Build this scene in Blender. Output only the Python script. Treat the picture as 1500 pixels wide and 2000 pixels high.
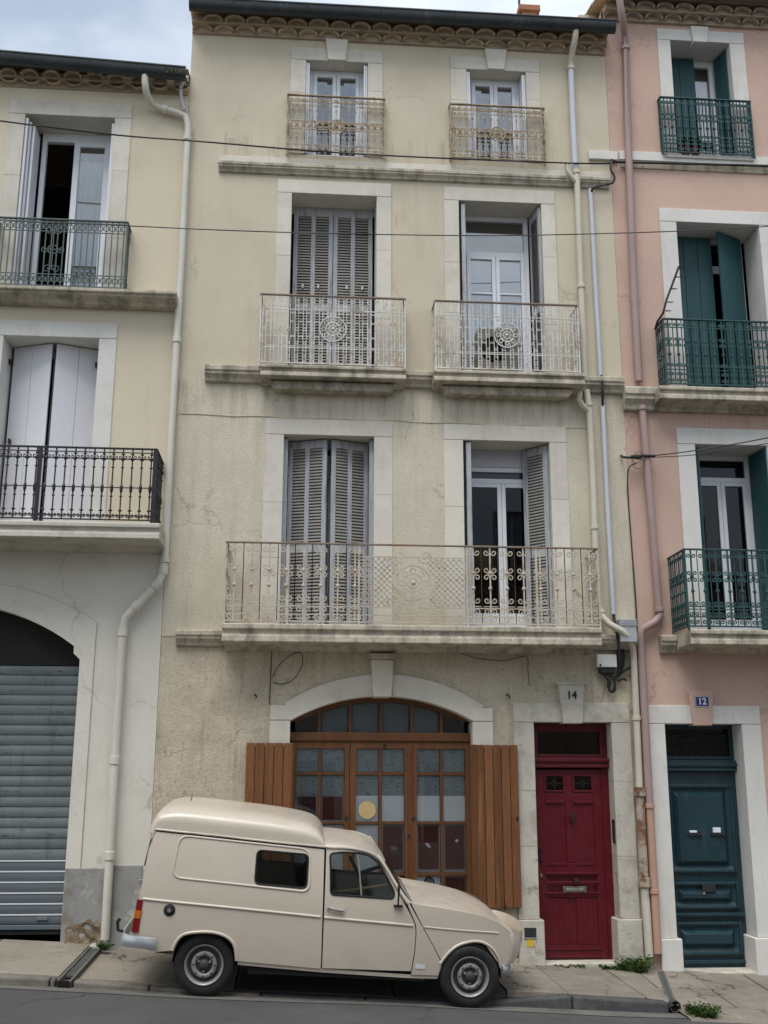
import bpy, bmesh, math, random
from mathutils import Vector, Matrix, geometry

rad = math.radians
sin, cos, pi = math.sin, math.cos, math.pi
random.seed(11)
scene = bpy.context.scene
for o in list(bpy.data.objects):
    bpy.data.objects.remove(o)
C = scene.collection

# ------------------------------------------------------------------ camera
F = 2100.0            # focal length in pixels of the 1500 x 2000 photograph
D = 12.45             # metres from the camera to the street front (plane y = 0)
CZ = 2.0              # camera height above the gutter
PITCH, YAW, ROLL = rad(13.80), rad(4.42), rad(0.127)
_r = Vector((cos(YAW), -sin(YAW), 0)); _f = Vector((sin(YAW), cos(YAW), 0)); _u = Vector((0, 0, 1))
FWD = cos(PITCH) * _f + sin(PITCH) * _u
_up = -sin(PITCH) * _f + cos(PITCH) * _u
RIGHT = cos(ROLL) * _r + sin(ROLL) * _up
UP = -sin(ROLL) * _r + cos(ROLL) * _up
CAM = Vector((0, -D, CZ))
cd = bpy.data.cameras.new('camera')
cam = bpy.data.objects.new('camera', cd); C.objects.link(cam)
cd.sensor_fit = 'VERTICAL'; cd.sensor_height = 36.0; cd.sensor_width = 27.0
cd.lens = F / 2000.0 * 36.0
cd.clip_start = 0.05; cd.clip_end = 2000
m4 = Matrix((RIGHT, UP, -FWD)).transposed().to_4x4(); m4.translation = CAM
cam.matrix_world = m4
scene.camera = cam

# ------------------------------------------------------------------ world, sun, exposure
SUN_EL, SUN_AZ = rad(63), rad(203)        # azimuth clockwise from +Y: behind the camera, to its left
world = bpy.data.worlds.new('World'); scene.world = world; world.use_nodes = True
wn, wl_ = world.node_tree.nodes, world.node_tree.links
wn.clear()
wo = wn.new('ShaderNodeOutputWorld'); bg = wn.new('ShaderNodeBackground'); bg.inputs[1].default_value = 0.102
sky = wn.new('ShaderNodeTexSky'); sky.sky_type = 'NISHITA'; sky.sun_disc = False
sky.sun_elevation = SUN_EL; sky.sun_rotation = SUN_AZ; sky.dust_density = 1.5
tc = wn.new('ShaderNodeTexCoord'); mp = wn.new('ShaderNodeMapping'); mp.inputs['Scale'].default_value = (1.5, 1.5, 3.2)
mp.inputs['Location'].default_value = (0.35, 0.2, 0.1)
nz = wn.new('ShaderNodeTexNoise'); nz.inputs['Scale'].default_value = 1.7; nz.inputs['Detail'].default_value = 7; nz.inputs['Roughness'].default_value = .52
mr = wn.new('ShaderNodeMapRange'); mr.inputs[1].default_value = .30; mr.inputs[2].default_value = .62; mr.inputs[3].default_value = .74; mr.inputs[4].default_value = 1.0
mr2 = wn.new('ShaderNodeMapRange'); mr2.inputs[1].default_value = .38; mr2.inputs[2].default_value = .72; mr2.inputs[3].default_value = 0; mr2.inputs[4].default_value = 1
cl = wn.new('ShaderNodeMix'); cl.data_type = 'RGBA'; cl.inputs[6].default_value = (3.1, 3.65, 4.4, 1); cl.inputs[7].default_value = (7.3, 7.7, 8.2, 1)
mx = wn.new('ShaderNodeMix'); mx.data_type = 'RGBA'
wl_.new(tc.outputs['Generated'], mp.inputs[0]); wl_.new(mp.outputs[0], nz.inputs['Vector'])
wl_.new(nz.outputs[0], mr.inputs[0]); wl_.new(nz.outputs[0], mr2.inputs[0]); wl_.new(mr2.outputs[0], cl.inputs[0])
wl_.new(mr.outputs[0], mx.inputs[0]); wl_.new(sky.outputs[0], mx.inputs[6]); wl_.new(cl.outputs[2], mx.inputs[7])
wl_.new(mx.outputs[2], bg.inputs[0]); wl_.new(bg.outputs[0], wo.inputs[0])

sd = bpy.data.lights.new('sun', 'SUN'); sd.energy = 1.5; sd.angle = rad(35); sd.color = (1.0, 0.965, 0.92)
sun = bpy.data.objects.new('sun', sd); C.objects.link(sun)
sdir = Vector((sin(SUN_AZ) * cos(SUN_EL), cos(SUN_AZ) * cos(SUN_EL), sin(SUN_EL)))
sun.rotation_euler = (-sdir).to_track_quat('-Z', 'Y').to_euler()
sun.location = (-8, -14, 16)
scene.view_settings.view_transform = 'Standard'; scene.view_settings.look = 'None'
scene.view_settings.gamma = 1.0; scene.view_settings.use_curve_mapping = False
scene.view_settings.exposure = 0.80
scene.render.engine = 'CYCLES'
scene.render.resolution_x, scene.render.resolution_y = 768, 1024

# ------------------------------------------------------------------ pixel -> place helpers
def ray(px, py):
    return RIGHT * ((px - 750) / F) - UP * ((py - 1000) / F) + FWD
def P(px, py, y=0.0):
    """point of the plane Y = y seen at pixel (px, py) of the photograph"""
    r = ray(px, py)
    return CAM + r * ((y + D) / r.y)
def rect(xl, xr, yt, yb, y=0.0):
    ym, xm = (yt + yb) / 2, (xl + xr) / 2
    return P(xl, ym, y).x, P(xr, ym, y).x, P(xm, yb, y).z, P(xm, yt, y).z
def road_z(x):
    return 0.005 - 0.052 * x
def wall_z(x):
    return 0.14 - 0.052 * x

# ------------------------------------------------------------------ mesh helpers
WL = {}
def wloc(o):
    return WL.get(o.name, Vector((0, 0, 0))) if o else Vector((0, 0, 0))
class MB:
    """collects shapes; build() links them as ONE mesh object"""
    def __init__(s, xf=None):
        s.v, s.f, s.xf = [], [], xf
    def add(s, vs, fs):
        n = len(s.v)
        for p in vs:
            p = Vector(p)
            s.v.append(tuple(s.xf @ p if s.xf else p))
        s.f += [tuple(i + n for i in f) for f in fs]
        return s
    def box(s, x0, x1, y0, y1, z0, z1):
        return s.add([(x0, y0, z0), (x1, y0, z0), (x1, y1, z0), (x0, y1, z0), (x0, y0, z1), (x1, y0, z1), (x1, y1, z1), (x0, y1, z1)],
                     [(0, 3, 2, 1), (4, 5, 6, 7), (0, 1, 5, 4), (1, 2, 6, 5), (2, 3, 7, 6), (3, 0, 4, 7)])
    def frustum(s, x0, x1, z0, z1, y0, y1, i, j=None):
        j = i if j is None else j
        return s.add([(x0, y0, z0), (x1, y0, z0), (x1, y0, z1), (x0, y0, z1), (x0 + i, y1, z0 + j), (x1 - i, y1, z0 + j), (x1 - i, y1, z1 - j), (x0 + i, y1, z1 - j)],
                     [(4, 5, 6, 7), (0, 1, 5, 4), (1, 2, 6, 5), (2, 3, 7, 6), (3, 0, 4, 7)])
    def prism(s, pts, y0, y1):
        n = len(pts)
        vs = [(x, y0, z) for x, z in pts] + [(x, y1, z) for x, z in pts]
        fs = [tuple(range(n)), tuple(range(2 * n - 1, n - 1, -1))]
        fs += [(i, i + n, (i + 1) % n + n, (i + 1) % n) for i in range(n)]
        return s.add(vs, fs)
    def xprism(s, pts, x0, x1, cap=True):
        """profile in (y, z) swept along x"""
        n = len(pts)
        vs = [(x0, y, z) for y, z in pts] + [(x1, y, z) for y, z in pts]
        fs = [(i, i + n, (i + 1) % n + n, (i + 1) % n) for i in range(n)]
        if cap: fs += [tuple(range(n)), tuple(range(2 * n - 1, n - 1, -1))]
        return s.add(vs, fs)
    def tube(s, pts, r, n=6, cap=True, closed=False, flat=None, ph=None):
        pts = [Vector(p) for p in pts]
        m = len(pts); vs = []; fs = []
        prev = None
        for i, p in enumerate(pts):
            a = pts[(i - 1) % m] if (closed or i > 0) else p
            b = pts[(i + 1) % m] if (closed or i < m - 1) else p
            t = (b - a)
            t = t.normalized() if t.length > 1e-9 else Vector((0, 0, 1))
            if prev is None:
                ref = Vector((0, 1, 0)) if abs(t.y) < .9 else Vector((1, 0, 0))
                e1 = t.cross(ref).normalized()
            else:
                e1 = (prev - t * prev.dot(t))
                e1 = e1.normalized() if e1.length > 1e-6 else t.orthogonal().normalized()
            prev = e1
            e2 = t.cross(e1)
            rr = r[i] if isinstance(r, (list, tuple)) else r
            p0 = (pi / n if n == 4 else 0) if ph is None else ph
            for k in range(n):
                q = 2 * pi * k / n + p0
                vs.append(p + e1 * (rr * cos(q)) + e2 * (rr * sin(q) * (flat or 1)))
        ring = m if closed else m - 1
        for i in range(ring):
            for k in range(n):
                a, b = i * n + k, i * n + (k + 1) % n
                c, d = ((i + 1) % m) * n + (k + 1) % n, ((i + 1) % m) * n + k
                fs.append((a, b, c, d))
        if cap and not closed:
            fs.append(tuple(range(n - 1, -1, -1))); fs.append(tuple((m - 1) * n + k for k in range(n)))
        return s.add(vs, fs)
    def lathe(s, prof, c, axis='Y', n=24):
        """profile [(radius, along-axis)] turned about an axis through c"""
        vs, fs = [], []
        for r, h in prof:
            for k in range(n):
                a = 2 * pi * k / n
                if axis == 'Y': vs.append((c[0] + r * cos(a), c[1] + h, c[2] + r * sin(a)))
                elif axis == 'Z': vs.append((c[0] + r * cos(a), c[1] + r * sin(a), c[2] + h))
                else: vs.append((c[0] + h, c[1] + r * cos(a), c[2] + r * sin(a)))
        for i in range(len(prof) - 1):
            for k in range(n):
                fs.append((i * n + k, i * n + (k + 1) % n, (i + 1) * n + (k + 1) % n, (i + 1) * n + k))
        return s.add(vs, fs)
    def mesh(s, name, mat=None, smooth=None):
        me = bpy.data.meshes.new(name)
        me.from_pydata(s.v, [], s.f)
        bm = bmesh.new(); bm.from_mesh(me)
        bmesh.ops.recalc_face_normals(bm, faces=bm.faces)
        bm.to_mesh(me); bm.free()
        if mat: me.materials.append(mat)
        if smooth:
            me.shade_smooth(); me.set_sharp_from_angle(angle=rad(smooth))
        return me
    def build(s, name, mat, parent=None, smooth=None, bevel=0, kind=None, label=None):
        return link(name, s.mesh(name, mat, smooth), parent, bevel=bevel, kind=kind, label=label)
def link(name, me, parent=None, off=(0, 0, 0), bevel=0, kind=None, label=None):
    o = bpy.data.objects.new(name, me); C.objects.link(o)
    off = Vector(off)
    if parent is not None:
        o.parent = parent
        o.location = off - wloc(parent)
    else:
        o.location = off
    WL[o.name] = off
    if bevel:
        b = o.modifiers.new('bevel', 'BEVEL'); b.width = bevel; b.segments = 2; b.limit_method = 'ANGLE'; b.angle_limit = rad(40)
        b.harden_normals = False
    if kind: o['kind'] = kind
    if label: o['label'] = label
    return o
def thing(name, label, cat, loc, group=None):
    o = bpy.data.objects.new(name, None); C.objects.link(o)
    o.empty_display_size = .3
    o.location = loc; WL[o.name] = Vector(loc)
    o['label'] = label; o['category'] = cat
    if group: o['group'] = group
    return o
def tag(o, label, cat, group=None):
    o['label'] = label; o['category'] = cat
    if group: o['group'] = group
    return o
def inpoly(x, y, poly):
    c = False; n = len(poly); j = n - 1
    for i in range(n):
        xi, yi = poly[i]; xj, yj = poly[j]
        if (yi > y) != (yj > y) and x < (xj - xi) * (y - yi) / (yj - yi) + xi: c = not c
        j = i
    return c
def cdt(outer, holes, step=None):
    """triangles of a polygon with holes; returns (points2d, tris)"""
    pts, edges = [], []
    for loop in [outer] + holes:
        n0 = len(pts)
        pts += [Vector(p) for p in loop]
        edges += [(n0 + i, n0 + (i + 1) % len(loop)) for i in range(len(loop))]
    if step:
        xs = [p[0] for p in outer]; ys = [p[1] for p in outer]
        segs = [(Vector(l[i]), Vector(l[(i + 1) % len(l)])) for l in [outer] + holes for i in range(len(l))]
        nx, ny = int((max(xs) - min(xs)) / step) + 1, int((max(ys) - min(ys)) / step) + 1
        for i in range(nx + 1):
            for j in range(ny + 1):
                q = Vector((min(xs) + i * step, min(ys) + j * step))
                if not inpoly(q.x, q.y, outer) or any(inpoly(q.x, q.y, h) for h in holes): continue
                ok = True
                for a, b in segs:
                    ab = b - a; L = ab.length_squared
                    t = max(0, min(1, (q - a).dot(ab) / L)) if L else 0
                    if (a + ab * t - q).length < step * .35: ok = False; break
                if ok: pts.append(q)
    v, e, f, _, _, _ = geometry.delaunay_2d_cdt(pts, edges, [], 0, 1e-6)
    out = []
    for t in f:
        cx = sum(v[i][0] for i in t) / len(t); cy = sum(v[i][1] for i in t) / len(t)
        if inpoly(cx, cy, outer) and not any(inpoly(cx, cy, h) for h in holes): out.append(tuple(t))
    return [(p[0], p[1]) for p in v], out
def circle3(a, b, c):
    ax, ay, bx, by, cx, cy = *a, *b, *c
    d = 2 * (ax * (by - cy) + bx * (cy - ay) + cx * (ay - by))
    ux = ((ax * ax + ay * ay) * (by - cy) + (bx * bx + by * by) * (cy - ay) + (cx * cx + cy * cy) * (ay - by)) / d
    uy = ((ax * ax + ay * ay) * (cx - bx) + (bx * bx + by * by) * (ax - cx) + (cx * cx + cy * cy) * (bx - ax)) / d
    return ux, uy, math.hypot(ax - ux, ay - uy)
def arc(cx, cz, r, xa, xb, n):
    """points of the upper arc from x = xa to x = xb"""
    a0 = math.acos(max(-1, min(1, (xa - cx) / r))); a1 = math.acos(max(-1, min(1, (xb - cx) / r)))
    return [(cx + r * cos(a0 + (a1 - a0) * i / n), cz + r * sin(a0 + (a1 - a0) * i / n)) for i in range(n + 1)]

# ------------------------------------------------------------------ materials
def nod(nt, t, **kw):
    n = nt.nodes.new(t)
    for k, v in kw.items():
        if k.startswith('i_'):
            n.inputs[int(k[2:])].default_value = v
        else: setattr(n, k, v)
    return n
def mat(name, col, rough=.75, var=.12, vs=1.2, fine=45, fvar=.1, bump=.25, bdist=.004, spec=.35, metal=0.0, layers=(), coat=0.0, coatr=.1, bscale=None, stretch=(1, 1, 1), ov=0.0):
    m = bpy.data.materials.new(name); m.use_nodes = True
    nt = m.node_tree; L = nt.links.new
    b = nt.nodes['Principled BSDF']
    geo = nod(nt, 'ShaderNodeNewGeometry')
    def noise(scale, detail=5, st=(1, 1, 1), rough_=.6):
        mp = nod(nt, 'ShaderNodeMapping'); mp.inputs['Scale'].default_value = st
        L(geo.outputs['Position'], mp.inputs[0])
        n = nod(nt, 'ShaderNodeTexNoise'); n.inputs['Scale'].default_value = scale; n.inputs['Detail'].default_value = detail; n.inputs['Roughness'].default_value = rough_
        L(mp.outputs[0], n.inputs['Vector']); return n.outputs[0]
    def rng(src, a, b_, c, d):
        r = nod(nt, 'ShaderNodeMapRange'); r.clamp = True
        r.inputs[1].default_value = a; r.inputs[2].default_value = b_; r.inputs[3].default_value = c; r.inputs[4].default_value = d
        L(src, r.inputs[0]); return r.outputs[0]
    def mul(x, y):
        q = nod(nt, 'ShaderNodeMath', operation='MULTIPLY'); L(x, q.inputs[0]); L(y, q.inputs[1]); return q.outputs[0]
    k = mul(rng(noise(vs, 6, stretch), .3, .7, 1 - var, 1 + var), rng(noise(fine, 4, stretch), .3, .7, 1 - fvar, 1 + fvar))
    if ov:
        oi = nod(nt, 'ShaderNodeObjectInfo'); k = mul(k, rng(oi.outputs['Random'], 0, 1, 1 - ov, 1 + ov))
    sc = nod(nt, 'ShaderNodeVectorMath', operation='SCALE'); sc.inputs[0].default_value = col; L(k, sc.inputs['Scale'])
    cur = sc.outputs[0]
    rr = None
    for l in layers:
        if 'crack' in l:
            nn = nod(nt, 'ShaderNodeTexNoise'); nn.inputs['Scale'].default_value = 3.5; nn.inputs['Detail'].default_value = 5; L(geo.outputs['Position'], nn.inputs['Vector'])
            vm = nod(nt, 'ShaderNodeVectorMath', operation='MULTIPLY_ADD'); L(nn.outputs['Color'], vm.inputs[0]); vm.inputs[1].default_value = (.45, .45, .45); L(geo.outputs['Position'], vm.inputs[2])
            vo = nod(nt, 'ShaderNodeTexVoronoi', feature='DISTANCE_TO_EDGE'); vo.inputs['Scale'].default_value = l['crack']; L(vm.outputs[0], vo.inputs['Vector'])
            f = mul(rng(vo.outputs['Distance'], l['w'] * .3, l['w'], l['amt'], 0), rng(noise(1.3, 3), .45, .6, 0, 1))
            mxn = nod(nt, 'ShaderNodeMix', data_type='RGBA'); L(f, mxn.inputs[0]); L(cur, mxn.inputs[6]); mxn.inputs[7].default_value = (*l['c'], 1); cur = mxn.outputs[2]
            continue
        f = rng(noise(l.get('s', 3), l.get('d', 6), l.get('st', (1, 1, 1)), l.get('r', .65)), l['lo'], l['hi'], 0, l.get('amt', 1))
        if 'zr' in l or 'xr' in l:
            sp = nod(nt, 'ShaderNodeSeparateXYZ'); L(geo.outputs['Position'], sp.inputs[0])
            for key, ch in (('zr', 2), ('xr', 0)):
                if key in l:
                    a, a1, b1, b0 = l[key]
                    f = mul(f, mul(rng(sp.outputs[ch], a, a1, 0, 1), rng(sp.outputs[ch], b1, b0, 1, 0)))
        mxn = nod(nt, 'ShaderNodeMix', data_type='RGBA')
        L(f, mxn.inputs[0]); L(cur, mxn.inputs[6]); mxn.inputs[7].default_value = (*l['c'], 1)
        cur = mxn.outputs[2]
    L(cur, b.inputs['Base Color'])
    b.inputs['Roughness'].default_value = rough
    if rough > .2:
        L(rng(noise(vs * 4, 4), .3, .7, max(.02, rough - .1), min(1, rough + .1)), b.inputs['Roughness'])
    b.inputs['Metallic'].default_value = metal
    b.inputs['Specular IOR Level'].default_value = spec
    b.inputs['Coat Weight'].default_value = coat; b.inputs['Coat Roughness'].default_value = coatr
    if bump:
        bp = nod(nt, 'ShaderNodeBump'); bp.inputs['Strength'].default_value = bump; bp.inputs['Distance'].default_value = bdist
        L(noise(bscale or fine, 6, stretch, .65), bp.inputs['Height']); L(bp.outputs[0], b.inputs['Normal'])
    return m
def glass(name, tint=(.75, .78, .8), refl=1.6, base=.03, rough=.015):
    m = bpy.data.materials.new(name); m.use_nodes = True
    nt = m.node_tree; L = nt.links.new; nt.nodes.clear()
    out = nod(nt, 'ShaderNodeOutputMaterial'); mxs = nod(nt, 'ShaderNodeMixShader')
    tr = nod(nt, 'ShaderNodeBsdfTransparent'); tr.inputs[0].default_value = (*tint, 1)
    gl = nod(nt, 'ShaderNodeBsdfGlossy'); gl.inputs['Roughness'].default_value = rough
    fr = nod(nt, 'ShaderNodeFresnel'); fr.inputs[0].default_value = 1.5
    ma = nod(nt, 'ShaderNodeMath', operation='MULTIPLY_ADD'); ma.inputs[1].default_value = refl; ma.inputs[2].default_value = base; ma.use_clamp = True
    L(fr.outputs[0], ma.inputs[0]); L(ma.outputs[0], mxs.inputs[0]); L(tr.outputs[0], mxs.inputs[1]); L(gl.outputs[0], mxs.inputs[2]); L(mxs.outputs[0], out.inputs[0])
    return m

GRIME = dict(c=(.10, .09, .07), s=2.2, lo=.52, hi=.75, amt=.55)
STREAK = dict(c=(.16, .14, .11), s=3.5, st=(3.0, 3.0, .22), lo=.54, hi=.78, amt=.45)
M = {}
M['cream'] = mat('cream_plaster', (.575, .515, .395), .9, .08, .8, 60, .06, .5, .005, .15, layers=[
    dict(crack=.35, w=.004, amt=.4, c=(.25, .21, .15)),
    dict(c=(.42, .35, .25), s=1.3, lo=.52, hi=.8, amt=.5), dict(c=(.40, .36, .29), s=2.4, st=(2.5, 2.5, .25), lo=.55, hi=.8, amt=.35),
    dict(c=(.30, .25, .18), s=9, lo=.66, hi=.78, amt=.45), dict(c=(.27, .235, .175), s=4, st=(2.2, 2.2, .16), lo=.5, hi=.7, amt=.55, zr=(9.3, 9.9, 10.05, 10.12)),
    dict(c=(.40, .22, .10), s=5, st=(3, 3, .35), lo=.42, hi=.62, amt=.6, zr=(8.78, 8.86, 8.95, 9.04), xr=(-.4, -.25, 1.1, 1.25)),
    dict(c=(.40, .22, .10), s=5, st=(3, 3, .35), lo=.45, hi=.65, amt=.5, zr=(8.78, 8.86, 8.95, 9.04), xr=(1.7, 1.85, 3.1, 3.25))])
M['cream_rough'] = mat('roughcast_plaster', (.60, .545, .43), .95, .10, 1.0, 55, .11, .8, .008, .1, layers=[
    dict(c=(.46, .405, .31), s=1.1, lo=.48, hi=.75, amt=.6), dict(crack=.55, w=.006, amt=.5, c=(.2, .17, .12)), dict(c=(.25, .21, .15), s=14, lo=.62, hi=.76, amt=.5),
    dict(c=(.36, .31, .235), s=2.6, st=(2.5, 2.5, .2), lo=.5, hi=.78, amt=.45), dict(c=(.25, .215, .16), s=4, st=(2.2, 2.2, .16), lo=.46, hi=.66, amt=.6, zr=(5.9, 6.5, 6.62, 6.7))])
M['cream_low'] = mat('weathered_lime_plaster', (.55, .485, .37), .95, .12, 1.4, 48, .15, .9, .01, .1, layers=[
    dict(c=(.33, .275, .20), s=1.5, lo=.46, hi=.68, amt=.65), dict(c=(.60, .55, .44), s=1.9, lo=.56, hi=.70, amt=.7), dict(crack=.6, w=.008, amt=.5, c=(.15, .12, .08)),
    dict(c=(.16, .125, .085), s=22, lo=.56, hi=.72, amt=.6), dict(c=(.20, .165, .12), s=3.2, st=(2.5, 2.5, .25), lo=.55, hi=.75, amt=.45)])
M['stone'] = mat('pale_limestone', (.635, .60, .515), .85, .08, 1.5, 70, .06, .4, .004, .2, ov=.05, layers=[
    dict(c=(.41, .37, .295), s=2.0, lo=.5, hi=.76, amt=.55), dict(c=(.40, .35, .27), s=3, st=(3, 3, .25), lo=.56, hi=.8, amt=.4), dict(c=(.3, .27, .21), s=18, lo=.64, hi=.76, amt=.4)])
M['stone_worn'] = mat('worn_limestone', (.535, .505, .43), .9, .08, 2, 60, .1, .5, .006, .15, ov=.06, layers=[
    dict(c=(.34, .31, .25), s=3.5, lo=.48, hi=.66, amt=.75), dict(c=(.20, .18, .13), s=4.5, lo=.58, hi=.64, amt=.75, zr=(-.3, -.2, .9, 1.3)), dict(c=(.66, .64, .58), s=5, lo=.58, hi=.7, amt=.6), dict(c=(.17, .15, .11), s=16, lo=.6, hi=.74, amt=.6)])
M['ledge'] = mat('grimy_stone_ledge', (.50, .45, .355), .9, .1, 2, 50, .15, .5, .006, .15, layers=[
    dict(c=(.11, .10, .078), s=4.0, st=(1.6, 1, .8), lo=.44, hi=.66, amt=.68), dict(c=(.62, .58, .49), s=7, lo=.58, hi=.72, amt=.5), dict(c=(.1, .09, .07), s=26, lo=.56, hi=.7, amt=.5)])
M['left_wall'] = mat('ivory_render', (.63, .56, .425), .9, .05, .8, 60, .04, .25, .003, .15, layers=[
    dict(c=(.48, .42, .31), s=1.0, lo=.54, hi=.8, amt=.45), dict(c=(.45, .41, .33), s=2.6, st=(2.5, 2.5, .22), lo=.58, hi=.8, amt=.35)])
M['left_low'] = mat('off_white_render', (.655, .625, .55), .9, .07, .8, 55, .05, .4, .004, .15, layers=[
    dict(crack=.5, w=.006, amt=.5, c=(.25, .22, .17)), dict(c=(.45, .41, .33), s=1.3, lo=.5, hi=.75, amt=.55), dict(c=(.31, .27, .2), s=8, lo=.62, hi=.76, amt=.5), dict(c=(.36, .31, .24), s=3, st=(2.5, 2.5, .25), lo=.6, hi=.8, amt=.4)])
M['white_paint'] = mat('white_masonry_paint', (.66, .645, .60), .85, .06, 1.2, 60, .03, .2, .002, .2, layers=[
    dict(c=(.46, .43, .37), s=2.0, lo=.52, hi=.78, amt=.5), dict(c=(.36, .32, .26), s=3, st=(3, 3, .25), lo=.56, hi=.78, amt=.45), dict(c=(.28, .25, .2), s=16, lo=.64, hi=.75, amt=.4)])
M['grey_base'] = mat('grey_base_paint', (.29, .29, .28), .85, .08, 2, 50, .08, .4, .005, .2, layers=[
    dict(c=(.50, .48, .43), s=3.2, lo=.56, hi=.66, amt=.8), dict(c=(.19, .16, .12), s=3.5, lo=.5, hi=.66, amt=.75)])
M['rubble'] = mat('exposed_rubble_stone', (.20, .155, .105), .95, .25, 9, 60, .2, .9, .012, .1, layers=[dict(c=(.36, .29, .20), s=7, lo=.52, hi=.62, amt=.8), dict(c=(.10, .08, .06), s=12, lo=.58, hi=.7, amt=.8)])
M['pink'] = mat('pink_render', (.56, .40, .325), .9, .05, .8, 50, .05, .35, .004, .15, layers=[
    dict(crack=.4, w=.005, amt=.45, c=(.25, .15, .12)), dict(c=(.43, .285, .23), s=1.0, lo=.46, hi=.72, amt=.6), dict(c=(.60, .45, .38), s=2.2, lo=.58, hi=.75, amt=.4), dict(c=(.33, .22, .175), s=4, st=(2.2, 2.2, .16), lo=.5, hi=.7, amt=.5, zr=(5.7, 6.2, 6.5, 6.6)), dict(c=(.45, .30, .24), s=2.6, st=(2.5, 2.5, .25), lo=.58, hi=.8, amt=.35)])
M['pink_pipe'] = mat('pink_painted_metal', (.35, .25, .23), .55, .06, 2, 60, .05, .15, .002, .4, layers=[dict(c=(.30, .19, .15), s=4, lo=.55, hi=.75, amt=.5)])
M['pink_pipe_low'] = mat('fresh_pink_paint', (.46, .28, .21), .55, .06, 2, 60, .05, .15, .002, .4, layers=[dict(c=(.30, .15, .09), s=6, lo=.6, hi=.72, amt=.6)])
M['rail_white'] = mat('peeling_white_ironwork', (.62, .61, .575), .7, .1, 4, 90, .12, .3, .003, .3, layers=[dict(c=(.25, .14, .07), s=9, lo=.54, hi=.66, amt=.75), dict(c=(.42, .38, .30), s=5, lo=.45, hi=.6, amt=.5)])
M['rail_cream'] = mat('peeling_cream_ironwork', (.50, .46, .385), .7, .1, 4, 90, .12, .3, .003, .3, layers=[dict(c=(.30, .16, .075), s=8, lo=.52, hi=.64, amt=.75), dict(c=(.42, .36, .27), s=5, lo=.5, hi=.62, amt=.6)])
M['rail_rusty'] = mat('rust_stained_ironwork', (.40, .335, .24), .75, .1, 4, 90, .15, .3, .003, .3, layers=[dict(c=(.22, .13, .06), s=9, lo=.45, hi=.6, amt=.85)])
M['handrail'] = mat('rusty_handrail', (.24, .19, .15), .7, .15, 5, 60, .15, .3, .003, .3, layers=[dict(c=(.30, .15, .08), s=7, lo=.54, hi=.66, amt=.65)])
M['rail_green'] = mat('dull_green_ironwork', (.075, .105, .10), .5, .1, 4, 60, .1, .1, .002, .4)
M['rail_black'] = mat('black_ironwork', (.018, .017, .02), .45, .1, 4, 60, .1, .1, .002, .4)
M['rail_teal'] = mat('teal_ironwork', (.022, .07, .072), .5, .12, 4, 60, .1, .1, .002, .4)
M['louvre'] = mat('weathered_grey_wood', (.40, .41, .43), .85, .12, 3, 60, .15, .4, .003, .2, stretch=(1, 1, .2), layers=[dict(c=(.17, .165, .155), s=7, st=(2, 2, .2), lo=.5, hi=.66, amt=.75), dict(c=(.50, .51, .53), s=9, st=(2, 2, .2), lo=.55, hi=.7, amt=.6)])
M['slat'] = mat('grey_brown_slats', (.28, .265, .24), .9, .15, 3, 60, .15, .3, .003, .15, layers=[dict(c=(.28, .28, .29), s=8, lo=.55, hi=.7, amt=.5)])
M['white_wood'] = mat('white_window_paint', (.72, .74, .77), .45, .04, 3, 60, .03, .08, .001, .4)
M['white_shutter'] = mat('white_board_paint', (.70, .70, .735), .6, .04, 2, 60, .03, .1, .001, .3, layers=[dict(c=(.5, .48, .46), s=4, st=(2, 2, .3), lo=.6, hi=.8, amt=.3)])
M['grey_wood'] = mat('grey_lilac_window_paint', (.50, .51, .545), .6, .08, 3, 60, .06, .15, .002, .3, layers=[dict(c=(.33, .32, .31), s=5, st=(2, 2, .3), lo=.55, hi=.75, amt=.5)])
M['teal_wood'] = mat('teal_shutter_paint', (.018, .068, .075), .5, .1, 2, 60, .06, .15, .002, .35, stretch=(1, 1, .3), layers=[dict(c=(.038, .105, .115), s=5, st=(3, 3, .2), lo=.52, hi=.75, amt=.6)])
M['blue_door'] = mat('petrol_blue_door_paint', (.012, .040, .052), .35, .08, 2, 60, .05, .1, .001, .45, layers=[dict(c=(.02, .056, .072), s=3, st=(2, 2, .4), lo=.48, hi=.72, amt=.6), dict(c=(.05, .085, .095), s=4, st=(2, 2, .5), lo=.56, hi=.72, amt=.4), dict(c=(.10, .13, .13), s=26, lo=.68, hi=.74, amt=.4)])
M['red_door'] = mat('crimson_door_paint', (.102, .0044, .011), .42, .12, 2, 60, .08, .12, .001, .4, layers=[dict(c=(.11, .010, .020), s=3, st=(2, 2, .3), lo=.52, hi=.75, amt=.5), dict(c=(.06, .006, .01), s=5, lo=.55, hi=.75, amt=.5), dict(c=(.17, .055, .06), s=3.2, st=(2, 2, .6), lo=.55, hi=.72, amt=.35, zr=(-.2, -.05, .2, .7)), dict(c=(.25, .12, .11), s=24, lo=.68, hi=.74, amt=.4)])
M['wood'] = mat('varnished_pine', (.14, .057, .021), .45, .12, 3, 25, .22, .2, .002, .4, stretch=(5, 5, .35), layers=[dict(c=(.24, .105, .038), s=4, st=(4, 4, .25), lo=.5, hi=.72, amt=.5), dict(c=(.10, .03, .01), s=7, st=(6, 6, .5), lo=.58, hi=.75, amt=.6)])
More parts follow.
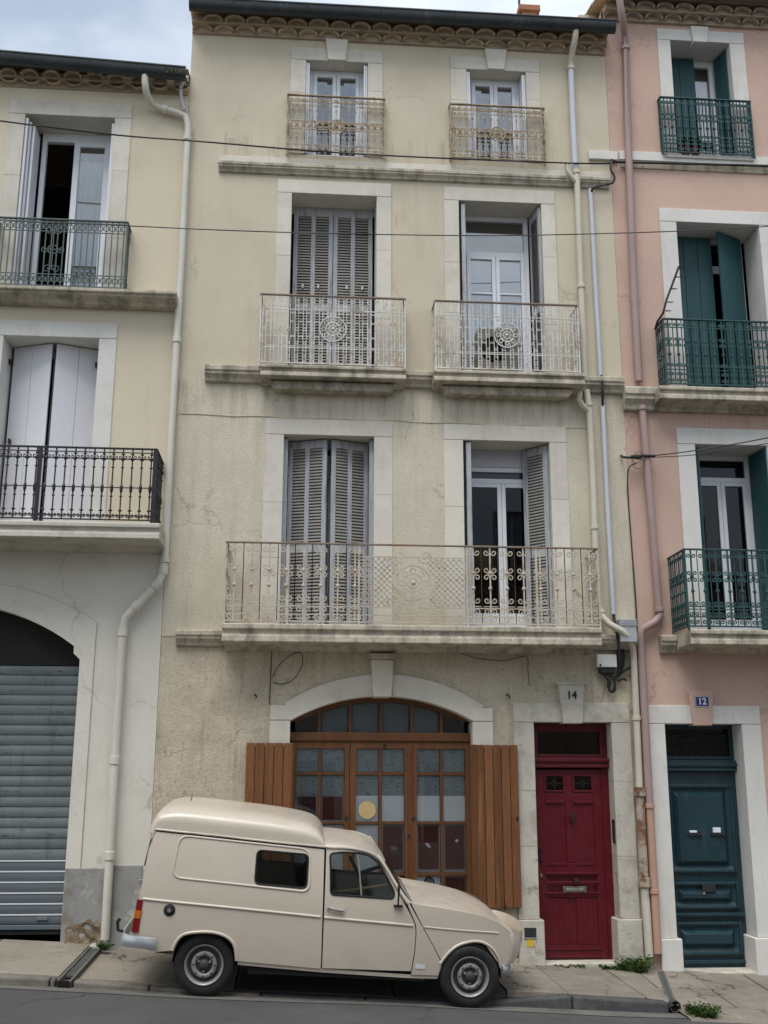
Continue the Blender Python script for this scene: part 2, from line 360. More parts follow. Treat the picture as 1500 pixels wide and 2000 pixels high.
M['plank'] = mat('varnished_pine_boards', (.165, .068, .026), .5, .16, 2.5, 22, .25, .25, .002, .35, stretch=(6, 6, .35), ov=.3, layers=[dict(c=(.38, .20, .085), s=2, st=(3, 3, .2), lo=.58, hi=.75, amt=.5), dict(c=(.04, .016, .008), s=14, st=(2, 2, 1), lo=.66, hi=.72, amt=.8), dict(c=(.28, .125, .045), s=3, st=(4, 4, .25), lo=.5, hi=.72, amt=.55), dict(c=(.085, .033, .012), s=4.5, st=(7, 7, .4), lo=.56, hi=.75, amt=.6)])
M['frame_wood'] = mat('dark_varnished_wood', (.115, .046, .017), .45, .12, 3, 25, .2, .2, .002, .4, stretch=(5, 5, .35), layers=[dict(c=(.18, .08, .03), s=4, st=(4, 4, .3), lo=.5, hi=.72, amt=.5)])
M['tile'] = mat('old_terracotta', (.46, .365, .25), .95, .25, 6, 50, .15, .5, .006, .1, ov=.22, layers=[dict(c=(.31, .25, .17), s=4, lo=.45, hi=.65, amt=.7), dict(c=(.48, .40, .29), s=9, lo=.55, hi=.7, amt=.6)])
M['tile_grey'] = mat('greyed_terracotta', (.36, .30, .25), .95, .2, 6, 50, .15, .5, .006, .1, layers=[dict(c=(.22, .18, .15), s=4, lo=.45, hi=.65, amt=.7)])
M['mortar'] = mat('eaves_mortar', (.40, .33, .24), .95, .15, 5, 50, .15, .6, .006, .1, layers=[dict(c=(.27, .21, .145), s=3, lo=.48, hi=.7, amt=.6)])
M['zinc'] = mat('dark_zinc', (.045, .052, .055), .45, .15, 2, 40, .1, .1, .002, .5, metal=.5, layers=[dict(c=(.16, .18, .19), s=2.5, st=(2, 1, 1), lo=.55, hi=.8, amt=.5)])
M['brown_gutter'] = mat('brown_gutter_paint', (.10, .065, .055), .5, .1, 2, 40, .1, .1, .002, .4)
M['pipe_cream'] = mat('cream_painted_pipe', (.56, .52, .42), .55, .06, 2, 50, .06, .15, .002, .4, layers=[dict(c=(.36, .32, .25), s=4, st=(3, 3, .4), lo=.54, hi=.75, amt=.5), dict(c=(.2, .17, .12), s=14, lo=.64, hi=.75, amt=.5)])
M['pipe_ivory'] = mat('ivory_painted_pipe', (.60, .575, .50), .55, .06, 2, 50, .06, .15, .002, .4, layers=[dict(c=(.42, .38, .30), s=4, st=(3, 3, .4), lo=.56, hi=.78, amt=.45)])
M['pipe_white'] = mat('white_plastic_pipe', (.52, .545, .59), .4, .03, 2, 50, .03, .05, .001, .4)
M['rust'] = mat('rusty_cast_iron', (.19, .10, .06), .9, .25, 8, 50, .2, .5, .005, .2, layers=[dict(c=(.46, .41, .33), s=6, lo=.43, hi=.56, amt=.85)])
M['galv'] = mat('galvanised_box', (.42, .44, .46), .5, .1, 5, 60, .1, .15, .002, .5, metal=.3)
M['box_plastic'] = mat('off_white_plastic', (.60, .60, .57), .5, .05, 4, 60, .05, .05, .001, .4, layers=[dict(c=(.4, .38, .33), s=5, lo=.56, hi=.75, amt=.5)])
M['cable'] = mat('black_cable', (.02, .02, .02), .6, .1, 4, 60, .1, 0)
M['cable_grey'] = mat('grey_cable', (.06, .06, .062), .6, .1, 4, 60, .1, 0)
M['iron'] = mat('dark_iron', (.035, .033, .032), .55, .15, 6, 60, .15, .2, .002, .4, metal=.4)
M['brass'] = mat('tarnished_brass', (.25, .22, .16), .4, .12, 6, 60, .1, .1, .001, .5, metal=.8)
M['steel'] = mat('dull_steel', (.45, .46, .47), .4, .1, 5, 60, .1, .1, .001, .5, metal=.8)
M['slat_metal'] = mat('ribbed_galvanised_slats', (.135, .16, .163), .5, .14, 2, 40, .12, .3, .002, .35, metal=0.0, ov=.12, layers=[dict(c=(.02, .022, .022), s=3.5, st=(1, 1, 9), lo=.60, hi=.68, amt=.85), dict(c=(.05, .055, .055), s=2.2, st=(3, 1, .3), lo=.54, hi=.72, amt=.5), dict(c=(.20, .235, .24), s=2, st=(.6, 1, 5), lo=.56, hi=.75, amt=.4)])
M['slat_new'] = mat('clean_galvanised_slats', (.115, .14, .16), .45, .06, 2, 40, .05, .08, .001, .4, metal=0.0)
M['slat_bright'] = mat('bright_slat_edge', (.75, .77, .78), .35, .03, 2, 40, .03, .05, .001, .5, metal=.2)  # bright strip along the top of each lower slat
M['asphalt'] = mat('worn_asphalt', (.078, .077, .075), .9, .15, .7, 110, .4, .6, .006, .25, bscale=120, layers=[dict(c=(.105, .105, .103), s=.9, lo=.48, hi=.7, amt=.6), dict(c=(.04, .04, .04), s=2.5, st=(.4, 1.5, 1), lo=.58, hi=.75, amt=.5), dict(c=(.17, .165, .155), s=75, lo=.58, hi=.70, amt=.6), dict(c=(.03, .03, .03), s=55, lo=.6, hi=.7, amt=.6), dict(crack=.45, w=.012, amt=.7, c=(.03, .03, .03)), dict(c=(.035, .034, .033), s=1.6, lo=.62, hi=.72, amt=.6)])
M['concrete'] = mat('worn_concrete_paving', (.27, .24, .195), .9, .12, 1.3, 60, .18, .7, .008, .2, ov=.12, layers=[dict(c=(.15, .132, .108), s=1.3, lo=.44, hi=.66, amt=.75), dict(crack=1.1, w=.014, amt=.85, c=(.04, .037, .03)), dict(c=(.37, .34, .29), s=3.6, lo=.56, hi=.72, amt=.5), dict(c=(.11, .10, .085), s=24, lo=.60, hi=.74, amt=.55)])
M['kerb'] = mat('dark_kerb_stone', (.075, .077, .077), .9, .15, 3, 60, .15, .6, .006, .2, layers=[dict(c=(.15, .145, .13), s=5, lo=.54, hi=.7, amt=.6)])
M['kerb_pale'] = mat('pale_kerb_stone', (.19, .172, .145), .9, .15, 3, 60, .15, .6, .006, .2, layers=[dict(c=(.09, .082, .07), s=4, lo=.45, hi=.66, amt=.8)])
M['gutter_conc'] = mat('gutter_concrete', (.15, .143, .128), .9, .12, 2, 70, .15, .6, .005, .2, layers=[dict(c=(.09, .085, .08), s=2.2, lo=.46, hi=.66, amt=.7)])
M['weed'] = mat('weed_leaf', (.055, .105, .022), .6, .3, 9, 40, .2, 0, spec=.3)
M['dry_weed'] = mat('dry_stalk', (.20, .16, .07), .8, .3, 9, 40, .2, 0, spec=.2)
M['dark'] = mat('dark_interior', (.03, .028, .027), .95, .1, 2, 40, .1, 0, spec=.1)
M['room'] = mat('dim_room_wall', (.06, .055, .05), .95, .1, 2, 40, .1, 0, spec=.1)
M['curtain'] = mat('ivory_curtain', (.78, .75, .64), .95, .05, 3, 60, .05, .2, .003, .1, layers=[dict(c=(.45, .42, .33), s=5, st=(5, 1, .2), lo=.5, hi=.75, amt=.5)])
M['blind'] = mat('pale_roller_blind', (.82, .88, .92), .9, .03, 1, 60, .03, 0, spec=.1)
M['ochre'] = mat('ochre_curtain', (.30, .19, .06), .95, .1, 4, 60, .1, 0, spec=.1)
M['paper'] = mat('white_paper', (.76, .80, .83), .9, .04, 3, 60, .03, 0, spec=.1)
M['paper_text'] = mat('printed_paper', (.30, .345, .36), .9, .06, 3, 60, .05, 0, spec=.1, layers=[dict(c=(.08, .09, .095), s=16, st=(.9, 1, 3.0), lo=.52, hi=.62, amt=.8, r=.7)])
M['oxblood'] = mat('oxblood_panel', (.105, .020, .016), .35, .1, 3, 60, .1, 0, spec=.4, layers=[dict(c=(.09, .03, .025), s=9, lo=.6, hi=.72, amt=.6)])
M['oxblood_mark'] = mat('marked_oxblood_panel', (.055, .014, .012), .35, .1, 3, 60, .1, 0, spec=.4, layers=[dict(c=(.35, .22, .18), s=34, lo=.60, hi=.66, amt=.8)])
M['panel_edge'] = mat('grey_panel_edge', (.33, .33, .34), .6, .06, 3, 60, .05, 0, spec=.3)
M['yellow_disc'] = mat('straw_yellow_card', (.58, .44, .22), .85, .08, 8, 60, .08, .1, .002, .1)
M['yellow'] = mat('yellow_sticker', (.62, .42, .03), .6, .08, 8, 60, .08, 0)
M['digit'] = mat('black_paint', (.02, .02, .022), .7, .1, 8, 60, .1, 0)
M['enamel_blue'] = mat('blue_enamel', (.02, .03, .16), .3, .05, 8, 60, .05, 0, spec=.5)
M['enamel_white'] = mat('white_enamel', (.75, .75, .74), .3, .03, 8, 60, .03, 0, spec=.5)
M['ac'] = mat('beige_unit_casing', (.27, .255, .22), .6, .06, 4, 60, .06, .05, .001, .3, layers=[dict(c=(.25, .22, .18), s=5, lo=.5, hi=.7, amt=.5)])
M['brick'] = mat('brick_chimney', (.33, .16, .10), .9, .15, 6, 50, .1, .5, .005, .1)
M['terracotta'] = mat('terracotta_pot', (.22, .085, .045), .85, .1, 6, 50, .1, .3, .003, .1)
M['glass'] = glass('window_glass', (.95, .965, .975), refl=2.8, base=.07)
M['glass_dark'] = glass('dim_window_glass', (.5, .52, .55), .75, .0)
M['glass_shop'] = glass('shop_window_glass', (.95, .96, .965), .8, .0)
M['glass_car'] = glass('car_glass', (.9, .93, .91), 1.2, .01)
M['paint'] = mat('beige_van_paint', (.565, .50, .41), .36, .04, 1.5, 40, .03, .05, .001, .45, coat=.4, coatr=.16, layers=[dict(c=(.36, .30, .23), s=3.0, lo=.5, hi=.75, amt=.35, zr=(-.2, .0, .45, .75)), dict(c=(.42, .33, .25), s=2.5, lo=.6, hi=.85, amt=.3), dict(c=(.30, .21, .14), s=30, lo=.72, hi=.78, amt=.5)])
M['rubber'] = mat('black_rubber', (.018, .018, .019), .75, .15, 8, 60, .1, .2, .002, .3, layers=[dict(c=(.05, .048, .045), s=10, lo=.5, hi=.7, amt=.5)])
M['van_dark'] = mat('van_underbody', (.012, .012, .012), .9, .1, 4, 60, .1, 0, spec=.2)
M['chrome'] = mat('dull_bumper_metal', (.52, .55, .58), .35, .06, 4, 60, .06, .1, .001, .5, metal=.6)
M['rim'] = mat('silver_wheel_paint', (.30, .30, .29), .45, .08, 8, 60, .08, .1, .001, .5, metal=.35, layers=[dict(c=(.15, .13, .11), s=14, lo=.56, hi=.7, amt=.5)])
M['rim_dark'] = mat('dark_wheel_dish', (.045, .045, .047), .6, .1, 8, 60, .1, 0, spec=.4)
M['lamp_red'] = mat('red_lens', (.20, .008, .010), .2, .05, 8, 60, .05, 0, spec=.5)
M['lamp_amber'] = mat('amber_lens', (.55, .13, .01), .2, .05, 8, 60, .05, 0, spec=.5)
M['seat'] = mat('dark_seat_cloth', (.025, .024, .024), .9, .1, 8, 60, .1, 0)
M['cab_trim'] = mat('grey_cab_trim', (.16, .16, .155), .7, .1, 8, 60, .1, 0)
M['lunette'] = mat('grey_blind_cloth', (.16, .18, .20), .9, .08, 3, 60, .05, 0, spec=.1)

# ================================================================== SETTING: ground, road, pavement
KERB_Y = -1.70
g = MB(); n = 24
def slope_sheet(mb, xs, ys, zf):
    nx, ny = len(xs), len(ys)
    mb.add([(x, y, zf(x, y)) for x in xs for y in ys], [(i * ny + j, (i + 1) * ny + j, (i + 1) * ny + j + 1, i * ny + j + 1) for i in range(nx - 1) for j in range(ny - 1)])
def far_z(x):
    return road_z(max(-40, min(40, x))) - .02
slope_sheet(g, [-600, -200, -40, -20, -10, 0, 10, 20, 40, 200, 600], [-600, -200, -60, -30, -10, 0, 10, 40, 200, 600], lambda x, y: far_z(x) - .25)
o = g.build('ground', M['asphalt']); o['kind'] = 'structure'
def camber(x, y):
    t = max(0, min(1, (KERB_Y - y) / 3.5))
    return road_z(x) + .10 * (t - .35 * t * t) - (.12 if y > KERB_Y + .05 else 0)
g = MB()
slope_sheet(g, [-40 + i for i in range(81)], [-10.2, -9, -8, -7, -6, -5, -4, -3.2, -2.6, -2.2, -1.9, KERB_Y + .02, KERB_Y + .12], camber)
o = g.build('road', M['asphalt'], smooth=60); o['kind'] = 'structure'
# strip of concrete along the foot of the kerb
g = MB()
def strip(x, y): return road_z(x) + .006 + .02 * (KERB_Y - y)
xs = [-40 + i * .5 for i in range(161)]
random.seed(3)
ws = [.20 + .05 * sin(i * .9) + .03 * random.random() for i in range(len(xs))]
g.add([(x, KERB_Y + .03, road_z(x) + .007) for x in xs] + [(x, KERB_Y - w, camber(x, KERB_Y - w) + .005) for x, w in zip(xs, ws)],
      [(i, i + 1, len(xs) + i + 1, len(xs) + i) for i in range(len(xs) - 1)])
o = g.build('gutter_strip', M['gutter_conc'], smooth=60); o['kind'] = 'structure'

# pavement: concrete slabs behind a row of kerb stones, sloping with the street
RAMP_X = 3.55
def pave_z(x, y):
    t = (y - KERB_Y) / (0 - KERB_Y)
    k = .118 - .060 * max(0, min(1, (1.95 - x) / .25))
    if x < -1.9: k = .058 + .018 * min(1, (-1.9 - x) / .35)
    elif x < 1.95: k = .058 - .04 * max(0, min(1, (x + 1.5) / .4)) if x < 1.0 else .018 + .1 * max(0, min(1, (x - 1.7) / .3))
    if x > RAMP_X - .05: k = .118 - .105 * min(1, (x - RAMP_X + .05) / .25)
    return road_z(x) + k + (.138 - k) * max(0, min(1, t)) 
pav = MB()
xs = sorted(set([-40 + i for i in range(81)] + [-3 + i * .1 for i in range(110)]))
slope_sheet(pav, xs, [KERB_Y + .14, -1.3, -.9, -.5, -.2, .05], lambda x, y: pave_z(x, y) - .05)
pavement = pav.build('pavement', M['concrete'], smooth=60); pavement['kind'] = 'structure'
random.seed(5)
# cast concrete bays of the pavement, each with its own slight tilt and joints left open
bays = [-9.2, -7.6, -6.0, -4.55, -3.1, -2.16, -1.86, -.55, .95, 2.02, 2.62, 3.38, 3.74, 4.32, 4.95, 5.9, 7.2, 8.8]
def quad_slab(mb, x0, x1, y0, y1, zf, t=.07, dz=0.0):
    n = max(1, int((x1 - x0) / .12)); vs = []
    for i in range(n + 1):
        x = x0 + (x1 - x0) * i / n
        for y in (y0, y1): vs += [(x, y, zf(x, y) + dz), (x, y, zf(x, y) + dz - t)]
    fs = [(0, 1, 3, 2), (4 * n, 4 * n + 2, 4 * n + 3, 4 * n + 1)]
    for i in range(n):
        a, b = 4 * i, 4 * i + 4
        fs += [(a, b, b + 2, a + 2), (a, a + 1, b + 1, b), (a + 2, b + 2, b + 3, a + 3)]
    mb.add(vs, fs)
for i in range(len(bays) - 1):
    if i == 5: continue                                   # the drain runs here
    x0, x1 = bays[i] + .006, bays[i + 1] - .006
    cuts = [KERB_Y + .15, .03] if (i % 3 == 1) else [KERB_Y + .15, -.78 + .2 * random.random(), .03]
    for j in range(len(cuts) - 1):
        mb = MB(); quad_slab(mb, x0, x1, cuts[j] + .005, cuts[j + 1] - .005, pave_z, dz=random.uniform(-.004, .004))
        mb.build('paving_slab', M['asphalt'] if -.6 < x0 < 1.5 else M['concrete'], pavement, bevel=.008)  # bays under the van take dark asphalt: its shadow put into the colour
x = -9.2; k = 0
while x < RAMP_X - .02:
    L = [1.02, .97, 1.05, .9][k % 4]; k += 1
    x1 = min(x + L, RAMP_X)
    mb = MB()
    gap = .006
    if not (x < -2.16 + .1 and x1 > -2.05):
        segs = [(x, x1)]
    else:
        segs = [(x, -2.165), (-2.01, x1)]                  # notch where the drain empties
    for a, b in segs:
        if b - a < .05: continue
        mb = MB(); e = .02 * random.random()
        vs = []
        for yy, top in ((KERB_Y, 0), (KERB_Y + .15, 0)):
            for xx in (a + gap, b - gap):
                vs.append((xx, yy - e * .3, road_z(xx) - .08)); vs.append((xx, yy - e * .3, pave_z(xx, KERB_Y) + .002))
        mb.add(vs, [(0, 2, 3, 1), (4, 5, 7, 6), (1, 3, 7, 5), (0, 1, 5, 4), (2, 6, 7, 3)])
        mb.build('kerb_stone', M['kerb'] if a > -1.3 else M['kerb_pale'], pavement, bevel=.018)  # dark stones run on beneath the van, deepening its shadow by colour
    x = x1
# broken end stone beside the outlet in the kerb, and the rough concrete ramp beyond it
ramp = MB()
xs = [RAMP_X + .1 + i * .25 for i in range(24)]
slope_sheet(ramp, xs, [-2.02, -1.9, -1.75, -1.5], lambda x, y: road_z(x) + (.008 if y < -2 else .012 + .03 * (y + 2.02) / .5 + .006 * sin(x * 9 + y * 13)))
ramp.build('broken_concrete_apron', M['concrete'], pavement, smooth=60)
random.seed(8)
def rock(mb, c, r, seed, fl=.6):
    rnd = random.Random(seed)
    bm = bmesh.new(); bmesh.ops.create_icosphere(bm, subdivisions=2, radius=1)
    vs = []
    for v in bm.verts:
        q = v.co.normalized()
        s = r * (.78 + .28 * sin(3.1 * q.x + seed) * cos(2.7 * q.z + 1.3 * seed) + .12 * rnd.random())
        vs.append((c[0] + q.x * s * 1.25, c[1] + q.y * s, c[2] + q.z * s * fl))
    mb.add(vs, [tuple(v.index for v in f.verts) for f in bm.faces]); bm.free()
for px, py, r, sd in ((1352, 1982, .03, 5),):
    q = P(px, py, KERB_Y - .02)
    mb = MB(); rock(mb, (q.x, q.y, road_z(q.x) + r * .4), r, sd)
    mb.build('kerb_rubble', M['kerb_pale'], pavement, smooth=50)
# iron rainwater channel crossing the pavement from the drainpipe to the kerb
ch = thing('drain_channel', 'rusty iron rainwater channel crossing the pavement to a square kerb outlet', 'drain', (-2.09, KERB_Y, road_z(-2.09)))
mb = MB(); x0, x1 = -2.15, -2.025
for a, b in ((x0, x0 + .018), (x1 - .018, x1)):
    quad_slab(mb, a, b, KERB_Y - .012, -.12, pave_z, t=.10, dz=.003)
mb.build('side_rail', M['gutter_conc'], ch)
mb = MB(); quad_slab(mb, x0 + .018, x1 - .018, KERB_Y + .25, -.12, pave_z, t=.02, dz=-.012); mb.build('cover_plate', M['kerb'], ch)
mb = MB(); quad_slab(mb, x0 - .03, x1 + .03, KERB_Y - .01, -.05, lambda x, y: pave_z(x, y) - .11, t=.02); mb.build('channel_floor', M['van_dark'], ch)
mb = MB(); quad_slab(mb, x0 + .004, x1 - .004, KERB_Y - .016, KERB_Y + .05, lambda x, y: pave_z(x, y) - .006, t=.075); mb.build('outlet_mouth_shade', M['van_dark'], ch)  # black block paints the darkness inside the kerb hole
mb = MB(); quad_slab(mb, x0 - .005, x1 + .005, -.16, .02, pave_z, t=.08, dz=.012); mb.build('drain_head', M['stone_worn'], ch, bevel=.01)
# open groove from the pink house drainpipe to a broken outlet in the kerb
ga0, ga1 = Vector((4.0, -.10)), Vector((3.62, KERB_Y + .05))
gv = thing('drain_groove', 'dark open drain groove slanting over the pavement beside the blue door', 'drain', (ga1.x, ga1.y, pave_z(ga1.x, ga1.y)))
mb = MB(); n_ = 12; w_ = .022
for i in range(n_):
    a, b = ga0.lerp(ga1, i / n_), ga0.lerp(ga1, (i + 1) / n_)
    mb.add([(a.x - w_, a.y, pave_z(a.x, a.y) + .006), (a.x + w_, a.y, pave_z(a.x, a.y) + .006), (b.x + w_, b.y, pave_z(b.x, b.y) + .006), (b.x - w_, b.y, pave_z(b.x, b.y) + .006)], [(0, 1, 2, 3)])
mb.build('groove_bed', M['kerb'], gv)
for s in (-1, 1):
    mb = MB(); mb.tube([(ga0.lerp(ga1, i / n_).x + s * .03, ga0.lerp(ga1, i / n_).y, pave_z(ga0.lerp(ga1, i / n_).x, ga0.lerp(ga1, i / n_).y) + .004) for i in range(n_ + 1)], .011, 5); mb.build('groove_lip', M['gutter_conc'], gv)
# outlet: a short pipe end in the broken kerb
q = Vector((RAMP_X + .075, 0, 0))
mb = MB(); mb.lathe([(.056, .05), (.056, .12), (.046, .12), (.046, .05), (.056, .05)], (q.x, KERB_Y, road_z(q.x) + .06), 'Y', 16); mb.build('outlet_pipe', M['kerb'], gv, smooth=40)
mb = MB(); mb.lathe([(.001, .07), (.05, .07)], (q.x, KERB_Y, road_z(q.x) + .06), 'Y', 16); mb.build('outlet_pipe_shade', M['van_dark'], gv)  # black disc paints the dark inside of the pipe, no real plug
# manhole cover in the road
q = P(602, 2010, -2.6); r_ = ray(602, 2012); t_ = None
for s in range(400):
    t = 8 + s * .02; p = CAM + r_ * t
    if p.z < camber(p.x, p.y): t_ = p; break
mc = thing('manhole_cover', 'round iron manhole cover set in the asphalt in front of the beige van', 'manhole', (t_.x, t_.y - .28, camber(t_.x, t_.y - .28)))
cx, cy = t_.x, t_.y - .28
xf = Matrix.Translation((cx, cy, camber(cx, cy))) @ Matrix.Rotation(math.atan(.052), 4, 'Y') @ Matrix.Rotation(-math.atan(.02), 4, 'X')
mb = MB(xf); mb.lathe([(.40, -.03), (.40, .012), (.33, .014), (.33, -.02)], (0, 0, 0), 'Z', 40); mb.build('ring', M['gutter_conc'], mc, smooth=40)
mb = MB(xf); mb.lathe([(.325, -.02), (.325, .010), (.30, .010), (.29, .006), (.0, .006)], (0, 0, 0), 'Z', 40)
for k in range(-4, 5):
    w = math.sqrt(max(0, .27 ** 2 - (k * .06) ** 2))
    mb.box(-w, w, k * .06 - .012, k * .06 + .012, .004, .012)
mb.build('lid', M['iron'], mc)

def resample2(pts, step):
    out = []
    for i in range(len(pts)):
        a, b = Vector(pts[i]), Vector(pts[(i + 1) % len(pts)]); n = max(1, int((b - a).length / step))
        for k in range(n): out.append(tuple(a.lerp(b, k / n)))
    return out
# ================================================================== shared building parts
def wall(name, parent, outer, holes, m, y=0.0, thick=.3, step=None):
    pts, tris = cdt(outer, holes, step)
    mb = MB(); mb.add([(x, y, z) for x, z in pts], tris)
    for loop in [outer] + holes:
        n = len(loop)
        mb.add([(x, y, z) for x, z in loop] + [(x, y + thick, z) for x, z in loop], [(i, (i + 1) % n, n + (i + 1) % n, n + i) for i in range(n)])
    me = mb.mesh(name, m)
    return link(name, me, parent)
def rloop(x0, x1, z0, z1):
    return [(x0, z0), (x1, z0), (x1, z1), (x0, z1)]
def surround(parent, x0, x1, z0, z1, wl, wr, wt, m, key=None, back=.45, plinth=None, proud=.018, keym=None, corbel=True):
    """dressed-stone frame of an opening: two jambs, a lintel, perhaps a keystone and plinth blocks"""
    zb = z0
    if plinth: zb = z0 + plinth
    zlo = zb + (.003 if plinth else 0); nb = 3 if m in (M['stone'], M['stone_worn']) else 1
    for xa, xb, e in ((x0 - wl, x0, 0), (x1, x1 + wr, 1)):
        cuts = [zlo] + [zlo + (z1 - zlo) * (k / nb + .05 * (((k + e) % 2) - .5)) for k in range(1, nb)] + [z1 - .002]
        for k in range(nb):
            MB().box(xa, xb, -proud + .0007 * ((k + e) % 2), back, cuts[k] + (.0012 if k else 0), cuts[k + 1] - .0012).build('jamb_stone' if nb > 1 else 'jamb', m, parent, bevel=.003 if nb > 1 else .006)
    if plinth:
        MB().box(x0 - wl - .012, x0 + .045, -proud - .035, back, z0 - .25, zb).build('plinth_block', m, parent, bevel=.012)
        MB().box(x1 - .045, x1 + wr + .012, -proud - .035, back, z0 - .30, zb).build('plinth_block', m, parent, bevel=.012)
    MB().box(x0 - wl, x1 + wr, -proud - .001, back, z1 + .001, z1 + wt).build('lintel', m, parent, bevel=.006)
    if key:
        tl, tr, bl, br = [P(*k, -.06) for k in key]
        zt, zbm = (tl.z + tr.z) / 2, (bl.z + br.z) / 2
        return MB().prism([(bl.x, zbm), (br.x, zbm), (tr.x, zt), (tl.x, zt)], -.062, .12).build('keystone', keym or m, parent, bevel=.008)
def bars(mb, x0, x1, z0, z1, y0, y1, t, b=None, s=None):
    """a rectangular frame of four butted bars"""
    b = t if b is None else b; s = t if s is None else s
    mb.box(x0, x0 + s, y0, y1, z0, z1); mb.box(x1 - s, x1, y0, y1, z0, z1)
    mb.box(x0 + s, x1 - s, y0, y1, z1 - t, z1); mb.box(x0 + s, x1 - s, y0, y1, z0, z0 + b)
def pane(parent, x0, x1, z0, z1, y, m):
    return MB().box(x0, x1, y, y + .006, z0, z1).build('pane', m, parent)
def cornice_profile(p, zt, zb, yb=.03):
    h = zt - zb
    return [(yb, zt), (-p * .9, zt), (-p, zt - .06 * h), (-p, zt - .34 * h), (-.86 * p, zt - .40 * h), (-.86 * p, zt - .56 * h), (-.72 * p, zt - .62 * h), (-.5 * p, zt - .78 * h), (-.42 * p, zb + .04 * h), (-.3 * p, zb), (yb, zb)]
def slab_profile(p, zt, zb, yb=.03):
    h = zt - zb
    return [(yb, zt), (-p + .01, zt), (-p, zt - .01), (-p, zt - .24 * h), (-p + .028, zt - .30 * h), (-p + .034, zt - .46 * h), (-p + .014, zt - .54 * h), (-p + .010, zt - .80 * h), (-p + .05, zt - .84 * h), (-p + .075, zt - .80 * h), (-.16, zt - .78 * h), (-.12, zt - .86 * h), (-.05, zb), (yb, zb)]
def slab(name, parent, x0, x1, zt, zb, p, m, bevel=.006):
    return MB().xprism(slab_profile(p, zt, zb), x0, x1).build(name, m, parent, bevel=bevel)
def cornice(name, parent, x0, x1, zt, zb, p, m, bevel=.006):
    return MB().xprism(cornice_profile(p, zt, zb), x0, x1).build(name, m, parent, bevel=bevel)
def louvre_leaf(name, parent, hinge, end, z0, z1, cols=2, m=None, sm=None, stile=.055, rail=.10, pitch=.038, t=.032):
    """louvred shutter leaf standing between two plan points"""
    h = Vector((hinge[0], hinge[1], 0)); e = Vector((end[0], end[1], 0))
    w = (e - h).length; ax = (e - h).normalized(); ay = Vector((-ax.y, ax.x, 0))
    if ay.y < 0: ay = -ay
    xf = Matrix((ax, ay, Vector((0, 0, 1)))).transposed().to_4x4(); xf.translation = h
    mb = MB(xf); H = z1 - z0
    cw = (w - stile * (cols + 1)) / cols
    for c in range(cols + 1): mb.box(c * (cw + stile), c * (cw + stile) + stile, 0, t, z0, z1)
    for c in range(cols):
        xa = stile + c * (cw + stile)
        for zz in (z0, z0 + H * .40, z1 - rail): mb.box(xa, xa + cw, .002, t - .002, zz, zz + rail)
    leaf = mb.build(name, m or M['louvre'], parent, bevel=.003)
    for c in range(cols):
        xa = stile + c * (cw + stile); mb = MB(xf)
        for za, zb in ((z0 + rail, z0 + H * .40), (z0 + H * .40 + rail, z1 - rail)):
            k = int((zb - za) / pitch)
            for i in range(k):
                zc = za + (i + .5) * (zb - za) / k
                mb.add([(xa, .001, zc - .021), (xa + cw, .001, zc - .021), (xa + cw, t - .006, zc + .015), (xa, t - .006, zc + .015),
                        (xa, .001, zc - .012), (xa + cw, .001, zc - .012), (xa + cw, t - .006, zc + .022), (xa, t - .006, zc + .022)],
                       [(0, 1, 2, 3), (4, 7, 6, 5), (0, 4, 5, 1), (3, 2, 6, 7)])
        mb.build('louvres', sm or M['slat'], leaf, kind='stuff')
    return leaf
def board_leaf(name, parent, hinge, end, z0, z1, m, t=.03, n=4, rails=True):
    """flat board shutter leaf standing between two plan points"""
    h = Vector((hinge[0], hinge[1], 0)); e = Vector((end[0], end[1], 0))
    w = (e - h).length; ax = (e - h).normalized(); ay = Vector((-ax.y, ax.x, 0))
    if ay.y < 0: ay = -ay
    xf = Matrix((ax, ay, Vector((0, 0, 1)))).transposed().to_4x4(); xf.translation = h
    leaf = MB(xf).box(.01, w - .01, t * .55, t, z0 + .01, z1 - .01).build(name, m, parent)
    for i in range(n):
        MB(xf).box(i * w / n + .002, (i + 1) * w / n - .002, 0, t * .55, z0, z1).build('board', m, leaf, bevel=.003)
    return leaf
def window(parent, x0, x1, z0, z1, y, leaves=2, bar=.055, transom=None, fm=None, gm=None, glaze_bar=None, name='window', kick=0.0):
    fm = fm or M['white_wood']; gm = gm or M['glass']
    mb = MB(); bars(mb, x0, x1, z0, z1, y, y + .07, bar, bar, bar)
    zt = z1 - bar
    if transom:
        mb.box(x0 + bar, x1 - bar, y - .006, y + .07, transom - .03, transom + .03); zt = transom - .03
    w = mb.build(name, fm, parent, bevel=.004)
    if transom: pane(w, x0 + bar - .004, x1 - bar + .004, transom + .026, z1 - bar + .004, y + .035, gm)
    lw = (x1 - x0 - 2 * bar) / leaves
    for i in range(leaves):
        a, b = x0 + bar + i * lw + .002, x0 + bar + (i + 1) * lw - .002
        mb = MB(); bars(mb, a, b, z0 + bar + .003, zt - .003, y - .014, y + .04, .05, .06 + kick, .05)
        if glaze_bar: mb.box(a + .05, b - .05, y - .006, y + .03, glaze_bar - .012, glaze_bar + .012)
        mb.build('casement', fm, w, bevel=.004)
        pane(w, a + .046, b - .046, z0 + bar + .06 + kick, zt - .05, y + .012, gm)
    return w

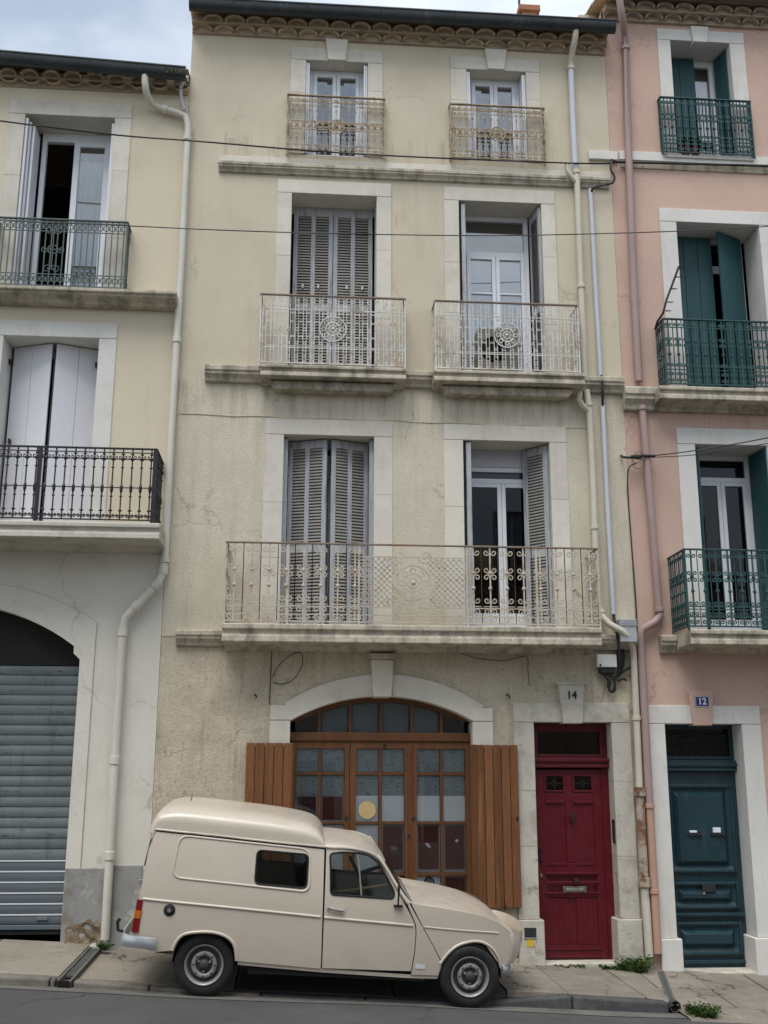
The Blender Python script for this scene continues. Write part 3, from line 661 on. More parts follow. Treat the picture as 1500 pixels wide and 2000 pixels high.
# ------------------------------------------------------------------ ironwork
def spiral(cx, cz, r, a0, turns, hand, n=14, k=.25):
    return [(cx + (r * (1 - (1 - k) * i / n)) * cos(a0 + hand * turns * 2 * pi * i / n), 0, cz + (r * (1 - (1 - k) * i / n)) * sin(a0 + hand * turns * 2 * pi * i / n)) for i in range(n + 1)]
def ring(cx, cz, r, n=16):
    return [(cx + r * cos(2 * pi * i / n), 0, cz + r * sin(2 * pi * i / n)) for i in range(n)]
def knob(mb, x, z, r, h):
    mb.tube([(x, 0, z - h), (x, 0, z - h * .5), (x, 0, z), (x, 0, z + h * .5), (x, 0, z + h)], [r * .4, r * .9, r, r * .9, r * .4], 6)
def mod_scroll(w, h, r=.008, dense=1.0):
    """cast baluster: plain bar with scroll pairs at the head, shoulder, waist and foot"""
    mb = MB(); mb.tube([(0, 0, 0), (0, 0, h)], r * 1.1, 4)
    q = w * .23
    for zf, a in ((.93, 1), (.70, 1), (.60, -1), (.30, 1), (.15, -1), (.06, 1)):
        for s in (-1, 1):
            mb.tube(spiral(s * q * .95, h * zf, q * .85, pi / 2 - a * s * pi / 2 if False else (pi if s > 0 else 0), 1.1, s * a, 10), r * .8, 4)
    for s in (-1, 1): mb.tube([(s * w * .5, 0, 0), (s * w * .5, 0, h)], r * .6, 4)
    mb.tube(ring(0, h * .645, q * .55, 8), r * .6, 4, closed=True)
    knob(mb, 0, h * .46, r * 2.2, .022); knob(mb, 0, h * .66, r * 1.9, .02)
    mb.tube([(-w * .42, 0, h * .22), (w * .42, 0, h * .22)], r * .7, 4)
    return mb
def mod_rust(w, h, r=.0075):
    mb = MB(); mb.tube([(0, 0, 0), (0, 0, h)], r, 4)
    for zf, rr in ((.94, .36), (.84, .26), (.52, .38), (.45, .38), (.12, .34), (.05, .26)):
        for s in (-1, 1): mb.tube(spiral(s * w * .24, h * zf, w * rr * .6, (pi if s > 0 else 0), 1.0, s, 8), r * .85, 4)
    knob(mb, 0, h * .485, r * 2.2, .03); knob(mb, 0, h * .75, r * 1.6, .03); knob(mb, 0, h * .25, r * 1.6, .03)
    return mb
def mod_lace(w, h, r=.0075):
    """slim bar pair with rosettes: the white first-floor railings"""
    mb = MB()
    for s in (-1, 1): mb.tube([(s * w * .2, 0, 0), (s * w * .2, 0, h)], r * .85, 4)
    for zf, rr in ((.93, .2), (.86, .14), (.5, .2), (.30, .16), (.20, .2), (.10, .2), (.03, .14)):
        mb.tube(ring(0, h * zf, w * rr, 8), r * .75, 4, closed=True)
    for zf in (.75, .62, .4):
        for s in (-1, 1): mb.tube(spiral(s * w * .34, h * zf, w * .15, (pi if s > 0 else 0), 1.0, s, 8), r * .75, 4)
    mb.tube([(-w * .5, 0, h * .80), (w * .5, 0, h * .80)], r * .7, 4); mb.tube([(-w * .5, 0, h * .25), (w * .5, 0, h * .25)], r * .7, 4)
    return mb
def mod_green(w, h, r=.009):
    mb = MB(); mb.tube([(0, 0, 0), (0, 0, h)], r, 4)
    for zf in (.90, .10):
        mb.tube(ring(0, h * zf, w * .5, 10), r * .75, 4, closed=True)
        mb.tube(ring(w * .5, h * zf, w * .2, 8), r * .6, 4, closed=True)
    return mb
def mod_black(w, h, r=.010):
    mb = MB(); mb.tube([(0, 0, 0), (0, 0, h)], [r, r], 4)
    for zf, rr, hh in ((.93, 2, .012), (.86, 2.6, .02), (.74, 2.0, .010), (.44, 1.9, .055), (.33, 1.9, .010), (.13, 2.4, .012)): knob(mb, 0, h * zf, r * rr, hh)
    for s in (-1, 1):
        mb.tube(spiral(s * w * .26, h * .06, w * .24, (pi if s > 0 else 0), 1.0, s, 8), r * .7, 4)
        mb.tube(spiral(s * w * .26, h * .89, w * .22, (pi if s > 0 else 0), 1.0, s, 8), r * .7, 4)
    return mb
def railing(parent, x0, x1, z0, z1, y, count, module, m, ret=0.0, top_m=None, rails=(), skip=None, name='railing', rr=.011, sides=(1, 1), pick=0):
    """iron railing; its rails and end posts are one mesh, each baluster a part of its own"""
    mb = MB()
    mb.tube([(x0, y, z0 + .03), (x1, y, z0 + .03)], rr, 4)
    for f in rails: mb.tube([(x0, y, z0 + (z1 - z0) * f), (x1, y, z0 + (z1 - z0) * f)], rr * .75, 4)
    for xx, sd_ in ((x0, sides[0]), (x1, sides[1])):
        if sd_: mb.tube([(xx, y, z0 - .02), (xx, y, z1)], rr * 1.2, 4)
        if ret and sd_:
            mb.tube([(xx, y, z0 + .03), (xx, .01, z0 + .03)], rr, 4)
            for f in rails: mb.tube([(xx, y, z0 + (z1 - z0) * f), (xx, .01, z0 + (z1 - z0) * f)], rr * .75, 4)
    rl = mb.build(name, m, parent)
    mb = MB(); mb.box(x0 - .012, x1 + .012, y - .018, y + .018, z1 - .004, z1 + .014)
    if ret:
        for xx, sd_ in ((x0, sides[0]), (x1, sides[1])):
            if sd_: mb.box(xx - .015, xx + .015, y + .018, .01, z1 - .003, z1 + .013)
    mb.build('handrail', top_m or m, rl, bevel=.004)
    w = (x1 - x0) / count
    hz = z1 - z0 - .035
    me = module(w, hz).mesh('baluster', m)
    for i in range(count):
        xc = x0 + (i + .5) * w
        if skip and skip[0] < xc < skip[1]: continue
        link('baluster', me, rl, (xc, y, z0 + .03))
    if ret:
        k = max(1, int(round(ret / w)))
        mr = module(ret / k, hz).mesh('side_baluster', m)
        for xx, sd_ in ((x0, sides[0]), (x1, sides[1])):
            if not sd_: continue
            for i in range(k):
                q = link('side_baluster', mr, rl, (xx, y + (i + .5) * ret / k, z0 + .03)); q.rotation_euler[2] = pi / 2
    return rl
def medallion(parent, cx, cz, y, r, m, name='medallion', petals=8, tk=1.0):
    mb = MB()
    for k, rr in ((1, .009), (.52, .008), (.28, .008)): mb.tube(ring(0, 0, r * k, 28), rr * tk, 4, closed=True)
    for i in range(petals):
        a = 2 * pi * i / petals
        mb.tube(ring(r * .69 * cos(a), r * .69 * sin(a), r * .15, 8), .0075 * tk, 4, closed=True)
        mb.tube([(r * .28 * cos(a), 0, r * .28 * sin(a)), (r * .52 * cos(a), 0, r * .52 * sin(a))], .005, 4)
    mb.tube([(0, -.02, 0), (0, .0, 0), (0, .02, 0)], [.01, r * .16, .01], 8)
    return link(name, mb.mesh(name, m), parent, (cx, y, cz))

# ------------------------------------------------------------------ eaves
def tile_mesh(w, L, m, r=None, t=.018, n=8):
    r = r or w * .5
    mb = MB(); vs = []; 
    for yy, k in ((0, 1.0), (L, .86)):
        for rr in (r * k, r * k - t):
            for i in range(n + 1):
                a = pi * i / n; vs.append((rr * cos(a), yy, rr * .78 * sin(a)))
    N = n + 1; fs = []
    for i in range(n):
        fs += [(i, i + 1, 2 * N + i + 1, 2 * N + i), (N + i, 3 * N + i, 3 * N + i + 1, N + i + 1), (i, N + i, N + i + 1, i + 1)]
    fs += [(0, 2 * N, 3 * N, N), (n, N + n, 3 * N + n, 2 * N + n)]
    mb.add(vs, fs); return mb.mesh('eaves_tile', m, 50)
def genoise(parent, x0, x1, zb, rows, step, hgt, pitch, tm, seed=1, mort=.05, cup=False, fit=.46):
    """rows of half-round tiles corbelled out under the roof, bedded in mortar"""
    rnd = random.Random(seed)
    for r in range(rows):
        y1 = -step * (r + 1); z = zb + r * hgt
        inv = cup and r == 0
        MB().box(x0, x1, (y1 + .055) if not inv else -.02, .08, z - .016, z + .004).build('eaves_course', M['mortar'], parent)
        MB().box(x0, x1, y1 + mort + .02, .08, z + .004, z + hgt - .017).build('mortar_bed', M['mortar'], parent)
        mes = [tile_mesh(pitch * 1.0, step + .10, tm, r=pitch * fit * k) for k in (1.0, .95)]
        n = int((x1 - x0) / pitch); off = pitch * (.5 if (r % 2 == 0 and not cup) else 0.0)
        for i in range(n + 1):
            x = x0 + off + i * pitch
            if x > x1 - .05 or x < x0 + .04: continue
            q = link('eaves_tile', mes[i % 2], parent, (x + rnd.uniform(-.008, .008), y1 + rnd.uniform(-.012, .006), z + .004))
            q.rotation_euler = (rnd.uniform(-.03, .03), rnd.uniform(-.04, .04), rnd.uniform(-.03, .03))
            q.scale = (1, 1, (hgt - .008) / (pitch * fit * .78) * rnd.uniform(.94, 1.03))
            if inv: q.scale[2] *= -1; q.location.z += hgt - .01
def gutter(parent, x0, x1, y, z, r, m, joints=(), drop=0.0, dp=1.5):
    """half-round gutter with a rolled lip"""
    mb = MB(); n = 10; vs = []
    prof = [(r * cos(a), r * dp * sin(a)) for a in [pi + pi * i / n for i in range(n + 1)]]
    inner = [(p[0] * .93, p[1] * .93) for p in prof][::-1]
    loop = prof + inner
    k = len(loop)
    vs = [(x0, y + a, z + b) for a, b in loop] + [(x1, y + a, z + b - drop) for a, b in loop]
    mb.add(vs, [(i, i + k, (i + 1) % k + k, (i + 1) % k) for i in range(k)] + [tuple(range(k)), tuple(range(2 * k - 1, k - 1, -1))])
    mb.tube([(x0, y - r, z), (x1, y - r, z - drop)], .014, 6)
    gt = mb.build('gutter', m, parent, smooth=40)
    for j in joints:
        zz = z - drop * (j - x0) / (x1 - x0)
        jb = MB(); jb.xprism([(y + 1.03 * r * cos(a), zz + 1.03 * dp * r * sin(a)) for a in [pi + pi * i / n for i in range(n + 1)]] , j - .012, j + .012)
        jb.build('gutter_joint', m, gt)
    return gt
def pipe(parent, pts, r, m, name='drainpipe', collars=(), cm=None, n=10, cr=1.28, ch=.05):
    mb = MB(); mb.tube(pts, r, n)
    p = mb.build(name, m, parent, smooth=50)
    for a, b, f in collars:
        a, b = Vector(a), Vector(b); c = a.lerp(b, f); d = (b - a).normalized()
        MB().tube([c - d * ch * .5, c + d * ch * .5], r * cr, n).build('collar', cm or m, p, smooth=50, bevel=.004)
    return p
def text_mesh(txt, size, m, depth=.004, bold=False):
    cu = bpy.data.curves.new('digits', 'FONT'); cu.body = txt; cu.size = size; cu.extrude = depth; cu.align_x = 'CENTER'; cu.align_y = 'CENTER'
    if bold: cu.offset = size * .02
    tmp = bpy.data.objects.new('digits', cu); C.objects.link(tmp)
    dg = bpy.context.evaluated_depsgraph_get()
    me = bpy.data.meshes.new_from_object(tmp.evaluated_get(dg))
    bpy.data.objects.remove(tmp); bpy.data.curves.remove(cu)
    me.materials.clear(); me.materials.append(m)
    return me

# ================================================================== CREAM HOUSE (number 14)
CX0, CX1 = -1.59, 3.96
house = thing('cream_row_house', 'tall cream plastered row house with grey louvred shutters and a crimson door', 'house', (1.2, .3, wall_z(1.2)))
H = house
Z_S1, Z_S2 = 3.55, 6.72                # heights where the three kinds of plaster meet, behind ledges
o3L = rect(596, 718, 121, 303); o3R = rect(912, 1029, 139, 313)
o2L = rect(566, 735, 381, 718); o2R = rect(898, 1062, 396, 722)
o1L = rect(550, 730, 851, 1222); o1R = rect(907, 1079, 862, 1226)
o2L, o2R = (o2L[0], o2L[1], 6.79, o2L[3]), (o2R[0], o2R[1], 6.79, o2R[3])
o1L, o1R = (o1L[0], o1L[1], 3.64, o1L[3]), (o1R[0], o1R[1], 3.64, o1R[3])
Z_EAVES = 11.53
def grow(o, e=.03): return rloop(o[0] - e, o[1] + e, o[2] - e * .5, o[3] + e)
wall('upper_wall', H, rloop(CX0, CX1, Z_S2, Z_EAVES + .2), [grow(o3L), grow(o3R), grow(o2L), grow(o2R)], M['cream'])
wall('middle_wall', H, rloop(CX0, CX1, Z_S1, Z_S2), [grow(o1L), grow(o1R)], M['cream_rough'], y=-.004)
# --- ground floor: arched shop window and door
aL, aC, aR = P(567, 1408), P(745, 1360), P(922, 1408)
acx, acz, ar = circle3((aL.x, aL.z), (aC.x, aC.z), (aR.x, aR.z))
SX0, SX1 = rect(565, 924, 1450, 1800)[:2]
SX0, SX1 = aL.x, aR.x
SZ0 = P(745, 1800).z; SZ1 = (aL.z + aR.z) / 2
od = rect(1049, 1204, 1411, 1888); od = (od[0], od[1], wall_z(3.0) - .01, od[3])
inner = arc(acx, acz, ar, SX0, SX1, 22)
hole = [(x + (.03 if x > acx else -.03) * min(1, abs(x - acx)), z + .03) for x, z in inner]
hole = [(hole[0][0], SZ0 - .03)] + hole + [(hole[-1][0], SZ0 - .03)]
wall('ground_floor_wall', H, [(CX0, wall_z(CX0) - .4), (CX1, wall_z(CX1) - .4), (CX1, Z_S1), (CX0, Z_S1)], [hole[::-1], [(od[0] - .03, od[2] - .1), (od[1] + .03, od[2] - .1), (od[1] + .03, od[3] + .03), (od[0] - .03, od[3] + .03)]], M['cream_low'], y=.004)
# shell behind the front: party walls, back wall, roof, dim rooms
MB().box(CX0, CX0 + .25, .31, 8, -.3, 12.6).build('side_wall', M['cream'], H)
MB().box(CX1 - .25, CX1, .31, 8, -.4, 12.4).build('side_wall', M['cream'], H)
MB().box(CX0 + .25, CX1 - .25, 7.8, 8.0, -.3, 11.9).build('back_wall', M['cream'], H)
mb = MB(); mb.add([(CX0 - .02, -.24, 11.775), (CX1 + .02, -.24, 11.775), (CX1 + .02, 4.2, 12.95), (CX0 - .02, 4.2, 12.95), (CX1 + .02, 8.3, 11.8), (CX0 - .02, 8.3, 11.8)] , [(0, 1, 2, 3), (3, 2, 4, 5)])
mb.add([(CX0 - .02, -.24, 11.75), (CX1 + .02, -.24, 11.75), (CX1 + .02, .3, 11.742), (CX0 - .02, .3, 11.742), (CX0 - .02, 4.2, 12.9), (CX1 + .02, 4.2, 12.9), (CX0 - .02, 8.3, 11.75), (CX1 + .02, 8.3, 11.75)], [(0, 3, 2, 1), (3, 4, 5, 2), (4, 6, 7, 5)])
mb.add([(CX0 - .02, -.24, 11.75), (CX1 + .02, -.24, 11.75), (CX1 + .02, -.24, 11.775), (CX0 - .02, -.24, 11.775)], [(0, 1, 2, 3)])
mb.build('roof', M['tile'], H)
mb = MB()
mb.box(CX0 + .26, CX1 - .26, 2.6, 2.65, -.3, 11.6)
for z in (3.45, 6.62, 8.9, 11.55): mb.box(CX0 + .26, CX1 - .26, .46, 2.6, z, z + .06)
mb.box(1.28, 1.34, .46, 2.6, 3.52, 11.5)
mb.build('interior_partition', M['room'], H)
# --- stone surrounds
def sw(px0, px1, py): return abs(P(px1, py).x - P(px0, py).x)
surround(H, *o3L, sw(566, 596, 200), sw(718, 747, 200), .185, M['stone'], key=((636, 75), (680, 77), (641, 116), (675, 117)), back=.3)
surround(H, *o3R, sw(881, 912, 220), sw(1029, 1056, 220), .185, M['stone'], key=((947, 94), (990, 96), (953, 134), (985, 135)), back=.3)
surround(H, *o2L, sw(537, 566, 540), sw(735, 764, 540), .185, M['stone'])
surround(H, *o2R, sw(869, 898, 550), sw(1062, 1089, 550), .185, M['stone'])
surround(H, *o1L, sw(512, 550, 1030), sw(730, 766, 1030), .20, M['stone'], proud=.014)
surround(H, *o1R, sw(869, 907, 1030), sw(1079, 1113, 1030), .20, M['stone'], proud=.014)
surround(H, *od, sw(1009, 1049, 1650), sw(1204, 1242, 1650), .22, M['stone_worn'], plinth=.49, back=.35)
kt = [P(*k, -.06) for k in ((1091, 1337), (1141, 1337), (1100, 1413), (1138, 1413))]
ks = MB().prism([(kt[2].x, kt[2].z), (kt[3].x, kt[3].z), (kt[1].x, kt[1].z), (kt[0].x, kt[0].z)], -.065, .12).build('keystone', M['stone_worn'], H, bevel=.008)
MB().box(kt[0].x - .03, kt[1].x + .03, -.075, .1, kt[0].z - .004, kt[0].z + .03).build('keystone_cap', M['stone_worn'], H, bevel=.008)
q = P(1117, 1358, -.07)
dm = link('house_number', text_mesh('14', .12, M['digit'], bold=True), ks, (q.x, q.y + .001, q.z)); dm.rotation_euler = (pi / 2, 0, 0)
# arch of the shop window
oa, ob, oc = P(555, 1374), P(745, 1317), P(945, 1379)
ocx, ocz, orr = circle3((oa.x, oa.z), (ob.x, ob.z), (oc.x, oc.z))
kx0, kx1 = P(729, 1330).x, P(765, 1330).x
def arch_stone(xa, xb, oxa, oxb, tail=()):
    pin = arc(acx, acz, ar, xa, xb, 12); pout = arc(ocx, ocz, orr, oxa, oxb, 12)
    MB().prism(pin + list(tail) + pout[::-1], -.03, .34).build('arch_stone', M['stone'], H, bevel=.008)
lx = P(527, 1400).x; rx = P(962, 1400).x
arch_stone(SX0, kx0 - .003, oa.x, kx0 - .003)
arch_stone(kx1 + .003, SX1, kx1 + .003, oc.x)
zsh = oa.z - .02
MB().box(lx, SX0 - .0, -.032, .34, SZ1 + .002, zsh).build('springer_stone', M['stone'], H, bevel=.008)
MB().box(SX1 + .0, rx, -.032, .34, SZ1 + .002, zsh - .02).build('springer_stone', M['stone'], H, bevel=.008)
MB().box(lx, SX0, -.028, .34, SZ0, SZ1 - .003).build('jamb', M['stone'], H, bevel=.008)
MB().box(SX1, rx, -.028, .34, SZ0, SZ1 - .003).build('jamb', M['stone'], H, bevel=.008)
MB().box(lx - .03, rx + .03, -.08, .34, SZ0 - .14, SZ0 - .002).build('window_sill', M['stone_worn'], H, bevel=.012)
kt = [P(*k, -.08) for k in ((725, 1288), (768, 1289), (729, 1361), (765, 1361))]
MB().prism([(kt[2].x, kt[2].z), (kt[3].x, kt[3].z), (kt[1].x, kt[1].z), (kt[0].x, kt[0].z)], -.085, .3).build('keystone', M['stone'], H, bevel=.01)
MB().box(kt[0].x - .025, kt[1].x + .025, -.10, .1, kt[0].z + .002, kt[0].z + .07).build('keystone_cap', M['ledge'], H, bevel=.01)

# --- eaves, gutter, string courses, ledges, balcony slabs
genoise(H, CX0, CX1, Z_EAVES, 2, .095, .09, .278, M['tile'], 1, mort=.04)
ga, gb = P(369, -6, -.385), P(1204, 40, -.385)
gj = [P(px, 20, -.48).x for px in (430, 497, 560, 634, 700, 780, 857, 940, 1050, 1150)]
gutter(H, ga.x, gb.x, -.30, ga.z, .088, M['zinc'], gj, ga.z - gb.z)
for px in (455, 600, 745, 890, 1040, 1170):
    x = P(px, 20, -.4).x
    MB().tube([(x, -.392, 11.74), (x, -.36, 11.69), (x, -.30, 11.675), (x, -.15, 11.74)], .006, 4).build('gutter_bracket', M['zinc'], H)
zt = P(428, 313, -.07).z; zb = P(428, 333, -.05).z
sx0, sx1 = P(427, 320, -.07).x, P(1190, 345, -.07).x
cornice('string_course', H, sx0, min(sx1, CX1), zt, zb, .085, M['ledge'], .004)
MB().box(sx0 - .02, CX1 - .01, -.010, .02, zt + .004, zt + .115).build('stone_band', M['stone'], H, bevel=.003)
cornice('string_course', H, P(400, 720, -.12).x, CX1 - .004, 6.835, 6.64, .13, M['ledge'])
for xa, xb in ((510, 792), (850, 1141)):
    X0, X1 = P(xa, 725, -.32).x, P(xb, 725, -.32).x
    sl = slab('balcony_slab', H, X0 - .01, X1 + .01, 6.785, 6.61, .325, M['ledge'], .008)
    MB().prism([(X0 + .10, 6.632), (X1 - .10, 6.632), (X1 - .16, 6.53), (X0 + .16, 6.53)], -.17, .02).build('corbel', M['ledge'], H, bevel=.008)
BX0, BX1 = P(437, 1235, -.5).x, P(1171, 1240, -.5).x
slab('balcony_slab', H, BX0 - .02, BX1 + .02, 3.64, 3.39, .54, M['ledge'], .008)
cornice('string_course', H, P(343, 1240, -.1).x, BX0 - .024, 3.615, 3.44, .12, M['ledge'])
cornice('string_course', H, BX1 + .024, CX1 - .02, 3.615, 3.44, .16, M['ledge'])
# day joint in the roughcast under the first ledge
mb = MB(); pts = []
for i in range(24):
    px = 352 + i * 35; q = P(px, 808 + (px - 352) * .0355, -.006); pts.append((q.x, -.006, q.z + .012 * sin(i * 1.7) * (.4 + .6 * (i % 3 == 0))))
mb.tube(pts, .007, 5); mb.build('plaster_joint', M['cream_low'], H)

# --- windows and shutters
# third floor
for o, px in ((o3L, 0), (o3R, 1)):
    w = window(H, o[0] + .05, o[1] - .05, o[2], o[3] - .0, .20, 2, .05, None, M['white_wood'], M['glass'])
    for s in (0, 1):
        xa = o[0] + .004 if s == 0 else o[1] - .052
        for k in range(2):
            MB().box(xa + k * .025, xa + k * .025 + .022, .0 + k * .01, .19, o[2] + .02, o[3] - .03).build('shutter_or_gap_shade', M['white_wood'], H, bevel=.003)
# second floor: closed louvred pair / opened pair
cx = (o2L[0] + o2L[1]) / 2
MB().box(o2L[0], o2L[1], .335, .37, o2L[3] - .10, o2L[3]).build('shutter_head', M['louvre'], H)
louvre_leaf('louvred_shutter', H, (o2L[0] + .03, .33), (cx - .004, .325), o2L[2] + .02, o2L[3] - .03, m=M['louvre'])
louvre_leaf('louvred_shutter', H, (o2L[1] - .03, .33), (cx + .004, .325), o2L[2] + .02, o2L[3] - .03, m=M['louvre'])
for xx in (o2L[0] + .16, o2L[0] + .36, o2L[1] - .36, o2L[1] - .16):
    zz = P(650, 560, .3).z
    MB().box(xx - .012, xx + .012, .312, .33, zz - .02, zz + .03).build('shutter_latch', M['box_plastic'], H, bevel=.003)
w = window(H, o2R[0] + .09, o2R[1] - .10, o2R[2], o2R[3], .37, 2, .06, P(970, 497, .37).z, M['white_wood'], M['glass'], glaze_bar=P(970, 574, .37).z)
bl = MB().box(o2R[0] + .19, o2R[1] - .20, .41, .418, o2R[2] + .15, P(970, 508, .47).z).build('roller_blind', M['blind'], w)
MB().box(o2R[0] + .036, o2R[0] + .088, .012, .36, o2R[2] + .02, o2R[3] - .03).build('shutter_or_gap_shade', M['louvre'], H, bevel=.004)
louvre_leaf('louvred_shutter', H, (o2R[1] - .035, .02), (o2R[1] - .085, .36), o2R[2] + .02, o2R[3] - .03, cols=1)
MB().box(o2R[0] + .001, o2R[0] + .034, .022, .36, o2R[2] + .02, o2R[3] - .05).build('shutter_or_gap_shade', M['dark'], H)  # black box painted as the shade in the gap beside the jamb
MB().box(o2R[1] - .03, o2R[1] - .008, .05, .36, o2R[2] + .02, o2R[3] - .05).build('shutter_or_gap_shade', M['louvre'], H)
# first floor: ajar louvred pair / window with one shutter half folded
cx = P(641, 900, .08).x
MB().box(o1L[0], o1L[0] + .05, .10, .34, o1L[2] + .01, o1L[3] - .01).build('shutter_post', M['louvre'], H)
MB().box(o1L[1] - .05, o1L[1], .10, .34, o1L[2] + .01, o1L[3] - .01).build('shutter_post', M['louvre'], H)
louvre_leaf('louvred_shutter', H, (o1L[0] + .055, .26), (cx - .02, .10), o1L[2] + .02, o1L[3] - .015)
louvre_leaf('louvred_shutter', H, (o1L[1] - .055, .26), (cx + .045, .10), o1L[2] + .02, o1L[3] - .015)
window(H, o1L[0] + .05, o1L[1] - .05, o1L[2], o1L[3], .38, 2, .06, o1L[3] - .42, M['grey_wood'], M['glass_dark'])
w = window(H, o1R[0] + .05, o1R[1] - .05, o1R[2], o1R[3] - .22, .40, 2, .06, P(970, 940, .4).z, M['white_wood'], M['glass_dark'], kick=.16)
MB().box(o1R[0], o1R[1], .38, .44, o1R[3] - .22, o1R[3] + .0).build('head_board', M['grey_wood'], H)
MB().box(o1R[0] + .16, o1R[1] - .26, .445, .45, P(960, 935, .44).z, P(960, 908, .44).z).build('net_curtain', M['blind'], w)
MB().box(o1R[0] + .001, o1R[0] + .038, .022, .36, o1R[2] + .02, o1R[3] - .02).build('shutter_or_gap_shade', M['dark'], H)  # black filler box: the jamb gap's shade put into the colour
MB().box(o1R[0] + .040, o1R[0] + .10, .012, .36, o1R[2] + .02, o1R[3] - .02).build('shutter_or_gap_shade', M['louvre'], H, bevel=.004)
louvre_leaf('louvred_shutter', H, (o1R[1] - .02, .06), (o1R[1] - .27, .34), o1R[2] + .02, o1R[3] - .015, cols=1, stile=.07)
MB().box(o1R[1] - .03, o1R[1] - .006, .08, .36, o1R[2] + .02, o1R[3] - .04).build('shutter_or_gap_shade', M['louvre'], H)

# --- ironwork
r3 = rect(561, 751, 190, 302, -.10); railing(H, r3[0], r3[1], r3[2], r3[3], -.10, 15, mod_rust, M['rail_rusty'], ret=.10, top_m=M['rail_rusty'], rails=(.9, .56, .42), rr=.009)
q = P(657, 248, -.11); medallion(H, q.x, q.z, -.115, .10, M['rail_rusty'])
r3 = rect(880, 1064, 208, 314, -.10); railing(H, r3[0], r3[1], r3[2], r3[3], -.10, 15, mod_rust, M['rail_rusty'], ret=.10, top_m=M['rail_rusty'], rails=(.9, .56, .42), rr=.009)
q = P(972, 262, -.11); medallion(H, q.x, q.z, -.115, .10, M['rail_rusty'])
r2 = rect(508, 791, 580, 715, -.28); a = railing(H, r2[0], r2[1], 6.79, r2[3], -.28, 18, mod_lace, M['rail_white'], ret=.28, top_m=M['handrail'], rails=(.8, .25), rr=.010, skip=None)
q = P(650, 643, -.29); medallion(H, q.x, q.z, -.295, .16, M['rail_white'])
r2 = rect(851, 1130, 593, 722, -.28); railing(H, r2[0], r2[1], 6.79, r2[3], -.28, 18, mod_lace, M['rail_white'], ret=.28, top_m=M['handrail'], rails=(.8, .25), rr=.010)
q = P(990, 655, -.29); medallion(H, q.x, q.z, -.295, .16, M['rail_white'])
r1 = rect(440, 1169, 1066, 1220, -.48)
za, zb1 = 3.645, r1[3]
xa, xb = P(701, 1140, -.48).x, P(912, 1140, -.48).x
rl = railing(H, r1[0], r1[1], za, zb1, -.48, 22, lambda w, h: mod_scroll(w, h, .0105), M['rail_cream'], ret=.46, top_m=M['handrail'], rails=(.22, .12), skip=(xa, xb), rr=.011)
hh = zb1 - za
for x in (xa, xb, P(562, 1140, -.48).x, P(1048, 1140, -.48).x): MB().box(x - .012, x + .012, -.49, -.47, za, zb1).build('post', M['rail_cream'], rl)
# lattice field round the central medallion
mcx, mcz = (xa + xb) / 2, za + hh * .53
MB().box(xa, xb, -.486, -.476, za + .85 * hh - .006, za + .85 * hh + .006).build('lattice_rail', M['rail_cream'], rl)
mb = MB(); w = xb - xa; ht = .63 * hh; zl = za + .22 * hh
def clipline(x0, z0, dx, dz):
    pts = []
    for i in range(60):
        x, z = x0 + dx * i * .02, z0 + dz * i * .02
        ok = xa + .02 < x < xb - .02 and zl < z < zl + ht and (x - mcx) ** 2 + (z - mcz) ** 2 > .235 ** 2 and abs(x - mcx) > .16
        if ok: pts.append((x, -.48, z))
        elif len(pts) > 1:
            mb.tube([pts[0], pts[-1]], .0072, 4); pts = []
        else: pts = []
    if len(pts) > 1: mb.tube([pts[0], pts[-1]], .0072, 4)
k = -int(ht / .066)
while k * .066 < w:
    clipline(xa + k * .066, zl, .7, .7); clipline(xa + k * .066, zl + ht, .7, -.7); k += 1
mb.build('lattice', M['rail_cream'], rl, kind='stuff')
medallion(rl, mcx, mcz, -.482, .20, M['rail_cream'], tk=1.5)
for s in (-1, 1):
    for zz, a in ((.30, 1), (-.30, -1)):
        me = MB(); me.tube(spiral(s * .14, zz, .085, (pi if s > 0 else 0), 1.3, s * a, 16), .010, 4)
        link('scroll', me.mesh('scroll', M['rail_cream']), rl, (mcx, -.482, mcz)); me = MB()
        me.tube(spiral(s * .30, zz * .72, .06, (pi if s > 0 else 0), 1.3, -s * a, 14), .009, 4)
        link('scroll', me.mesh('scroll', M['rail_cream']), rl, (mcx, -.482, mcz))

# --- shop window in the arch
WY = .17
zt0, zt1 = P(745, 1449, WY).z, P(745, 1431, WY).z
fx0, fx1 = SX0 - .01, SX1 + .01
mb = MB(); mb.box(fx0, fx1, WY - .03, WY + .09, zt0, zt1)
fb = P(745, 1441, WY).z
shop = mb.build('shop_window', M['wood'], H, bevel=.006)
MB().box(fx0, fx1, WY - .05, WY - .03, zt0 + .01, zt0 + .035).build('drip_rail', M['frame_wood'], shop, bevel=.004)
mb = MB(); mb.box(fx0, fx0 + .05, WY, WY + .08, SZ0, zt0); mb.box(fx1 - .05, fx1, WY, WY + .08, SZ0, zt0); mb.box(fx0 + .05, fx1 - .05, WY, WY + .08, SZ0, SZ0 + .05)
mb.build('outer_frame', M['frame_wood'], shop, bevel=.004)
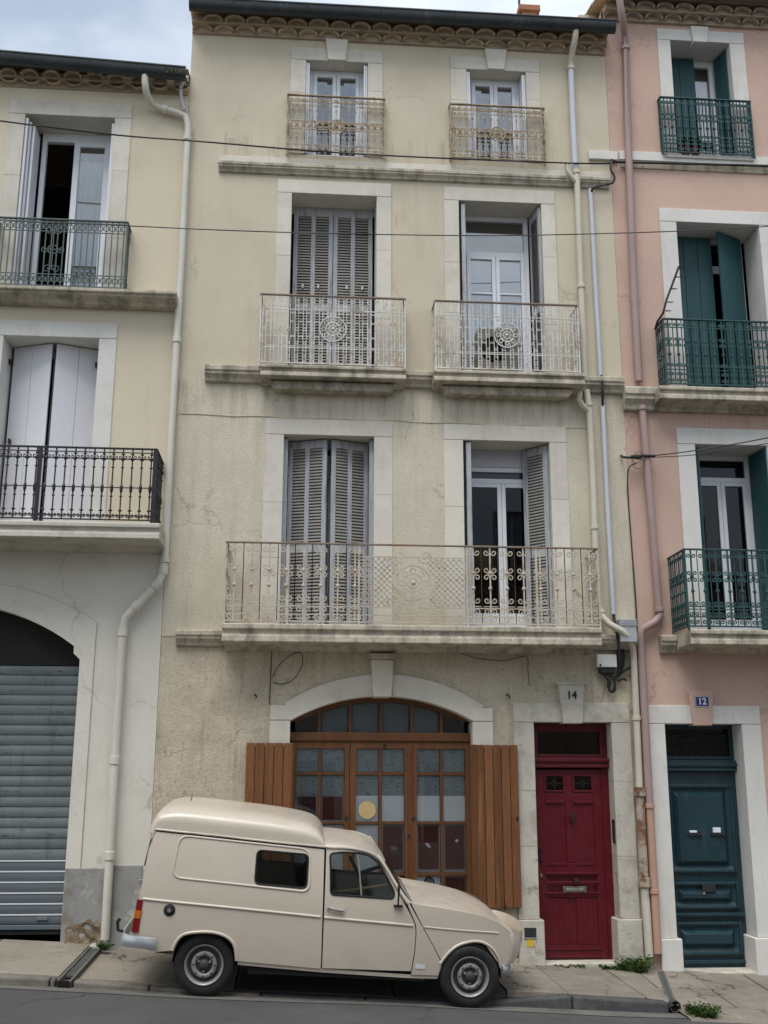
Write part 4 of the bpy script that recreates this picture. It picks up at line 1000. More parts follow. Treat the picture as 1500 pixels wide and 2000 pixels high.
# lunette: curved head and upright bars
pin = arc(acx, acz, ar + .01, SX0, SX1, 24); pin2 = arc(acx, acz, ar - .05, SX0 + .09, SX1 - .09, 24)
MB().prism(pin + pin2[::-1], WY, WY + .07).build('lunette_head', M['frame_wood'], shop)
bx = [P(px, 1415, WY).x for px in (624, 684, 744, 804, 862)]
def ztop(x): return acz + math.sqrt(max(.0001, (ar - .03) ** 2 - (x - acx) ** 2))
for x in bx: MB().box(x - .016, x + .016, WY + .004, WY + .06, zt1, ztop(x)).build('glazing_bar', M['frame_wood'], shop)
ed = [SX0 + .06] + bx + [SX1 - .06]
for i in range(6):
    a, b = ed[i], ed[i + 1]
    n_ = 6; top = [(a + (b - a) * k / n_, ztop(a + (b - a) * k / n_)) for k in range(n_ + 1)]
    MB().prism([(a, zt1)] + top + [(b, zt1)], WY + .03, WY + .036).build('pane', M['glass_shop'], shop)
    if 0 < i < 5:
        dd = .06
        MB().prism([(a + .03, zt1 + .01)] + [(x if 0 < k < n_ else x + (.03 if k == 0 else -.03), z - .03) for k, (x, z) in enumerate(top)] + [(b - .03, zt1 + .01)], WY + .10, WY + .104).build('lunette_blind', M['lunette'], shop)
cas = [((571, 681.5), (576, 620, 626, 672)), ((682.5, 801.5), (694, 739, 745, 790)), ((802.5, 919), (814, 860, 866, 910))]
rows = [(1462, 1508), (1514, 1605), (1610, 1705), (1711, 1786)]
shown = []
for ci, ((c0, c1), cols) in enumerate(cas):
    X0, X1 = P(c0, 1600, WY).x, P(c1, 1600, WY).x
    gx = [P(p, 1600, WY).x for p in cols]; gz = [(P(745, b, WY).z, P(745, a, WY).z) for a, b in rows]
    Z0, Z1 = SZ0 + .055, zt0 - .004
    mb = MB()
    mb.box(X0, gx[0], WY - .02, WY + .05, Z0, Z1); mb.box(gx[3], X1, WY - .02, WY + .05, Z0, Z1)
    mb.box(gx[0], gx[3], WY - .018, WY + .05, gz[0][1], Z1); mb.box(gx[0], gx[3], WY - .018, WY + .05, Z0, gz[3][0])
    cs = mb.build('casement', M['wood'], shop, bevel=.005)
    mb = MB(); mb.box(gx[1], gx[2], WY - .010, WY + .035, gz[3][0], gz[0][1])
    for k in range(3):
        mb.box(gx[0], gx[1], WY - .008, WY + .035, gz[k + 1][1], gz[k][0]); mb.box(gx[2], gx[3], WY - .008, WY + .035, gz[k + 1][1], gz[k][0])
    mb.build('glazing_bar', M['frame_wood'], shop, bevel=.003)
    for ri in range(4):
        for cc in range(2):
            pane(shop, gx[cc * 2] - .004, gx[cc * 2 + 1] + .004, gz[ri][0] - .004, gz[ri][1] + .004, WY + .012, M['glass_shop'])
            shown.append((ci, ri, cc, gx[cc * 2], gx[cc * 2 + 1], gz[ri][0], gz[ri][1]))
mb = MB(); mb.box(P(798, 1600, WY).x - .008, P(805, 1600, WY).x + .004, WY - .03, WY - .02, SZ0 + .06, zt0 - .01); mb.build('cover_strip', M['frame_wood'], shop)
for px, py in ((752, 1456), (676, 1597), (807, 1598), (799, 1632)):
    q = P(px, py, WY - .03); MB().box(q.x - .014, q.x + .014, WY - .04, WY - .018, q.z - .018, q.z + .018).build('window_bolt', M['iron'], shop, bevel=.004)
# board shutters folded back against the wall, boards one by one
for (xl, xr, yt, yb, nb) in ((479, 571, 1451, 1793, 5), (929, 1012, 1455, 1773, 5)):
    r = rect(xl, xr, yt, yb, -.05)
    x0s, x1s = P(xl, yt + 60, -.05).x, P(xr, yt + 60, -.05).x
    sh = MB().box(x0s + .02, x1s - .02, -.052, -.034, r[2] + .03, r[3] - .03).build('board_shutter', M['frame_wood'], H)
    bw = (x1s - x0s) / nb
    for i in range(nb):
        MB().box(x0s + i * bw + .003, x0s + (i + 1) * bw - .003, -.078 - .003 * (i % 2), -.052, r[2], r[3]).build('board', M['plank'], sh, bevel=.005)
    MB().box(x0s - .062 if xl > 700 else x1s - .010, x0s + .004 if xl > 700 else x1s + .012, -.086, -.036, r[2] - .004, r[3] + .003).build('edge_board', M['frame_wood'], sh, bevel=.003)
q = P(987, 1772, -.08); mb = MB(); mb.tube([(q.x, -.03, q.z - .03), (q.x, -.10, q.z - .02), (q.x, -.105, q.z + .03)], .008, 5); mb.build('shutter_catch', M['iron'], H)
q = P(1010, 1598, -.08); MB().box(q.x - .01, q.x + .012, -.09, -.07, q.z - .02, q.z + .02).build('shutter_latch', M['iron'], H, bevel=.003)

# --- crimson door
DY = .20
dz = lambda py: P(1125, py, DY).z
def dxx(px, py): return P(px, py, DY).x
dx0, dx1 = od[0] - .005, od[1] + .005
mb = MB(); bars(mb, dx0, dx1, dz(1482), od[3], DY, DY + .07, .10, .05, .09)
door = None
tr = mb.build('transom_window', M['red_door'], H, bevel=.006)
pane(tr, dx0 + .085, dx1 - .085, dz(1482) + .045, od[3] - .095, DY + .04, M['glass_dark'])
mb = MB(); mb.box(dx0, dx1, DY - .05, DY + .07, dz(1500), dz(1481)); mb.box(dx0, dx1, DY - .075, DY - .05, dz(1488), dz(1482)); mb.box(dx0, dx1, DY - .065, DY - .05, dz(1499), dz(1494)); mb.build('transom_bar', M['red_door'], tr, bevel=.005)
zl0 = wall_z(3.1) + .02
mb = MB(); mb.box(dx0, dx0 + .05, DY, DY + .07, zl0, dz(1500)); mb.box(dx1 - .09, dx1, DY, DY + .07, zl0, dz(1500)); mb.build('door_frame', M['red_door'], H, bevel=.005)
L0, L1 = dx0 + .052, dx1 - .092
LT, LB = dz(1503), zl0 + .02
W = L1 - L0
st = .13 * W; mid = L0 + W * .5
wz0, wz1 = dz(1546), dz(1514)
door = MB().box(L0, L1, DY + .032, DY + .06, LB, wz0 - .012).build('front_door', M['red_door'], H)
mb = MB()
mb.box(L0, L0 + st, DY + .004, DY + .032, LB, LT); mb.box(L1 - st, L1, DY + .004, DY + .032, LB, LT)      # stiles
mb.box(mid - .045, mid + .045, DY + .006, DY + .032, dz(1685), LT - .05)                                # muntin
for a, b in ((1503, 1512), (1548, 1566), (1686, 1706), (1745, 1752), (1846, 1884)):
    zb_, zt_ = max(LB, dz(b)), dz(a)
    mb.box(L0 + st, L1 - st, DY + .005, DY + .031, zb_, zt_)
mb.build('door_rail', M['red_door'], door, bevel=.004)
for s in range(2):
    a, b = (L0 + st, mid - .045) if s == 0 else (mid + .045, L1 - st)
    MB().box(a, b, DY + .026, DY + .031, wz0, wz1 + .01).build('pane', M['glass_dark'], door)
    mb = MB(); bars(mb, a, b, wz0 - .006, wz1 + .012, DY - .004, DY + .012, .022); mb.build('light_moulding', M['red_door'], door, bevel=.004)
    mb = MB(); c = ((a + b) / 2, (wz0 + wz1) / 2)
    mb.tube([(a + .02, DY + .016, c[1]), (b - .02, DY + .016, c[1])], .005, 4); mb.tube([(c[0], DY + .016, wz0), (c[0], DY + .016, wz1)], .005, 4)
    mb.tube([(c[0] + .03 * cos(t), DY + .014, c[1] + .03 * sin(t)) for t in [i * pi / 4 for i in range(8)]], .005, 4, closed=True)
    mb.build('grille', M['iron'], door)
    for k in range(4):
        pw = (b - a) / 4
        MB().box(a + k * pw + .0004, a + (k + 1) * pw - .0004, DY + .018, DY + .031, dz(1685), dz(1567)).build('door_board', M['red_door'], door, bevel=.0014)
        MB().box(a + k * pw + .0004, a + (k + 1) * pw - .0004, DY + .018, DY + .031, dz(1845), dz(1753)).build('door_board', M['red_door'], door, bevel=.0014)
    MB().box(a + .01, b - .01, DY - .006, DY + .006, dz(1569), dz(1564)).build('moulding', M['red_door'], door, bevel=.003)
    MB().box(a + .01, b - .01, DY - .006, DY + .006, dz(1690), dz(1685)).build('moulding', M['red_door'], door, bevel=.003)
for a in (1704, 1721, 1742, 1851, 1866):
    MB().box(L0 + st - .02, L1 - st + .02, DY - .010, DY + .006, dz(a + 4), dz(a)).build('moulding', M['red_door'], door, bevel=.003)
q = P(1117, 1600, DY); mb = MB(); mb.tube([(q.x, DY - .01, q.z + .06), (q.x, DY - .035, q.z + .05), (q.x, DY - .04, q.z - .02), (q.x, DY - .02, q.z - .06)], [.012, .016, .02, .008], 6); mb.build('door_knocker', M['iron'], door, smooth=50)
q = P(1123, 1720, DY); mb = MB(); mb.lathe([(.002, -.075), (.028, -.07), (.034, -.05), (.022, -.03), (.016, .01)], (q.x, DY, q.z), 'Y', 14); mb.build('door_knob', M['iron'], door, smooth=50)
q = P(1122, 1737, DY); mb = MB(); mb.box(q.x - .135, q.x + .135, DY - .016, DY + .008, q.z - .032, q.z + .032); lp = mb.build('letter_plate', M['brass'], door, bevel=.005)
MB().box(q.x - .10, q.x + .10, DY - .024, DY - .016, q.z - .014, q.z + .016).build('letter_flap', M['steel'], lp, bevel=.003)
q = P(1056, 1670, DY); mb = MB(); mb.tube([(q.x, DY - .0, q.z + .07), (q.x, DY - .045, q.z + .06), (q.x, DY - .045, q.z - .06), (q.x, DY, q.z - .07)], .010, 6); mb.build('door_handle', M['iron'], door, smooth=50)
q = P(1057, 1710, DY); MB().box(q.x - .015, q.x + .015, DY - .012, DY + .005, q.z - .02, q.z + .02).build('lock_plate', M['brass'], door, bevel=.004)
MB().box(dx0 - .02, dx1 + .02, -.02, .30, zl0 - .10, zl0 + .012).build('door_step', M['stone_worn'], H, bevel=.012)
# doorbell plate in the jamb
q = P(1204, 1622, .05); MB().box(od[1] - .014, od[1] + .004, .02, .10, q.z - .14, q.z + .12).build('bell_panel', M['iron'], H, bevel=.004)
# meter grille and sticker in the plinth block
q0, q1 = P(1024, 1812, -.056), P(1048, 1831, -.056)
MB().box(q0.x, q1.x, -.058, -.04, q1.z, q0.z).build('vent_grille', M['zinc'], H, bevel=.004)
MB().box(q0.x - .008, q1.x + .008, -.062, -.045, q1.z - .014, q1.z - .003).build('vent_lip', M['steel'], H, bevel=.002)
q = P(1036, 1842, -.056); MB().prism([(q.x - .04, q.z - .035), (q.x + .04, q.z - .04), (q.x + .035, q.z + .03), (q.x + .01, q.z + .045), (q.x - .035, q.z + .035)], -.0565, -.05).build('hazard_sticker', M['yellow'], H)

# --- rainwater pipes and conduits of this house
def PP(lst, y):
    return [P(t[0], t[1], t[2] if len(t) == 3 else y) for t in lst]
pp = PP([(1125, 52, -.30), (1124, 72, -.28), (1119, 95, -.18), (1115, 118, -.075), (1115, 135), (1117, 190), (1120, 260), (1124, 332)], -.075)
pipe(H, pp[:4] + [pp[4]], .041, M['pipe_cream'], collars=[(pp[3], pp[4], .9)])
pipe(H, pp[4:], .041, M['pipe_white'])
mp_ = PP([(1124, 330), (1127, 352), (1134, 540), (1143, 740)], -.075)
p2 = pipe(H, mp_, .041, M['pipe_cream'], collars=[(mp_[0], mp_[1], .3), (mp_[2], mp_[3], .1)])
MB().tube(PP([(1107, 322, -.10), (1108, 334, -.10), (1117, 346, -.09), (1126, 356, -.08)], -.08), .034, 8).build('branch_elbow', M['pipe_cream'], p2, smooth=50)
lp_ = PP([(1146, 762), (1151, 800), (1158, 930), (1163, 1070), (1168, 1180), (1173, 1196)], -.075)
p3 = pipe(H, lp_, .040, M['pipe_cream'], collars=[(lp_[0], lp_[1], .75), (lp_[2], lp_[3], .72)])
MB().tube(PP([(1133, 766, -.12), (1131, 780, -.12), (1138, 792, -.10), (1149, 802, -.08)], -.08), .034, 8).build('branch_elbow', M['pipe_cream'], p3, smooth=50)
bp_ = PP([(1172, 1192, -.075), (1178, 1207, -.12), (1190, 1219, -.22), (1212, 1231, -.24), (1229, 1245, -.20), (1236, 1268, -.10), (1238, 1290, -.075), (1243, 1400), (1249, 1540)], -.075)
pipe(H, bp_, .040, M['pipe_cream'], collars=[(bp_[-2], bp_[-1], .02), (bp_[0], bp_[1], .3)])
rp = PP([(1249, 1538), (1253, 1620), (1259, 1735)], -.075)
pipe(H, rp, .05, M['rust'], collars=[(rp[0], rp[1], .1), (rp[1], rp[2], .9)], cr=1.35, ch=.10)
wp = PP([(1259, 1735), (1264, 1800), (1268, 1868)], -.075)
pipe(H, wp, .047, M['pipe_white'] if False else M['stone_worn'])
# things shown in the shop window
grpT, grpW, grpO = 'grey printed sheets in the upper shop panes', 'plain white sheets in the shop panes', 'oxblood panels in the lower shop panes'
WHICH = ['the casement over the van', 'the middle casement', 'the casement nearest the door']
SIDE = [', far side', ', door side']
for ci, ri, cc, a, b, z0, z1 in shown:
    y = WY + .020; e = .004
    if ri == 0:
        q = MB().box(a + e, b - e, y, y + .003, z0 + e, z1 - e).build('printed_sheet', M['paper_text'])
        tag(q, 'grey sheet in the top row of ' + WHICH[ci] + SIDE[cc], 'paper', grpT)
    elif ri == 1:
        zm = z0 + (z1 - z0) * .56
        q = MB().box(a + e, b - e, y, y + .003, zm + .004, z1 - e).build('printed_sheet', M['paper_text'])
        tag(q, 'grey sheet in the second row of ' + WHICH[ci] + SIDE[cc], 'paper', 'grey printed sheets in the second row of shop panes')
        if ci > 0:
            q = MB().box(a + e, b - e, y, y + .003, z0 + e, zm).build('paper_sheet', M['paper'])
            tag(q, 'white sheet in the second row of ' + WHICH[ci] + SIDE[cc], 'paper', grpW)
    box = None
    if ri == 1 and ci == 0: box = (a + e, b - e, z0 + e, z0 + (z1 - z0) * .56)
    if ri == 2 and (ci == 2 or (ci == 1 and cc == 1)): box = (a + e, b - e, z0 + e, z1 - e)
    if ri == 3 and (ci == 2 and cc == 1): box = (a + e, b - e, z0 + e, z1 - e)
    if (ri == 2 and ci == 0) or (ri == 2 and ci == 1 and cc == 0) or (ri == 3 and ci == 2 and cc == 0):
        q = MB().box(a + e, b - e, y, y + .003, z0 + e, z1 - e).build('paper_sheet', M['paper'])
        lab = {(0, 2): 'blank white sheet in the third pane row just above the van roof' + SIDE[cc], (1, 2): 'blank white sheet in the third pane row beside an oxblood panel', (2, 3): 'white sheet with a round dark emblem low in the shop window'}[(ci, ri)]
        tag(q, lab, 'paper', None if ri == 3 and ci == 2 else grpW)
        if ri == 3 and ci == 2:
            c = P(838, 1724, y)
            mb = MB(); mb.lathe([(.062, -.002), (.062, -.004), (.045, -.004), (.045, -.002)], (c.x, y, c.z), 'Y', 20)
            mb.box(c.x - .008, c.x + .008, y - .004, y - .001, c.z - .045, c.z + .045); mb.box(c.x - .03, c.x - .018, y - .004, y - .001, c.z - .035, c.z + .035); mb.box(c.x + .018, c.x + .03, y - .004, y - .001, c.z - .035, c.z + .035)
            for i in range(5): mb.box(c.x - .05 + i * .022, c.x - .04 + i * .022, y - .004, y - .001, c.z + .06, c.z + .075)
            mb.build('emblem', M['digit'], q)
    if box:
        x0, x1, zz0, zz1 = box
        lab = {(0, 0, 1): 'small oxblood panel with pale lettering beside the left board shutter', (0, 1, 1): 'small plain oxblood panel in the second pane row above the van roof', (1, 1, 2): 'tall plain oxblood panel in the middle casement', (2, 0, 2): 'tall oxblood panel with a pale scuff at its centre', (2, 1, 2): 'tall oxblood panel with a white fleck near its top', (2, 1, 3): 'short oxblood panel in the bottom pane row by the bonnet'}[(ci, cc, ri)]
        t = thing('framed_panel', lab, 'panel', ((x0 + x1) / 2, y, zz0), grpO)
        mb = MB(); bars(mb, x0, x1, zz0, zz1, y, y + .010, .012, .03 if ri == 2 else .014, .014); mb.build('frame', M['panel_edge'], t)
        MB().box(x0 + .014, x1 - .014, y + .003, y + .009, zz0 + .014, zz1 - .012).build('face', M['oxblood_mark'] if (ci, cc) == (0, 0) else M['oxblood'], t)
        if (ci, ri) == (2, 2):
            cxx, czz = ((x0 + x1) / 2, (zz0 + zz1) / 2 + .03) if cc == 0 else ((x0 + x1) / 2 + .02, zz1 - .18)
            MB().prism([(cxx - .04, czz + .02), (cxx - .01, czz - .015), (cxx + .03, czz - .03), (cxx + .01, czz + .008), (cxx - .02, czz + .03)] if cc == 0 else [(cxx - .02, czz), (cxx + .01, czz - .02), (cxx + .025, czz + .01), (cxx, czz + .025)], y + .001, y + .004).build('scuff', M['paper'], t)
c = P(717, 1582, WY + .008)
mb = MB(); mb.lathe([(.002, -.004), (.098, -.004), (.098, .002)], (c.x, WY + .008, c.z), 'Y', 28)
tag(mb.build('round_card', M['yellow_disc'], None, smooth=40), 'straw-yellow round card stuck on a pane of the middle casement', 'sign')

# ================================================================== IVORY HOUSE with the garage
LX0, LX1 = -7.4, CX0 - .004
ivory = thing('ivory_row_house', 'ivory row house with a garage shutter and black and green iron balconies', 'house', (-4.2, .3, wall_z(-4.2)))
H = ivory
l3 = rect(35, 214, 227, 553); l3 = (l3[0], l3[1], P(130, 558, -.2).z, l3[3])
zs = P(150, 1019, -.62).z
l2 = rect(-9, 182, 658, 1018); l2 = (l2[0], l2[1], zs, l2[3])
z_split = zs - .12
wall('upper_wall', H, rloop(LX0, LX1, z_split, 10.75), [grow(l3), grow(l2)], M['left_wall'])
# garage opening: flat arch with small shoulders over straight jambs
ga_, gb_, gc_ = P(0, 1190), P(72, 1217), P(145, 1262)
gcx, gcz, gr = circle3((ga_.x, ga_.z), (gb_.x, gb_.z), (gc_.x, gc_.z))
GJ = P(138, 1550).x; gsx = gc_.x
gl = lambda x: 2 * gcx - x
sh1, sh2 = P(147, 1276).z, P(158, 1288).z
gz0 = wall_z(GJ) - .35
gin = arc(gcx, gcz, gr, gl(gsx), gsx, 20)
opening = [(gl(GJ), gz0), (gl(GJ), sh2), (gl(gsx), sh1)] + gin + [(gsx, sh1), (GJ, sh2), (GJ, gz0)]
hole = [(x + (-.03 if x < gcx else .03), z + (.03 if z > sh2 - .01 else -.01)) for x, z in opening]
wall('ground_floor_wall', H, [(LX0, wall_z(LX0) - .4), (LX1, wall_z(LX1) - .4), (LX1, z_split), (LX0, z_split)], [hole], M['left_low'], y=.003)
b_base = P(150, 1690).z
a_, b_, c_ = P(0, 1141), P(100, 1168), P(189, 1216)
ocx2, ocz2, or2 = circle3((a_.x, a_.z), (b_.x, b_.z), (c_.x, c_.z))
wj = P(173, 1450).x
out = arc(ocx2, ocz2, or2, 2 * gcx - c_.x if True else 0, c_.x, 20)
ringp = opening + [(wj, gz0), (wj, sh1 + .05)] + out[::-1] + [(gl(wj), sh1 + .05), (gl(wj), gz0)]
pts, tris = cdt(ringp, [])
mb = MB(); mb.add([(x, -.012, z) for x, z in pts], tris)
n_ = len(ringp); mb.add([(x, -.012, z) for x, z in ringp] + [(x, .34, z) for x, z in ringp], [(i, (i + 1) % n_, n_ + (i + 1) % n_, n_ + i) for i in range(n_)])
mb.build('garage_surround', M['left_low'], H)
MB().tube([(x, -.008, z) for x, z in out + [(wj, sh1 + .05), (wj, b_base)]], .0045, 5).build('incised_joint', M['ledge'], H)
MB().box(LX0, LX0 + .25, .31, 8, -.2, 11.2).build('side_wall', M['left_wall'], H)
MB().box(LX1 - .2, LX1, .31, 8, -.2, 10.7).build('side_wall', M['left_wall'], H)
MB().box(LX0 + .25, LX1 - .2, 7.8, 8, -.2, 10.9).build('back_wall', M['left_wall'], H)
MB().add([(LX0, -.22, 10.83), (LX1, -.22, 10.83), (LX1, 4.2, 12.0), (LX0, 4.2, 12.0), (LX0, 8.2, 10.8), (LX1, 8.2, 10.8), (LX0, -.22, 10.815), (LX1, -.22, 10.815), (LX1, .3, 10.81), (LX0, .3, 10.81)], [(0, 1, 2, 3), (3, 2, 5, 4), (0, 6, 7, 1), (6, 9, 8, 7)]).build('roof', M['tile'], H)
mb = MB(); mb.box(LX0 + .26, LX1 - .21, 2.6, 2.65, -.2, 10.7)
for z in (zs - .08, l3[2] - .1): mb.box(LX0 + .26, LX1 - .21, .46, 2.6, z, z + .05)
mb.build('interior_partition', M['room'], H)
surround(H, *l3, sw(2, 35, 391), sw(214, 247, 391), .20, M['stone'], back=.45)
surround(H, *l2, sw(-44, -9, 840), sw(182, 217, 840), .20, M['white_paint'], back=.45)
# eaves and gutter
genoise(H, LX0, LX1 - .01, 10.60, 2, .085, .082, .272, M['tile'], 2, mort=.045, cup=True, fit=.40)
g0, g1 = P(0, 99, -.385), P(363, 131, -.385)
sl = (g0.z - g1.z) / (g1.x - g0.x)
zl0 = g1.z + sl * (g1.x - LX0)
gutter(H, LX0, g1.x, -.30, zl0, .088, M['zinc'], [P(px, 115, -.48).x for px in (12, 98, 181, 272, 332)], zl0 - g1.z)
# ledges and balcony
zt = P(150, 561, -.28).z; cornice('string_course', H, LX0, P(345, 575, -.25).x, zt, P(150, 601, -.02).z, .30, M['ledge'], .008)
xr_ = P(312, 1030, -.62).x
slab('balcony_slab', H, -4.9, xr_, zs, P(150, 1079, .0).z, .64, M['stone_worn'], .012)
# window above: one casement open inwards, curtain behind the other
y = .40; x0, x1, z0, z1 = l3[0] + .13, l3[1] - .05, l3[2], l3[3]
mb = MB(); bars(mb, x0, x1, z0, z1, y, y + .07, .12, .06, .06)
w = mb.build('window', M['white_wood'], H, bevel=.004)
xm = P(141, 350, y).x
mb = MB(); bars(mb, xm, x1 - .06, z0 + .06, z1 - .122, y - .014, y + .04, .06, .08, .075); mb.build('casement', M['white_wood'], w, bevel=.004)
pane(w, xm + .07, x1 - .13, z0 + .13, z1 - .18, y + .012, M['glass'])
mb = MB(); N = 22
vs = []
for k in range(N + 1):
    xx = xm + .06 + (x1 - .12 - xm - .06) * k / N; yy = y + .05 + .018 * sin(k * 1.9) + .01 * sin(k * .7)
    vs += [(xx, yy, z0 + .1), (xx, yy, z1 - .37)]
mb.add(vs, [(2 * k, 2 * k + 2, 2 * k + 3, 2 * k + 1) for k in range(N)]); mb.build('curtain', M['curtain'], w, smooth=60)
MB().box(xm + .10, x1 - .13, y + .12, y + .13, z1 - .36, z1 - .15).build('valance', M['ochre'], w)
for k in range(3):
    MB().box(l3[0] + .006 + k * .036, l3[0] + .036 + k * .036, .01 + .04 * k, .37, z0 + .02, z1 - .04 - .03 * k).build('shutter_or_gap_shade', M['white_shutter'] if k != 1 else M['grey_wood'], H, bevel=.003)
MB().box(l3[1] - .042, l3[1] - .006, .03, .36, z0 + .02, z1 - .05).build('shutter_or_gap_shade', M['white_shutter'], H, bevel=.003)
r = rect(-14, 246, 430, 549, -.22)
rl = railing(H, r[0], r[1], zt + .005, r[3], -.22, 22, mod_green, M['rail_green'], ret=.21, rails=(.83, .97, .20, .02), rr=.010)
q = P(103, 487, -.225); mb = MB(); mb.tube(ring(0, 0, .06, 12), .007, 4, closed=True); mb.tube([(-.11, 0, 0), (.11, 0, 0)], .007, 4); mb.tube([(0, 0, -.27), (0, 0, .27)], .007, 4); mb.tube([(-.05, 0, .26), (.05, 0, .26)], .007, 4); mb.tube([(-.05, 0, -.26), (.05, 0, -.26)], .007, 4)
for s in (-1, 1):
    mb.tube(spiral(s * .10, 0, .05, (pi if s > 0 else 0), 1.2, s, 10), .006, 4); mb.tube(spiral(s * .05, .26, .06, (pi if s > 0 else 0), 1.2, s, 10), .006, 4); mb.tube(spiral(s * .05, -.26, .06, (pi if s > 0 else 0), 1.2, -s, 10), .006, 4)
link('centre_ornament', mb.mesh('centre_ornament', M['rail_green']), rl, (q.x, q.y, q.z))
# white board shutters below, ajar with their meeting edges pushed out
cxm = P(95, 800, .16).x
zb_, zt_ = l2[2] + .03, l2[3] - .012
sl_ = board_leaf('board_shutter', H, (l2[0] + .03, .37), (cxm - .02, .17), zb_, zt_, M['white_shutter'], n=2)
sr_ = board_leaf('board_shutter', H, (l2[1] - .03, .37), (cxm + .035, .17), zb_, zt_, M['white_shutter'], n=2)
for px, py, side in ((20, 707, 0), (188, 713, 1), (18, 862, 0), (186, 866, 1)):
    q = P(px, py, .3); MB().box(q.x - .012, q.x + .012, .27, .34, q.z - .03, q.z + .03).build('shutter_hinge', M['iron'], H, bevel=.003)
window(H, l2[0] + .02, l2[1] - .02, l2[2], l2[3], .41, 2, .06, None, M['white_wood'], M['glass_dark'])
r = rect(-240, 301, 872, 1012, -.58)
rlb = railing(H, -4.75, P(303, 940, -.58).x, zs + .01, r[3], -.58, 29, mod_black, M['rail_black'], ret=.58, rails=(.47, .09, .86, .95), rr=.010)
q = P(75, 940, -.58); MB().box(q.x - .022, q.x + .022, -.60, -.56, zs + .005, r[3]).build('post', M['rail_black'], rlb)
q = P(302, 940, -.58); MB().box(q.x - .026, q.x + .014, -.595, -.565, zs + .0, r[3]).build('post', M['rail_black'], rlb)
# roller shutter of slats
GY = .24
za, zb2 = P(60, 1300, GY).z, P(60, 1806, GY).z
gd = thing('roller_shutter', 'grey ribbed metal roller shutter closing the arched garage of the ivory house', 'garage door', (gcx, GY, zb2))
gn = 25; sh = (za - zb2) / gn
gxa, gxb = gl(GJ) - .0, GJ + .0
def slat_mesh(m, nm):
    mb = MB(); k = sh
    prof = [(.0, 0), (-.004, .004), (-.011, k * .16), (-.013, k * .5), (-.011, k * .80), (-.006, k - .012), (-.006, k - .004), (.0, k), (.012, k), (.012, 0)]
    mb.xprism(prof, gxa - .02, gxb + .02); return mb.mesh(nm, m, 50)
s_old, s_new = slat_mesh(M['slat_metal'], 'slat'), slat_mesh(M['slat_new'], 'slat')
eb = MB(); eb.box(gxa - .02, gxb + .02, -.014, -.002, sh - .016, sh - .001); edge = eb.mesh('slat_edge', M['slat_bright'])
random.seed(4)
for i in range(gn):
    q = link('slat', s_new if i < 6 else s_old, gd, (0, GY + random.uniform(-.002, .002), zb2 + i * sh)); q.rotation_euler[0] = random.uniform(-.03, .03) if i > 6 else 0
    if i < 6: link('slat_edge', edge, gd, (0, GY - .006, zb2 + i * sh))
MB().box(gxa, gxb, GY - .03, GY + .02, zb2 - .05, zb2 - .002).build('bottom_bar', M['slat_new'], gd, bevel=.006)
MB().box(gxa, gxb, GY - .01, GY + .03, zb2 - .10, zb2 - .05).build('rubber_seal', M['rubber'], gd)
q = P(82, 1794, GY - .03); MB().box(q.x - .06, q.x + .06, GY - .035, GY - .02, q.z - .018, q.z + .018).build('pull_handle', M['cab_trim'], gd, bevel=.004)
MB().box(gxa - .1, gxb + .06, GY - .02, GY + .35, za + .005, za + .9).build('roller_housing', M['dark'], gd)
MB().box(gxb - .03, gxb + .012, GY - .05, GY - .028, zb2 - .05, za).build('guide_rail', M['steel'], gd, bevel=.003)
# grey painted base and the stone laid bare at its foot
b0, b1 = P(128, 1696), P(201, 1696)
MB().box(GJ + .002, P(206, 1740).x, -.02, .02, wall_z(-2.3) - .1, b0.z).build('painted_base', M['grey_base'], H, bevel=.004)
MB().box(P(216, 1740).x, P(276, 1740).x - .0, -.025, .02, wall_z(-1.9) - .1, P(245, 1690).z).build('painted_base', M['grey_base'], H, bevel=.006)
pts_ = [P(px, py, 0) for px, py in ((126, 1850), (128, 1815), (141, 1802), (150, 1806), (166, 1800), (180, 1792), (192, 1798), (198, 1820), (197, 1850))]
lp_ = resample2([(p.x, p.z) for p in pts_], .05)
pts, tris = cdt(lp_, [], .035)
rnd = random.Random(6)
mb = MB(); mb.add([(x, -.022 - .016 * sin(x * 31 + z * 17) * cos(z * 37) - .012 * rnd.random(), z) for x, z in pts], tris)
mb.build('bare_stone', M['rubble'], H, smooth=30)
for px, py, r, sd in ((150, 1838, .075, 1), (176, 1834, .065, 4)):
    q = P(px, py, -.02); mb = MB(); rock(mb, (q.x, .03, q.z), r, sd, .7); mb.build('bare_stone', M['rubble'], H, smooth=60)
# rainwater pipe with its offset and swan neck
pp = PP([(283, 140, -.30), (283, 160, -.30), (286, 182, -.26), (296, 203, -.12), (312, 211, -.08), (345, 220, -.08), (362, 227, -.08), (367, 245, -.08), (363, 330), (356, 480), (345, 668), (333, 880), (322, 1098)], -.08)
pl = pipe(H, pp, .043, M['pipe_ivory'], collars=[(pp[7], pp[8], .3), (pp[9], pp[10], .98), (pp[11], pp[12], .98), (pp[4], pp[5], .3)], ch=.07)
bl = PP([(321, 1100), (318, 1118), (309, 1138, -.10), (262, 1188, -.10), (246, 1205, -.09), (240, 1228), (224, 1490), (214, 1675), (205, 1835)], -.08)
pl = pipe(H, bl, .048, M['pipe_ivory'], collars=[(bl[0], bl[1], .8), (bl[2], bl[3], .08), (bl[2], bl[3], .9), (bl[5], bl[6], .03), (bl[5], bl[6], .98), (bl[6], bl[7], .98)], ch=.09, cr=1.22)
# short loop of pipe at the eaves beside the taller house
MB().tube(PP([(366, 150, -.30), (358, 160, -.2), (353, 172, -.1), (354, 195, -.06), (360, 215, -.06)], -.06), .022, 7).build('overflow_pipe', M['pipe_white'], H, smooth=50)

